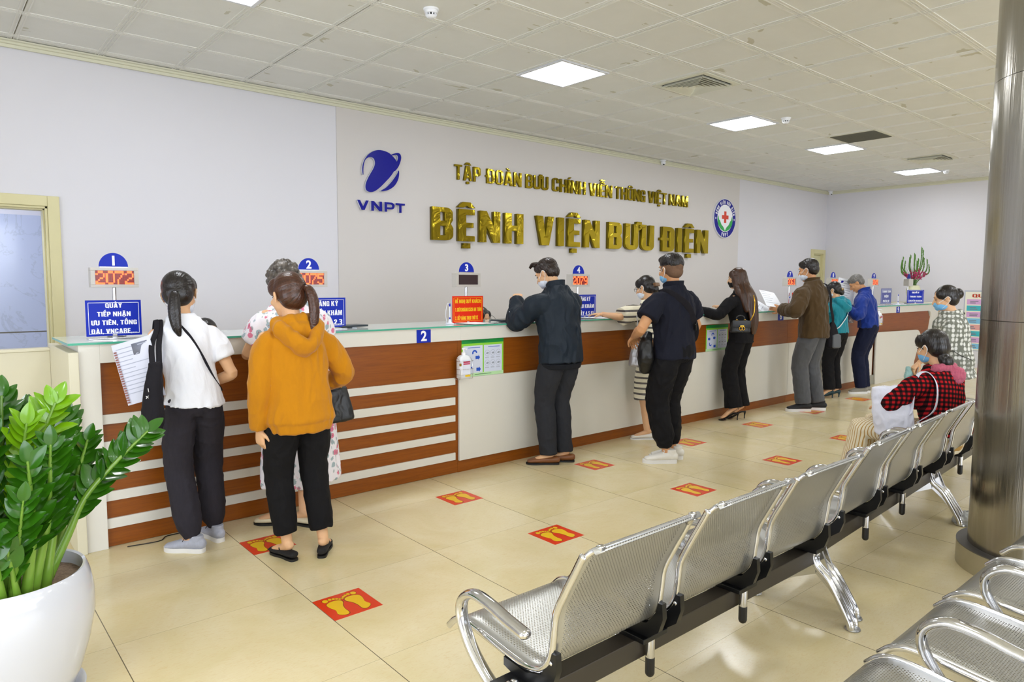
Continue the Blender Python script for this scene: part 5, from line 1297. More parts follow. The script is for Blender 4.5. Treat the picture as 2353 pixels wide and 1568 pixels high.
        if style == 'pony':
            q = [s.Hd(p) for p in pony]
            b = B(); rs = [.020, .030, .036, .034, .028, .012][:len(q)]
            chain(b, [(*p, r_, r_ * .75) for p, r_ in zip(q, rs)], tuple(s.Rh @ V(1, 0, 0)), 16, 5)
            pt = fuse('ponytail', b, .0045, 3, mat, h); streaks(pt.data, q[2], (q[-1] - q[0]), 18, .0025, s.seed + 3, 1.5)
            b = B(); tube(b, [q[0] + (s.Rh @ V(.019 * math.cos(a), -.004, .019 * math.sin(a))) for a in np.linspace(0, 2 * PI, 13)], .004, 8, 2); obj('hair_tie', b, simple('hair tie green', '9fb98a', .6) if tie == 'g' else M_black, pt)
        return s
    def top(s, mat, secs, sleeve='long', r=(.068, .056, .042), name='jacket', collar=None, hood=False, disp=(.006, .004), cuff=.97, extra=None, voxel=.0065, smooth=4):
        b = B(); s.torso(b, secs, caps=(2, 2))
        for sd, (S, E, W) in s.arms.items():
            sg = 1 if sd == 'R' else -1
            ell(b, S + (s.Rt @ V(-sg * .024, 0, -.034)), (r[0] * .94, r[0] * .90, r[0] * .88)); 
            chain(b, [(*s.T((sg * .06, -.012, 1.395)), .046, .044), (*(S + (s.Rt @ V(-sg * .045, 0, -.004))), r[0] * .72, r[0] * .70), (*(S + V(0, 0, -.03)), r[0] * .8, r[0] * .8)], (0, 1, 0), 12, 3)
            if sleeve == 'long':
                e2 = E + (W - E) * cuff
                chain(b, [(*(S + (s.Rt @ V(-sg * .012, 0, -.020))), r[0] * .86), (*(S + (E - S) * .25), r[0] * .95), (*((S + E) / 2), r[1] * 1.08), (*(S + (E - S) * .88), r[1]), (*(E + (W - E) * .12), r[1]), (*((E + W) / 2), (r[1] + r[2]) / 2), (*e2, r[2])], (0, 0, 1), 16, 4, (1, 2))
            elif sleeve == 'short':
                e2 = S + (E - S) * .62
                chain(b, [(*(S + (s.Rt @ V(-sg * .012, 0, -.020))), r[0] * .86), (*((S + e2) / 2), r[0] * .98), (*e2, r[1] * 1.08)], (0, 0, 1), 16, 4, (1, 2))
            elif sleeve == 'elbow':
                e2 = S + (E - S) * .92
                chain(b, [(*(S + (s.Rt @ V(-sg * .012, 0, -.020))), r[0] * .86), (*((S + e2) / 2), r[0] * 1.02), (*e2, r[1] * 1.25)], (0, 0, 1), 16, 4, (1, 2))
        if hood:
            for a in range(-80, 81, 16):
                an = R(a); p0 = s.T((.085 * math.sin(an) * s.w, -.035 - .055 * math.cos(an), 1.435 - .012 * abs(a) / 80)); ell(b, p0, (.036, .034, .040))
            chain(b, [(*s.T((-.115, -.040, 1.42)), .036, .03), (*s.T((-.100, -.115, 1.37)), .050, .036), (*s.T((.01, -.160, 1.27)), .066, .036), (*s.T((.105, -.115, 1.37)), .050, .036), (*s.T((.115, -.040, 1.42)), .036, .03)], (0, 0, 1), 14, 5)
            ell(b, s.T((0, -.100, 1.375)), (.105, .046, .060))
        if extra: extra(b, s)
        g = fuse(name, b, voxel, smooth, mat, s.t, disp, s.seed); s.g = g
        if collar:
            cm, hh, rr_ = collar; b = B(); n_ = 26; rings = []
            for q, (dz, rad) in enumerate(((-.02, rr_ + .008), (hh * .5, rr_ + .004), (hh, rr_ + .007), (hh, rr_ + .001), (-.02, rr_))):
                ring = []
                for k in range(n_):
                    a = 2 * PI * k / n_; dy = -.006 - .018 * math.sin(a)* 1.0; zz = 1.437 + dz + (-.035 if math.sin(a) > 0 else .004) * abs(math.sin(a))
                    ring.append(b.verts.new(s.T((rad * math.cos(a), rad * 1.03 * math.sin(a) - .008, zz))))
                rings.append(ring)
            for r0, r1 in zip(rings, rings[1:] + rings[:1]):
                for k in range(n_): b.faces.new((r0[k], r0[(k + 1) % n_], r1[(k + 1) % n_], r1[k]))
            bmesh.ops.recalc_face_normals(b, faces=b.faces); obj('collar', b, cm, g, angle=50)
        return g
    def pants(s, mat, r=(.095, .072, .066), hem=.10, top=.99, hipr=(.162, .112), name='trousers', disp=(.006, .005), cuffin=False):
        b = B(); 
        s.torso(b, [(.855, hipr[0] * .80, hipr[1] * .80, -.0), (.90, hipr[0] * .97, hipr[1] * .98, -.008), (.935, hipr[0] * .97, hipr[1] * .98, -.010), (min(.98, top - .01), hipr[0] * .84, hipr[1] * .86, -.004), (top, hipr[0] * .74, hipr[1] * .78, 0)])
        for sd, H_, K, A, hd in s.legs:
            sg = 1 if sd == 'R' else -1
            u = A + V(0, 0, 0); a_end = K + (A - K) * min(1.0, max(.05, (K.z - hem) / max(.05, K.z - A.z)))
            chain(b, [(*(H_ + V(-sg * .014 * s.w, -.008, -.01)), r[0] * .92 * s.w, r[0] * 1.0), (*(H_ + (K - H_) * .35 + V(0, 0, 0)), r[0] * .95 * s.w, r[0]), (*(K + V(0, 0, .03)), r[1], r[1] * 1.05), (*(K + (a_end - K) * .3), r[1] * .97, r[1] * 1.02), (*(K + (a_end - K) * .75), (r[1] + r[2]) / 2), (*a_end, r[2] * (.62 if cuffin else 1))], (1, 0, 0), 18, 4, (1, 2), upx=1)
        g = fuse(name, b, .0068, 4, mat, s.t, (disp[0], disp[1], (8, 8, 6)), s.seed + 5)
        return g
    def shoes(s, mat, sole=None, style='sneaker', lace=None, f=None):
        f = f or (1.0 if s.sex == 'f' else 1.08)
        for sd, H_, K, A, hd in s.legs:
            M = Matrix.Translation((A.x, A.y, A.z - .085)) @ Matrix.Rotation(hd, 4, 'Z') @ Matrix.Diagonal((f, f, f, 1))
            sw_ = .93 if style == 'sneaker' else .86
            FP = smooth_loop([(0, -.085), (.028, -.075), (.034, -.03), (.034, .03), (.046, .09), (.044, .14), (.020, .178), (-.012, .176), (-.038, .14), (-.042, .09), (-.032, .03), (-.034, -.03), (-.028, -.075)], 3)
            b = B()
            if style == 'sneaker':
                chain(b, [(0, -.060, .052, .034, .034), (0, -.02, .058, .038, .040), (0, .04, .050, .040, .034), (0, .10, .040, .044, .024), (0, .150, .034, .036, .015)], (1, 0, 0), 16, 4, upx=1); chain(b, [(0, -.030, .05, .036, .045), (0, -.032, .105, .036, .044)], (1, 0, 0), 16, 2, (1, 2))
            elif style == 'loafer' or style == 'flat':
                hgt = .8 if style == 'flat' else 1
                chain(b, [(0, -.062, .038, .030, .026 * hgt), (0, -.02, .036, .034, .026 * hgt), (0, .04, .036, .036, .026 * hgt), (0, .10, .032, .042, .020), (0, .152, .026, .034, .012)], (1, 0, 0), 16, 4, upx=1)
                if style == 'flat': lace = None
            elif style == 'heel':
                M = Matrix.Translation((A.x, A.y, 0)) @ Matrix.Rotation(hd, 4, 'Z'); z_ = A.z
                chain(b, [(0, -.05, z_ - .045, .026, .030), (0, .0, z_ - .050, .030, .026), (0, .07, (z_ - .05) * .45 + .012, .034, .022), (0, .13, .024, .034, .014), (0, .16, .020, .022, .009)], (1, 0, 0), 14, 4, upx=1)
                chain(b, [(0, -.055, z_ - .05, .020, .018), (0, -.050, .04, .010, .010), (0, -.05, .004, .009, .009)], (1, 0, 0), 10, 2, (1, 2))
            elif style == 'sandal':
                M = Matrix.Translation((A.x, A.y, 0)) @ Matrix.Rotation(hd, 4, 'Z'); z_ = A.z
                chain(b, [(0, -.055, z_ - .068, .028, .007), (0, .0, z_ - .075, .030, .007), (0, .07, (z_ - .075) * .45, .036, .006), (0, .12, .010, .038, .006), (0, .165, .010, .026, .006)], (1, 0, 0), 12, 4, upx=1)
                chain(b, [(0, -.055, z_ - .07, .016, .014), (0, -.050, .04, .007, .007), (0, -.05, .004, .008, .008)], (1, 0, 0), 10, 2, (1, 2))
                for yy, zz, ww in ((.10, .024, .040), (.125, .020, .038), (-.045, z_ - .01, .036)): tube(b, [(-ww, yy, zz - .012), (-ww * .8, yy, zz + .010), (0, yy + .01, zz + .02), (ww * .8, yy, zz + .010), (ww, yy, zz - .012)], .004, 6, 3)
            b.transform(M); sh = fuse('shoe', b, .0045, 2, mat, s.t)
            if style in ('sneaker', 'loafer', 'flat') and sole:
                b = B(); hz = .028 if style == 'sneaker' else .014
                k0 = B(); prism(k0, [(x_ * sw_, y_ * (.98 if sw_ > .9 else .95)) for x_, y_ in FP], .0, hz); merge(b, k0, M)
                bmesh.ops.recalc_face_normals(b, faces=b.faces)
                obj('sole', b, sole, sh, angle=40)
            if lace:
                b = B()
                for q in range(4): tube(b, [M @ V(-.022, .035 + .02 * q, .072 - .006 * q), M @ V(0, .038 + .02 * q, .082 - .007 * q), M @ V(.022, .035 + .02 * q, .072 - .006 * q)], .003, 6, 3)
                for sg in (-1, 1): tube(b, [M @ V(0, .03, .088), M @ V(sg * .03, .02, .10), M @ V(sg * .045, .03, .078)], .0025, 6, 3)
                obj('laces', b, lace, sh)
    def wp(s, p): return s.t.matrix_basis @ V(*p) if False else (Matrix.Translation(s.loc) @ Matrix.Rotation(s.t.rotation_euler.z, 4, 'Z') @ (V(*p) * s.k))
    def surf(s, a, z, rx, ry, off=.006):     # point on the clothing at angle a (0 right, 90 front) in room coordinates
        return s.wp(s.T(((rx * s.w + off) * math.cos(R(a)), (ry * (s.w * .7 + .3) + off) * math.sin(R(a)) - .005, z)))
def ribbon(name, pts, wd, th, mat, parent, side=(0, 0, 1), n=6):
    b = B(); chain(b, [(*p, wd / 2, th / 2) for p in pts], side, 10, n, (2, 2), sq=.6); return obj(name, b, mat, parent)
FT = [(.86, .155, .108, -.004), (.93, .158, .112, -.004), (1.02, .138, .10, 0), (1.10, .134, .098, 0), (1.20, .150, .110, .004), (1.30, .156, .106, 0), (1.36, .132, .086, -.008), (1.41, .085, .066, -.012), (1.445, .064, .060, -.012)]
MT = [(.84, .175, .125, 0), (.93, .172, .122, 0), (1.05, .165, .118, 0), (1.18, .175, .125, 0), (1.28, .186, .126, -.002), (1.345, .160, .104, -.010), (1.405, .102, .074, -.014), (1.445, .070, .066, -.012)]
def secs(base, lo, hi=9, dr=0, flare=0):
    o = [(z, rx + dr, ry + dr, yo) for z, rx, ry, yo in base if lo < z < hi]
    z0, rx, ry, yo = o[0]; return [(lo, rx + flare, ry + flare, yo)] + o

# ---------------------------------------------------------------- who stands where
def TH(name, label, cat, loc, group=None): return thing(name, label, cat, loc, group=group)
def wobj(name, bm, mats, t, sub=None, smooth=True, angle=None):
    bm.transform(Matrix.Translation(-t.location)); return obj(name, bm, mats, sub or t, smooth, angle)
def pattern_check():
    t = NT('red and black gingham flannel'); u = t.sep(t.mapping(t.coord(), rot=(0, 0, .5)))
    f = lambda c: t.math('LESS_THAN', t.math('FRACT', t.math('MULTIPLY', c, 30)), .5)
    x = t.math('ADD', u[0], t.math('MULTIPLY', u[1], .35)); z = t.math('ADD', u[2], t.math('MULTIPLY', u[1], .25)); a, b = f(x), f(z)
    c = t.mix(a, hexc('b3161c'), hexc('40090d')); c2 = t.mix(a, hexc('40090d'), hexc('0a0508'))
    t.set(col=t.mix(b, c, c2), rough=.9, spec=.2); t.bump(t.noise(t.coord(), 10, 3), .3, .02); return t.m
def pattern_stripes():
    t = NT('cream knit with double grey stripes'); z = t.sep(t.coord())[2]; f = t.math('FRACT', t.math('MULTIPLY', t.math('ADD', z, t.math('MULTIPLY', t.noise(t.coord(), 5, 1), .012)), 17.5))
    m = t.math('LESS_THAN', t.math('ABSOLUTE', t.math('SUBTRACT', f, .5)), .17); g = t.math('LESS_THAN', t.math('ABSOLUTE', t.math('SUBTRACT', f, .5)), .03)
    c = t.mix(m, hexc('e6dfc8'), hexc('4f4a4a')); c = t.mix(g, c, hexc('8a8480'))
    t.set(col=c, rough=.85, spec=.2); t.bump(t.noise(t.coord(), 60, 3), .15, .004); return t.m
def pattern_floral():
    t = NT('white floral print'); co = t.coord(); base = hexc('efeaf0')
    d = t.vor(co, 22); rnd_ = t.sep(t.vor(co, 22, out='Color'))
    n = t.noise(co, 70, 2, .5, 2); dd = t.math('ADD', d, t.math('MULTIPLY', t.math('SUBTRACT', n, .5), .35))
    petal = t.math('LESS_THAN', dd, .40); core = t.math('LESS_THAN', dd, .09)
    pc = t.mix(t.math('GREATER_THAN', rnd_[0], .5), hexc('dd7f9a'), hexc('a3b3ba')); use = t.math('GREATER_THAN', rnd_[1], .18)
    c = t.mix(t.math('MULTIPLY', petal, use), base, pc); c = t.mix(t.math('MULTIPLY', core, use), c, hexc('a83458'))
    v2 = t.vor(t.mapping(co, (1, 1, .5), rot=(.3, .4, .9)), 34, out='Distance'); leaf = t.math('LESS_THAN', v2, .24)
    c = t.mix(t.math('MULTIPLY', leaf, .7), c, hexc('7f9796'))
    t.set(col=c, rough=.85, spec=.2); t.bump(t.noise(co, 9, 3), .25, .02); return t.m
def pattern_scales():
    t = NT('grey chiffon with white scallops'); co = t.mapping(t.coord(), (1, 1, .8)); d = t.vor(co, 27, rnd=.25)
    t.set(col=t.mix(t.ramp(d, [(.34, (1, 1, 1)), (.52, (0, 0, 0))]), hexc('74766c'), hexc('d6d6d0')), rough=.8, spec=.2); t.bump(t.noise(t.coord(), 9, 3), .3, .02); return t.m
C_white = fabric('white cotton', 'eceef6', .85, nz=.03, fold=.5); C_char = fabric('charcoal marl jersey', '2c2930', .9, nz=.25); C_mus = fabric('mustard fleece', 'bb7a06', .9, nz=.08, fold=.4); C_blk = fabric('black fabric', '0f0e11', .85, nz=.2)
C_navy = fabric('dark navy shell', '18222d', .6, nz=.12, fold=.5, sheen=.05); C_gry = fabric('dark grey trouser cloth', '2a2b30', .85); C_rib = fabric('black rib knit', '15171d', .85); C_polo = fabric('midnight polo pique', '151724', .85, nz=.15)
C_brn = fabric('brown olive twill', '48351a', .8, nz=.12, fold=.6); C_gtr = fabric('mid grey wool trousers', '55565a', .85); C_teal = fabric('teal nylon', '0f7f90', .6, nz=.1, fold=.7); C_blue = fabric('royal blue shirting', '0c2f86', .7, nz=.1, fold=.6); C_jean = fabric('dark indigo denim', '151a33', .85, nz=.2)
C_lblue = fabric('pale blue shirting', 'a9c0e6', .8); C_pst = pattern_stripes(); C_flo = pattern_floral(); C_chk = pattern_check(); C_scl = pattern_scales()
def pinstripe():
    t = NT('cream trousers with ochre pinstripes'); u = t.sep(t.coord()); f = t.math('FRACT', t.math('MULTIPLY', t.math('ADD', u[1], t.math('MULTIPLY', u[2], .15)), 62)); t.set(col=t.mix(t.math('LESS_THAN', f, .3), hexc('e3d8bd'), hexc('b28b4a')), rough=.85); return t.m
M_leather = simple('black leather', '0c0c0e', .42, bump=.2, nsc=90); M_gold2 = simple('gold hardware', 'd9a93c', .2, 1.0); M_silver = simple('silver leather', 'a8a6a8', .35, .5, bump=.25, nsc=120)
M_shg = fabric('grey mesh trainer', 'a7aab8', .8, nz=.2); M_shw = simple('white trainer leather', 'e2ded6', .5, nz=.06); M_solew = simple('white rubber sole', 'e4e2e0', .5); M_soleb = simple('black rubber sole', '121214', .5); M_brl = simple('tan brown leather', '7b4a25', .4, nz=.15); M_crm = simple('cream leather', 'ded3b6', .4)

# 1 woman in the white T-shirt
p = Person('woman with a low ponytail in white T-shirt and dark joggers at display number 1', 1.15, 4.10, -4, 1.575, 'f', 9, -4, -6, (-16, -8, 0), (0, 0, -.006), .93, hs=1.13)
p.arm('R', (1.25, 4.25, .905), (.55, -.7, -.3), curl=50, hand=(-.5, .5, -.8), palm=(-1, 0, 0), shrug=-.015); p.arm('L', (.985, 4.33, 1.06), (-.35, -.6, -.6), curl=60, palm=(1, 0, 0))
p.leg('L', (1.10, 4.06), 48, (-.2, 1, 0)); p.leg('R', (1.262, 4.17), 14)
p.body(); p.hair('pony', H_black, pony=[(0, -.108, -.01), (-.004, -.125, -.03), (-.010, -.128, -.09), (-.014, -.120, -.15), (-.012, -.112, -.20), (-.006, -.100, -.24)], tie='g'); p.mask(M_maskw)
p.top(C_white, secs(FT, .915, dr=.016, flare=.016), 'short', (.072, .064, .05), name='t_shirt', disp=(.007, .006))
p.pants(C_char, (.100, .082, .066), hem=.075, hipr=(.168, .118), name='jogger_trousers', cuffin=True); p.shoes(M_shg, M_solew, 'sneaker', simple('dark laces', '2b2b30', .8)); P1 = p
# black canvas tote hanging from her left shoulder
M_canv = fabric('black canvas', '1d1b20', .9, nz=.2)
t = TH('tote_bag', 'black canvas tote bag hanging from the left shoulder of the woman in the white T-shirt', 'bag', (.925, 3.96, .74))
b = B(); chain(b, [(.905, 3.96, .735, .036, .036), (.905, 3.96, .80, .050, .046), (.915, 3.965, .95, .044, .036), (.93, 3.97, 1.07, .030, .020), (.93, 3.97, 1.09, .032, .020)], (.75, -.6, 0), 20, 4, (2, 2), sq=.8, upx=1)
bagm = fuse('bag_body', b, .006, 2, M_canv, None, (.006, .004, (14, 14, 7))); bagm.parent = t; bagm.data.transform(Matrix.Translation(-t.location))
for dx in (-.012, .020):
    b = B(); a0 = V(.925 + dx, 3.955, 1.07); tp = p.surf(-150, 1.40, .150, .088, .016); tp2 = p.surf(150, 1.38, .155, .095, .016); ex = V(dx * .6, 0, 0)
    chain(b, [(*a0, .014, .003), (*(a0.lerp(tp, .5) + V(-.015, -.015, 0) + ex), .014, .003), (*(tp + V(-.005, -.012, -.03) + ex), .014, .003), (*(tp + V(0, .01, .022) + ex), .014, .003), (*(tp2 + V(0, 0, .03) + ex), .014, .003), (*(tp2 + V(-.01, .02, -.05)), .014, .003)], (1, -.3, 0), 8, 4, (2, 2))
    wobj('handle', b, M_canv, t)
b = B()
for (x, y, z, a) in ((.905, 3.915, .92, 40), (.905, 3.915, .92, -40), (.912, 3.918, .955, 80)): box(b, -.010, .010, -.001, .001, -.0015, .0015, M=Matrix.Translation((x - .03, y + .008, z)) @ Matrix.Rotation(R(30), 4, 'Z') @ Matrix.Rotation(R(a), 4, 'Y'))
wobj('white_print', b, M_lett, t)
# thin cross-body strap of the same woman
t = TH('shoulder_bag', 'small black cross-body bag worn in front by the woman in the white T-shirt', 'bag', (1.22, 4.26, .92))
pts = [p.surf(a, z, rx, ry, .010) for a, z, rx, ry in ((-175 + 90, 1.43, .075, .062), (-100, 1.38, .14, .09), (-82, 1.30, .158, .112), (-62, 1.18, .152, .115), (-42, 1.05, .148, .112), (-10, .98, .155, .118), (30, .96, .155, .118), (70, .95, .15, .118))]
pts[0] = p.surf(-120, 1.43, .08, .062, .010)
b = B(); chain(b, [(*q, .011, .002) for q in pts], (0, 0, 1), 8, 5, (2, 2)); wobj('strap', b, M_canv, t)
b = B(); chain(b, [(1.16, 4.255, .93, .03, .07), (1.27, 4.245, .93, .03, .07)], (0, 1, 0), 14, 3); wobj('bag_body', b, M_canv, t)
t = sheet('document_sleeve', .21, .33, 'clear plastic sleeve of printed papers under the arm with the tote bag', 'document', (.872, 4.07, 1.045), (R(84), R(-16), R(-38)), 12, .004, simple('translucent sleeve', 'c9cbdb', .3), grp=None, ink=simple('pale print', 'a6abbd', .7))
b = B(); box(b, .0, .085, .085, .145, .004, .0055); obj('printed_photo', b, M_ink, t)
b = B()
for k in range(22): box(b, -.100, -.086, -.155 + k * .013, -.147 + k * .013, .003, .005)
obj('red_border', b, simple('reddish border print', '9c6a66', .6), t)

# 2 woman in the floral dress
p = Person('woman with short wavy greying hair in a white floral dress behind the mustard hoodie', 1.77, 4.12, 6, 1.665, 'f', 10, 0, 0, (0, -16, 0), (0, -.01, 0), 1.2)
p.arm('L', (1.64, 4.43, 1.215), (-.7, -.4, -1), curl=30, hand=(.6, .6, 0)); p.arm('R', (1.94, 4.46, 1.215), (.7, -.4, -1), curl=30, hand=(-.6, .6, 0))
p.leg('L', (1.655, 4.17), 42); p.leg('R', (1.765, 4.06), 20); p.body(); p.hair('curly', H_sal)
def dress(b, s): s.torso(b, [(.28, .215, .155, -.01), (.5, .205, .150, -.01), (.75, .185, .135, -.01), (.95, .168, .124, -.01)], sq=1)
p.top(C_flo, secs(FT, .90, dr=.014), 'short', (.074, .072, .05), name='dress', extra=dress, disp=(.012, .010, (9, 9, 2.5)))
p.shoes(M_crm, M_soleb, 'flat')
P2 = p
M_sage = fabric('sage webbing', 'a9b8ad', .8)
t = TH('shoulder_bag', 'sage green strapped bag worn over both shoulders of the floral dress', 'bag', (1.77, 4.3, 1.1))
for a0, a1 in ((-60, -66), (-120, -114)):
    b = B(); chain(b, [(*p.surf(a, z, rx, ry, .008), .014, .002) for a, z, rx, ry in ((-20 if a0 == -60 else -160, 1.425, .11, .08), (a0 + (12 if a0 == -60 else -12), 1.395, .15, .100), (a1, 1.30, .172, .122), (a1, 1.18, .165, .124), (a1, 1.05, .155, .116))], (1, 0, 0), 8, 4, (2, 2)); wobj('strap', b, M_sage, t)

# 3 woman in the mustard hoodie
p = Person('woman with a brown high ponytail in mustard hoodie and cropped black trousers, nearest the camera', 1.545, 3.60, 0, 1.555, 'f', 3, -2, 0, (10, -6, 3), (0, 0, 0), 1.12, hs=1.13)
p.arm('L', (1.345, 3.64, .735), (-.6, -.6, 0), curl=35, hand=(.08, .1, -1), palm=(1, .3, 0)); p.arm('R', (1.76, 3.80, .905), (.8, -.9, -.3), curl=75, hand=(.1, .6, -.75), palm=(0, -.6, -1), shrug=-.01)
p.leg('L', (1.475, 3.625), 12, (-.1, 1, 0)); p.leg('R', (1.655, 3.56), -34, (.1, 1, 0)); p.body(); p.hair('pony', H_brown, pony=[(.035, -.105, .035), (.045, -.132, .02), (.052, -.148, -.04), (.052, -.146, -.11), (.046, -.138, -.17), (.034, -.12, -.235)])
def rib(b, s): s.torso(b, [(.785, .160, .124, -.012), (.815, .168, .128, -.012), (.84, .176, .134, -.01)])
p.top(C_mus, [(.845, .182, .138, -.012), (.92, .174, .128, -.01), (1.05, .165, .120, -.004), (1.20, .168, .122, 0), (1.30, .164, .116, 0), (1.365, .136, .092, -.008), (1.415, .092, .072, -.012), (1.445, .072, .066, -.012)], 'long', (.074, .066, .046), name='hoodie', hood=True, disp=(.008, .008), extra=rib)
p.pants(C_blk, (.096, .082, .066), hem=.155, hipr=(.158, .116)); p.shoes(simple('black suede', '161416', .8), M_soleb, 'flat'); P3 = p
for sd, H_, K, A, hd in p.legs:
    b = B(); o_ = A + V(0, 0, .0); d_ = V(-math.sin(hd), math.cos(hd), 0); l_ = V(d_.y, -d_.x, 0)
    for q in (-1, 1): tube(b, [o_ + d_ * .05 + V(0, 0, -.03), o_ + d_ * .045 + l_ * q * .02 + V(0, 0, -.018), o_ + d_ * .035 + l_ * q * .032 + V(0, 0, -.03), o_ + d_ * .05 + V(0, 0, -.03)], .005, 6, 3)
    obj('bow', b, M_black, p.t)
def handbag(label, loc, w_, h, d, mat, rz=0, handle=.09, flap=False, cat='bag', hw=M_gold2):
    t = thing('handbag', label, cat, loc, R(rz))
    b = B(); chain(b, [(0, 0, 0, w_ * .52, d * .5), (0, 0, h * .12, w_ * .54, d * .55), (0, 0, h * .6, w_ * .49, d * .45), (0, 0, h, w_ * .42, d * .30)], (1, 0, 0), 24, 4, (2, 2), sq=.55, upx=1)
    bd_ = fuse('bag_body', b, .0045, 2, mat, t, (.003, .002, (20, 20, 12)))
    b = B(); tube(b, [(w_ * .22, -.01, h * .95), (w_ * .20, 0, h + handle * .7), (0, 0, h + handle), (-w_ * .20, 0, h + handle * .7), (-w_ * .22, -.01, h * .95)], .006, 10, 5); obj('handle', b, mat, t)
    b = B()
    for sg in (-1, 1): tube(b, [(sg * w_ * .22 + .012 * math.cos(a), -.012, h * .97 + .014 * math.sin(a)) for a in np.linspace(0, 2 * PI, 11)], .0025, 6, 1)
    obj('metal_rings', b, hw, t)
    return t, bd_
t, bd_ = handbag('black leather handbag with gold rings held by the woman in the mustard hoodie', (1.862, 3.80, .690), .20, .195, .12, M_leather, -12, .085)
b = B(); box(b, -.05, -.022, -.058, -.055, .12, .128); obj('gold_logo_plate', b, M_gold2, bd_)
t.rotation_euler = (0, R(-6), R(-20))

# 4 man in the navy jacket
p = Person('man in dark navy jacket and grey trousers writing at the counter below display number 4', 4.02, 4.10, 0, 1.745, 'm', 8, 0, 4, (12, -20, 0), (0, -.01, 0), 1.04)
p.arm('L', (3.86, 4.46, 1.375), (-.55, -.1, -1), curl=55, hand=(.5, .5, .3), palm=(0, 0, -1)); p.arm('R', (4.04, 4.52, 1.30), (1, .2, -.8), curl=55, hand=(-.4, .6, .1))
p.leg('L', (3.95, 4.15), 50); p.leg('R', (4.11, 4.13), 48); p.body(); p.hair('short', H_dk); p.mask(M_maskw)
b = B()
for k in range(9): q = random.Random(k); u_ = q.uniform(-.045, .045); chain(b, [(*p.Hd((u_, .03, .112)), .018, .014), (*p.Hd((u_ * 1.1, .075, .122 + .006 * (k % 3))), .015, .011), (*p.Hd((u_ * 1.15, .108, .108 + .008 * (k % 3))), .007, .005)], (1, 0, 0), 8, 3)
q_ = fuse('fringe', b, .0045, 1, H_dk, p.h); streaks(q_.data, p.C, (0, 1, 0), 6, .002, 2)
def ribm(b, s): s.torso(b, [(.80, .170, .126, -.005), (.84, .186, .138, -.005)])
p.top(C_navy, [(.84, .188, .140, -.005)] + [(z, rx + .016, ry + .016, yo) for z, rx, ry, yo in MT[1:]], 'long', (.090, .080, .052), name='jacket', collar=(C_navy, .055, .072), disp=(.010, .010))
b = B(); p.torso(b, [(.792, .168, .124, -.005), (.80, .172, .128, -.005), (.838, .184, .136, -.005)]); fuse('rib_hem', b, .0065, 2, C_rib, p.t)
b = B(); chain(b, [(*p.T((0, -.018, 1.43)), .066, .066), (*p.T((0, -.014, 1.478)), .062, .062)], (1, 0, 0), 20, 2, (2, 2)); fuse('shirt_collar', b, .005, 2, C_lblue, p.t)
S_, E_, W_ = p.arms['L']; g = line_bm('VNPT', -.055, .055, -.015, .03, .001)
out = V(-.70, -.70, .05).normalized(); dx_ = V(.72, -.66, .22); dx_ = (dx_ - out * dx_.dot(out)).normalized(); M_ = Matrix(((*dx_,), (*(out.cross(dx_)),), (*out,))).transposed().to_4x4(); M_.translation = E_ + (W_ - E_) * .45 + out * .076
g.transform(M_); obj('sleeve_print', g, M_lett, p.g, False)
p.pants(C_gry, (.102, .080, .070), hem=.055, hipr=(.165, .118)); p.shoes(M_brl, M_soleb, 'loafer'); P4 = p

# 5 woman in the striped outfit
p = Person('woman with glasses and clipped black hair in cream striped outfit leaning on the counter', 5.37, 4.17, 0, 1.60, 'f', 10, 0, 0, (8, -6, 0), (0, 0, 0), 1.10)
p.arm('L', (4.98, 4.50, 1.215), (-.8, -.6, -.2), curl=20, hand=(-.6, .8, 0), palm=(0, 0, -1)); p.arm('R', (5.50, 4.50, 1.215), (1, -.4, -.3), curl=25)
p.leg('L', (5.33, 4.22), 52); p.leg('R', (5.47, 4.10), 40); p.body(); p.hair('bun', H_black, bun=(0, -.105, -.035)); p.mask(M_maskw)
b = B(); box(b, -.04, .04, -.016, .016, -.018, .02, .005, M=Matrix.Translation(p.Hd((0, -.135, .0))) @ p.Rh.to_4x4()); obj('hair_claw', b, simple('tortoise hair claw', '6b4a2a', .3), p.h)
b = B()
for sg in (-1, 1): tube(b, [p.Hd((sg * .034 + .022 * math.cos(a), .100, .004 + .019 * math.sin(a))) for a in np.linspace(0, 2 * PI, 15)], .0018, 6, 1); tube(b, [p.Hd((sg * .056, .098, .008)), p.Hd((sg * .080, .05, .010)), p.Hd((sg * .084, -.01, .012))], .0016, 6, 1)
obj('glasses', b, M_black, p.t)
p.top(C_pst, secs(FT, .88, dr=.018, flare=.012), 'elbow', (.080, .074, .05), name='striped_top', disp=(.007, .006))
p.pants(C_pst, (.100, .090, .098), hem=.42, hipr=(.162, .118), name='striped_trousers'); p.shoes(simple('white clog', 'e9e4dc', .5), M_solew, 'loafer'); P5 = p
t, bd_ = handbag('small silver leather bag hanging at the side of the woman in the striped outfit', (5.02, 4.10, .76), .25, .19, .13, M_silver, 30, .03, hw=M_chrome)
b = B(); tube(b, [(.0, 0, .15), (.03, .02, .25), (.08, .02, .40), (.10, .05, .50)], .005, 8, 4); obj('long_strap', b, M_silver, t)

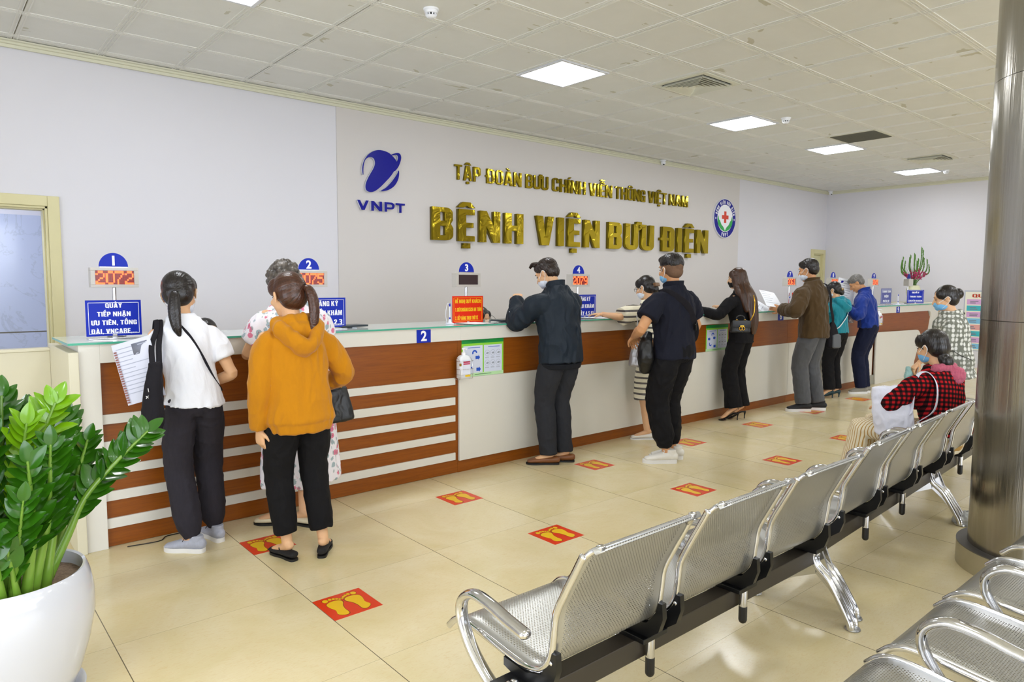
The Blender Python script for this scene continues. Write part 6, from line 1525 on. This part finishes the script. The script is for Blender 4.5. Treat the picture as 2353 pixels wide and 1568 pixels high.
# 6 man in the black polo
p = Person('heavy-set man with shaved sides in black polo, black joggers and white trainers', 4.82, 3.55, 0, 1.755, 'm', 3, 0, -4, (-6, -2, 0), (0, 0, 0), 1.08, M_skin2, hs=1.06)
p.arm('L', (4.60, 3.80, 1.065), (-1, -.7, -.3), curl=60, hand=(.6, .5, -.4), palm=(.4, -.2, -1)); p.arm('R', (5.02, 3.76, 1.04), (1, -.75, -.1), curl=55, hand=(-.7, .5, -.1), shrug=.01)
p.leg('L', (4.745, 3.55), 50, (-.2, 1, 0)); p.leg('R', (4.90, 3.60), 44); p.body(); p.hair('fade', H_black); p.mask(M_maskb)
p.top(C_polo, secs(MT, .862, dr=.006, flare=.002), 'short', (.086, .078, .05), name='polo_shirt', collar=(C_polo, .045, .078), disp=(.008, .008))
p.pants(C_blk, (.108, .088, .072), hem=.13, hipr=(.168, .124), name='jogger_trousers', cuffin=True, disp=(.010, .008)); p.shoes(M_shw, M_solew, 'sneaker', M_lett); P6 = p
t = TH('sling_bag', 'black sling bag worn across the body of the man in the black polo', 'bag', (4.60, 3.60, .90))
pts = [p.surf(a, z, rx, ry, .014) for a, z, rx, ry in ((160, 1.40, .12, .085), (-150, 1.405, .13, .09), (-118, 1.36, .175, .108), (-92, 1.28, .192, .13), (-72, 1.18, .182, .128), (-50, 1.08, .176, .126), (-20, .99, .178, .126), (20, .95, .178, .126), (60, .95, .17, .124), (110, .98, .17, .124))]
b = B(); chain(b, [(*q, .027 if 1 < i < 6 else .018, .003) for i, q in enumerate(pts)], (0, 0, 1), 10, 6, (2, 2), sq=.6); wobj('strap', b, M_canv, t)
q = p.surf(-60, 1.12, .176, .126, .022); b = B(); box(b, -.035, .035, -.006, .006, -.022, .022, .004, M=Matrix.Translation(q) @ Matrix.Rotation(R(32), 4, 'Z') @ Matrix.Rotation(R(50), 4, 'Y')); wobj('buckle', b, M_black, t)
b = B(); chain(b, [(4.585, 3.66, .80, .040, .050), (4.56, 3.64, .90, .070, .065), (4.575, 3.655, 1.00, .068, .055), (4.62, 3.67, 1.08, .040, .034)], (.6, .8, 0), 20, 4, sq=.8, upx=1); m_ = fuse('bag_body', b, .006, 3, M_leather, None, (.005, .003, (14, 14, 10))); m_.parent = t; m_.data.transform(Matrix.Translation(-t.location))

# 7 woman with long hair in the black suit
p = Person('slim woman with very long chestnut hair in a black suit and high-heeled sandals', 6.86, 4.16, 0, 1.62, 'f', 4, 0, 4, (14, -4, 0), (.02, .02, .068), .90)
p.arm('L', (6.50, 4.48, 1.225), (-.6, -.5, -.8), curl=30, hand=(-.7, .7, -.05), palm=(0, 0, -1)); p.arm('R', (6.98, 4.46, 1.22), (.8, -.5, -.7), curl=30)
p.leg('L', (6.81, 4.20), 52, lift=.07); p.leg('R', (6.95, 4.20), 48, lift=.07); p.body(); p.hair('long', H_long); p.mask(M_maskk)
p.top(C_blk, secs(FT, .84, dr=.020, flare=.016), 'long', (.074, .062, .052), name='blazer', disp=(.007, .005))
p.pants(C_blk, (.100, .088, .100), hem=.10, hipr=(.160, .116), name='wide_trousers', disp=(.007, .006)); p.shoes(M_leather, None, 'sandal'); P7 = p
t, bd_ = handbag('small black flap bag with gold clasp and chain on the woman with long hair', (6.60, 4.02, 1.00), .20, .125, .07, M_leather, -35, .05)
b = B(); box(b, -.10, .10, -.040, -.034, .045, .125, .004); obj('flap', b, M_leather, bd_)
b = B(); 
for sg in (-1, 1): tube(b, [(sg * .014 + .016 * math.cos(a), -.046, .042 + .018 * math.sin(a)) for a in np.linspace(0, 2 * PI, 13)], .004, 6, 1)
box(b, -.022, .022, -.048, -.042, .062, .074, .002); obj('gold_clasp', b, M_gold2, bd_)
b = B(); tube(b, [(.10, 0, .11), (.135, -.02, .20), (.15, 0, .32), (.155, .04, .385)], .006, 8, 5); obj('gold_chain', b, M_gold2, t)

# 8 man in the brown jacket
p = Person('man with thick black hair in olive brown jacket and grey trousers holding papers', 8.06, 3.94, 0, 1.81, 'm', 5, 0, -2, (6, -6, 0), (0, 0, 0), .98, M_skin2, hs=1.05)
p.arm('L', (7.78, 4.20, 1.21), (-.9, -.6, -.7), curl=50, hand=(-.3, .9, .2), palm=(1, 0, -.3)); p.arm('R', (8.14, 4.24, 1.20), (1, -.5, -.7), curl=50)
p.leg('L', (7.95, 3.98), 50); p.leg('R', (8.17, 3.91), 40); p.body(); p.hair('short', H_black); p.mask(M_maskw)
p.top(C_brn, [(.83, .196, .142, -.004)] + [(z, rx + .020, ry + .018, yo) for z, rx, ry, yo in MT[1:]], 'long', (.092, .080, .056), name='jacket', collar=(C_brn, .050, .076), disp=(.011, .010))
p.pants(C_gtr, (.104, .086, .078), hem=.09, hipr=(.165, .120)); p.shoes(simple('black knit trainer', '1a1a1e', .7), M_solew, 'sneaker', M_black); P8 = p
t = TH('shoulder_bag', 'black and grey bag hanging from the right shoulder of the man in the brown jacket', 'bag', (8.36, 3.92, .85))
b = B(); chain(b, [(*p.surf(30, 1.40, .16, .10, .02), .024, .004)] + [(*p.surf(a, z, rx, ry, .026), .024, .004) for a, z, rx, ry in ((-5, 1.425, .15, .09), (-40, 1.40, .185, .105), (-52, 1.28, .21, .14), (-52, 1.16, .20, .142))] + [(8.24, 3.80, 1.10, .024, .004), (8.26, 3.815, 1.02, .022, .004)], (1, 0, 0), 10, 4, (2, 2)); wobj('strap', b, M_canv, t)
b = B(); chain(b, [(8.275, 3.82, .78, .070, .050), (8.275, 3.82, .88, .080, .055), (8.27, 3.82, .99, .058, .035), (8.26, 3.815, 1.05, .030, .014)], (1, -.4, 0), 18, 4, sq=.7, upx=1); m_ = fuse('bag_body', b, .007, 2, M_canv, None); m_.parent = t; m_.data.transform(Matrix.Translation(-t.location))
b = B(); chain(b, [(8.27, 3.76, .77, .06, .022), (8.27, 3.765, .90, .058, .020)], (1, -.4, 0), 14, 2, sq=.6, upx=1); wobj('grey_pocket', b, simple('grey nylon', '5a5d63', .6), t)

# 9 woman in the teal jacket
p = Person('woman in bright teal hooded jacket and black trousers left of the man in blue', 9.22, 4.18, 0, 1.50, 'f', 5, 0, 0, (8, -8, 0), (0, 0, .048), 1.05)
p.arm('L', (9.05, 4.46, 1.215), (-1, -.5, -.5)); p.arm('R', (9.38, 4.46, 1.21), (1, -.5, -.5)); p.leg('L', (9.13, 4.22), 46, lift=.05); p.leg('R', (9.27, 4.20), 36, lift=.05)
p.body(voxel=.006); p.hair('bun', H_black, bun=(.02, -.10, -.05)); p.mask(M_maskw)
b = B(); tube(b, [p.Hd((.02 + .04 * math.cos(a), -.125, -.015 + .02 * math.sin(a))) for a in np.linspace(0, 2 * PI, 12)], .005, 6, 1); obj('hair_clip', b, M_gold2, p.h)
p.top(C_teal, secs(FT, .93, dr=.020, flare=.010), 'long', (.078, .068, .05), name='jacket', hood=True, disp=(.009, .008), voxel=.008)
p.pants(C_blk, (.100, .082, .080), hem=.09, hipr=(.158, .116)); p.shoes(simple('dark teal suede', '12343c', .6), None, 'heel'); P9 = p
t = TH('shoulder_bag', 'white strap of a cross-body bag over the back of the teal jacket', 'bag', (9.25, 4.1, 1.1))
pts = [p.surf(a, z, rx, ry, .014) for a, z, rx, ry in ((-40, 1.34, .178, .128), (-65, 1.27, .178, .130), (-90, 1.18, .172, .128), (-118, 1.10, .162, .124), (-145, 1.02, .166, .126), (-175, .97, .176, .130))]
b = B(); chain(b, [(*q, .020, .003) for q in pts], (0, 0, 1), 8, 5, (2, 2)); wobj('strap', b, M_lett, t)

# 10 man in the blue shirt
p = Person('older man with grey hair in royal blue shirt and dark jeans reading a paper', 9.95, 4.12, 8, 1.68, 'm', 9, 0, 4, (10, -26, 0), (0, -.02, 0), 1.0, M_skin2)
p.browm = M_brow
p.arm('L', (9.62, 4.30, 1.20), (-.4, -.9, -.9), curl=55, hand=(-.3, .8, .4), palm=(1, 0, 0)); p.arm('R', (9.95, 4.42, 1.22), (.9, -.5, -.6), curl=50)
p.leg('L', (9.87, 4.12), 50); p.leg('R', (9.99, 4.13), 48); p.body(); p.hair('short', H_grey)
p.top(C_blue, secs(MT, .93, dr=.008), 'long', (.086, .072, .048), name='shirt', collar=(C_blue, .045, .074), disp=(.010, .010))
p.pants(C_jean, (.100, .082, .072), hem=.07, hipr=(.168, .122), name='jeans', top=.95); b = B(); p.torso(b, [(.945, .166, .122, 0), (.975, .166, .122, 0)]); fuse('belt', b, .006, 1, M_leather, p.t)
p.shoes(fabric('grey canvas shoe', '8b867b', .8), M_solew, 'sneaker'); P10 = p

# 11 standing woman in the patterned blouse
p = Person('standing woman with black bun and blue mask in grey blouse with white scallop pattern', 7.14, 2.17, 20, 1.50, 'f', 8, 0, 0, (4, -4, 0), (0, 0, 0), 1.28, hs=1.10)
p.arm('L', (6.96, 2.40, .80), (-.6, -.8, 0), curl=55, hand=(-.3, .6, -.7)); p.arm('R', (7.28, 2.42, .88), (.8, -.6, 0), curl=50); p.leg('L', (7.06, 2.22), 30); p.leg('R', (7.22, 2.18), 20)
p.body(); p.hair('bun', H_black, bun=(0, -.115, .03)); p.mask(M_maskb); p.top(C_scl, secs(FT, .78, dr=.024, flare=.03), 'elbow', (.086, .082, .05), name='blouse', disp=(.010, .008))
p.pants(C_blk, (.100, .085, .085), hem=.09, hipr=(.158, .116)); p.shoes(M_leather, M_soleb, 'flat'); P11 = p
t = TH('shoulder_bag', 'thin black bag strap across the patterned blouse of the standing woman', 'bag', (7.0, 2.3, 1.1))
pts = [p.surf(a, z, rx, ry, .018) for a, z, rx, ry in ((-60, 1.40, .17, .115), (-10, 1.415, .14, .10), (60, 1.36, .17, .115), (110, 1.24, .174, .130), (150, 1.12, .165, .122), (185, 1.02, .17, .126), (230, .96, .18, .13))]
b = B(); chain(b, [(*q, .010, .003) for q in pts], (0, 0, 1), 8, 5, (2, 2)); wobj('strap', b, M_leather, t)

# 12 seated woman in red plaid
p = Person('seated woman with low black bun in red and black checked shirt on the second bench', 5.46, 1.735, -24, 1.61, 'f', 6, -3, 6, (0, -6, 0), (0, -.03, -.415), 1.12, hs=1.08)
p.sit = True
p.arm('L', (5.34, 2.08, .62), (-1, -.3, -.35), curl=40, hand=(.5, .8, -.1)); p.arm('R', (5.56, 2.08, .62), (1, -.3, -.3), curl=40)
for sd, fx, kx in (('L', 5.18, 5.18), ('R', 5.44, 5.42)):
    A = p.L(fx, 2.22, 0); A.z = .085; H_ = V((-1 if sd == 'L' else 1) * .09, .02, .90) + p.hip; Kn = p.L(kx, 2.15, 0); Kn.z = .50
    p.legs.append((sd, H_, Kn, A, R(14)))
p.body(); p.hair('bun', H_black, bun=(.0, -.088, -.105)); p.mask(M_maskb)
def scarf(b, s): pass
p.top(C_chk, secs(FT, .925, dr=.020, flare=.012), 'long', (.082, .074, .052), name='checked_shirt', disp=(.008, .007))
b = B()
for a in range(-70, 71, 14): an = R(a); ell(b, p.T((.092 * math.sin(an), -.03 - .06 * math.cos(an), 1.425)), (.030, .028, .030))
ell(b, p.T((.05, -.115, 1.36)), (.075, .030, .065)); fuse('scarf', b, .006, 3, fabric('pink patterned scarf', 'b0566a', .9, nz=.5), p.t, (.006, .006, (20, 20, 20)))
C_pin = pinstripe(); b = B(); p.torso(b, [(.84, .150, .12, .02), (.90, .160, .125, 0), (.98, .15, .12, 0)])
for sd, H_, K, A, hd in p.legs: chain(b, [(*H_, .105, .095), (*((H_ + K) / 2), .098, .090), (*K, .085, .080), (*(K + (A - K) * .15), .082), (*(K + (A - K) * .8), .085)], (1, 0, 0), 16, 4, (1, 2))
fuse('wide_trousers', b, .007, 4, C_pin, p.t, (.007, .005)); p.shoes(M_leather, M_soleb, 'flat'); P12 = p
t = TH('tote_bag', 'white fabric tote bag on the lap and shoulder of the seated woman in red plaid', 'bag', (5.16, 1.93, .55))
C_tw = fabric('white nonwoven', 'dfe0ee', .8, nz=.05, fold=.6)
b = B(); chain(b, [(5.19, 1.93, .49, .12, .050), (5.18, 1.94, .60, .125, .060), (5.16, 1.96, .72, .11, .040), (5.15, 1.97, .80, .10, .020)], (.45, -.85, 0), 24, 4, (1, 2), sq=.7, upx=1)
m_ = fuse('bag_body', b, .007, 2, C_tw, None, (.004, .006, (12, 12, 7))); m_.parent = t; m_.data.transform(Matrix.Translation(-t.location))
S_, E_, W_ = p.arms['L']; sh_ = p.wp(S_)
b = B(); chain(b, [(5.19, 1.86, .62, .022, .003), (*(sh_ + V(-.095, .035, -.20)), .022, .003), (*(sh_ + V(-.085, .03, -.08)), .022, .003), (*(sh_ + V(-.045, .02, .045)), .022, .003), (*(sh_ + V(.0, -.03, .062)), .022, .003), (*(sh_ + V(-.02, -.095, -.02)), .022, .003), (*(sh_ + V(-.06, -.10, -.18)), .022, .003), (5.26, 1.80, .56, .022, .003)], (.2, 1, 0), 10, 5, (2, 2), sq=.6); wobj('handle', b, C_tw, t)

# staff behind the counter
M_desk = M_white
b = B(); box(b, .9, 12.6, YC + .55, YC + 1.15, .70, .74, .004); tag(obj('work_desk', b, M_desk, None, False), 'long white desk board on the staff side behind the counter', 'desk')
b = B()
p = Person('receptionist with black bobbed hair peeping over the counter right of the red notice', 4.03, 5.28, 188, 1.58, 'f', 4, 0, 0, (8, -12, 0), (0, 0, -.285), .95)
p.arm('L', (4.13, 5.02, .80), (1, .5, -.3)); p.arm('R', (3.9, 5.02, .80), (-1, .5, -.3)); p.body(voxel=.006); p.hair('bob', H_black)
p.top(C_white, secs(FT, .86, dr=.012), 'short', (.074, .066, .05), name='uniform_blouse', voxel=.008)
b = B()
for sg in (-1, 1): tube(b, [p.Hd((sg * .034 + .022 * math.cos(a), .102, .004 + .019 * math.sin(a))) for a in np.linspace(0, 2 * PI, 15)], .0016, 6, 1)
obj('glasses', b, M_black, p.t); RC = [p]
p = Person('second receptionist, only the dark crown of the hair visible beside the white T-shirt', 1.50, 5.25, 180, 1.58, 'f', 14, 0, 0, (0, -30, 0), (0, 0, -.26), .95)
p.arm('L', (1.6, 5.0, .80), (1, .5, -.3)); p.arm('R', (1.38, 5.0, .80), (-1, .5, -.3)); p.body(voxel=.007); p.hair('bob', H_black); p.top(C_white, secs(FT, .86, dr=.012), 'short', (.074, .066, .05), name='uniform_blouse', voxel=.009); RC.append(p)
for q in RC:
    t = thing('office_chair', 'office chair under the %s receptionist behind the counter' % ('first' if q is RC[0] else 'second'), 'chair', (q.loc.x, q.loc.y, 0), R(180))
    b = B(); box(b, -.23, .23, -.22, .22, .40, .47, .03); obj('seat', b, M_canv, t)
    b = B(); box(b, -.20, .20, -.30, -.26, .55, .90, .02); obj('backrest', b, M_canv, t)
    b = B(); tube(b, [(0, 0, .08), (0, 0, .40)], .025, 12, 1)
    for k in range(5): a = 2 * PI * k / 5; tube(b, [(0, 0, .09), (.25 * math.cos(a), .25 * math.sin(a), .05), (.28 * math.cos(a), .28 * math.sin(a), .0155)], .015, 8, 1)
    tube(b, [(0, -.10, .42), (0, -.28, .45), (0, -.28, .60)], .015, 8, 2); obj('pedestal', b, M_black, t)

# papers, bottles and other things in hands and on the glass
sheet('paper_sheet', .21, .297, 'white form held up by the left hand of the man in the brown jacket', 'paper', (7.80, 4.36, 1.325), (R(38), R(14), R(-25)), 6, .012, grp='white forms at the brown jacket')
sheet('paper_sheet', .21, .297, 'white sheets fanned out on the glass top left of the brown sleeve', 'paper', (7.78, 4.52, 1.255), (R(30), R(-10), R(25)), 5, .015, grp='white forms at the brown jacket')
sheet('paper_sheet', .21, .297, 'lowest white sheet lying on the glass beside the long-haired woman', 'paper', (7.66, 4.58, 1.215), (R(14), R(-8), R(60)), 5, .008, grp='white forms at the brown jacket')
t = sheet('letter_sheet', .26, .36, 'tall white letter with blue emblem held up before the man in the blue shirt', 'paper', (9.92, 4.42, 1.40), (R(84), R(12), R(-36)), 9, .008)
b = B(); merge(b, fill_poly([smooth_loop([(-.03, 0), (-.005, .025), (.02, .02), (.03, .035), (.02, .0), (0, -.02), (-.02, -.025)], 3)], .001)); b.transform(Matrix.Translation((-.07, .13, .006)) @ Matrix.Diagonal((.7, .7, 1, 1))); obj('emblem', b, M_dblue, t, False)
sheet('paper_sheet', .21, .28, 'white form on the glass under the arm of the woman in stripes', 'paper', (4.88, 4.56, 1.187), (0, 0, R(30)), 4, .002)
sheet('id_card', .10, .065, 'blue card on the glass top under the hand of the woman in the black suit', 'card', (6.33, 4.52, 1.186), (0, 0, R(12)), 0, .001, M_p2)
sheet('health_booklet', .15, .21, 'teal booklet on the glass beside the hand of the woman in the black suit', 'booklet', (6.50, 4.50, 1.186), (0, 0, R(60)), 3, .001, simple('teal card', '6fa7bd', .5), .003)
sheet('paper_sheet', .21, .28, 'white form on the glass in front of the red notice', 'paper', (3.42, 4.50, 1.186), (0, 0, R(4)), 0, .001)
t = thing('water_bottle', 'clear ribbed water bottle hanging from the hand of the man in blue', 'bottle', (9.66, 4.21, .985))
b = B(); lathe(b, [(.028, 0), (.034, .008), (.034, .03), (.031, .04), (.034, .05), (.031, .065), (.034, .08), (.031, .095), (.034, .11), (.031, .125), (.034, .14), (.020, .17), (.014, .18), (.014, .20)], seg=24); obj('bottle_body', b, NT('clear plastic').set(col=(.9, .95, 1), rough=.08, tr=.9).m, t)
b = B(); lathe(b, [(.016, .195), (.016, .212)], seg=20); obj('cap', b, M_lett, t)
t = thing('plastic_bag', 'orange plastic bag hanging beyond the legs of the woman in the black suit', 'bag', (6.98, 4.28, .50))
b = B(); chain(b, [(.0, 0, .0, .070, .03), (0, 0, .10, .080, .04), (0, 0, .22, .055, .03), (-.01, 0, .30, .02, .012), (-.02, 0, .44, .008, .006), (-.02, .02, .62, .006, .006)], (1, 0, 0), 16, 4, sq=.8, upx=1); m_ = fuse('bag_body', b, .005, 2, simple('orange plastic film', 'e8521a', .35), t, (.008, .008, (25, 25, 10)))
t = thing('cloth_packet', 'small teal and white packet in the hand of the standing woman', 'packet', (6.90, 2.47, .64))
b = B(); chain(b, [(0, 0, 0, .045, .025), (.01, 0, .05, .055, .03), (0, 0, .10, .02, .02)], (1, 0, 0), 12, 3); fuse('packet_body', b, .006, 1, simple('teal packet', '8fb3b0', .6), t, (.008, .004, (25, 25, 25)))
t = thing('plastic_wrap', 'crumpled clear plastic sheet around the bench foot beside the column', 'plastic wrap', (5.0, 1.40, 0))
b = B(); ell(b, (0, 0, .03), (.07, .06, .03)); fuse('wrap_body', b, .008, 0, simple('grey clear plastic', 'b9b9b4', .15), t, (.02, .02, (25, 25, 25)))
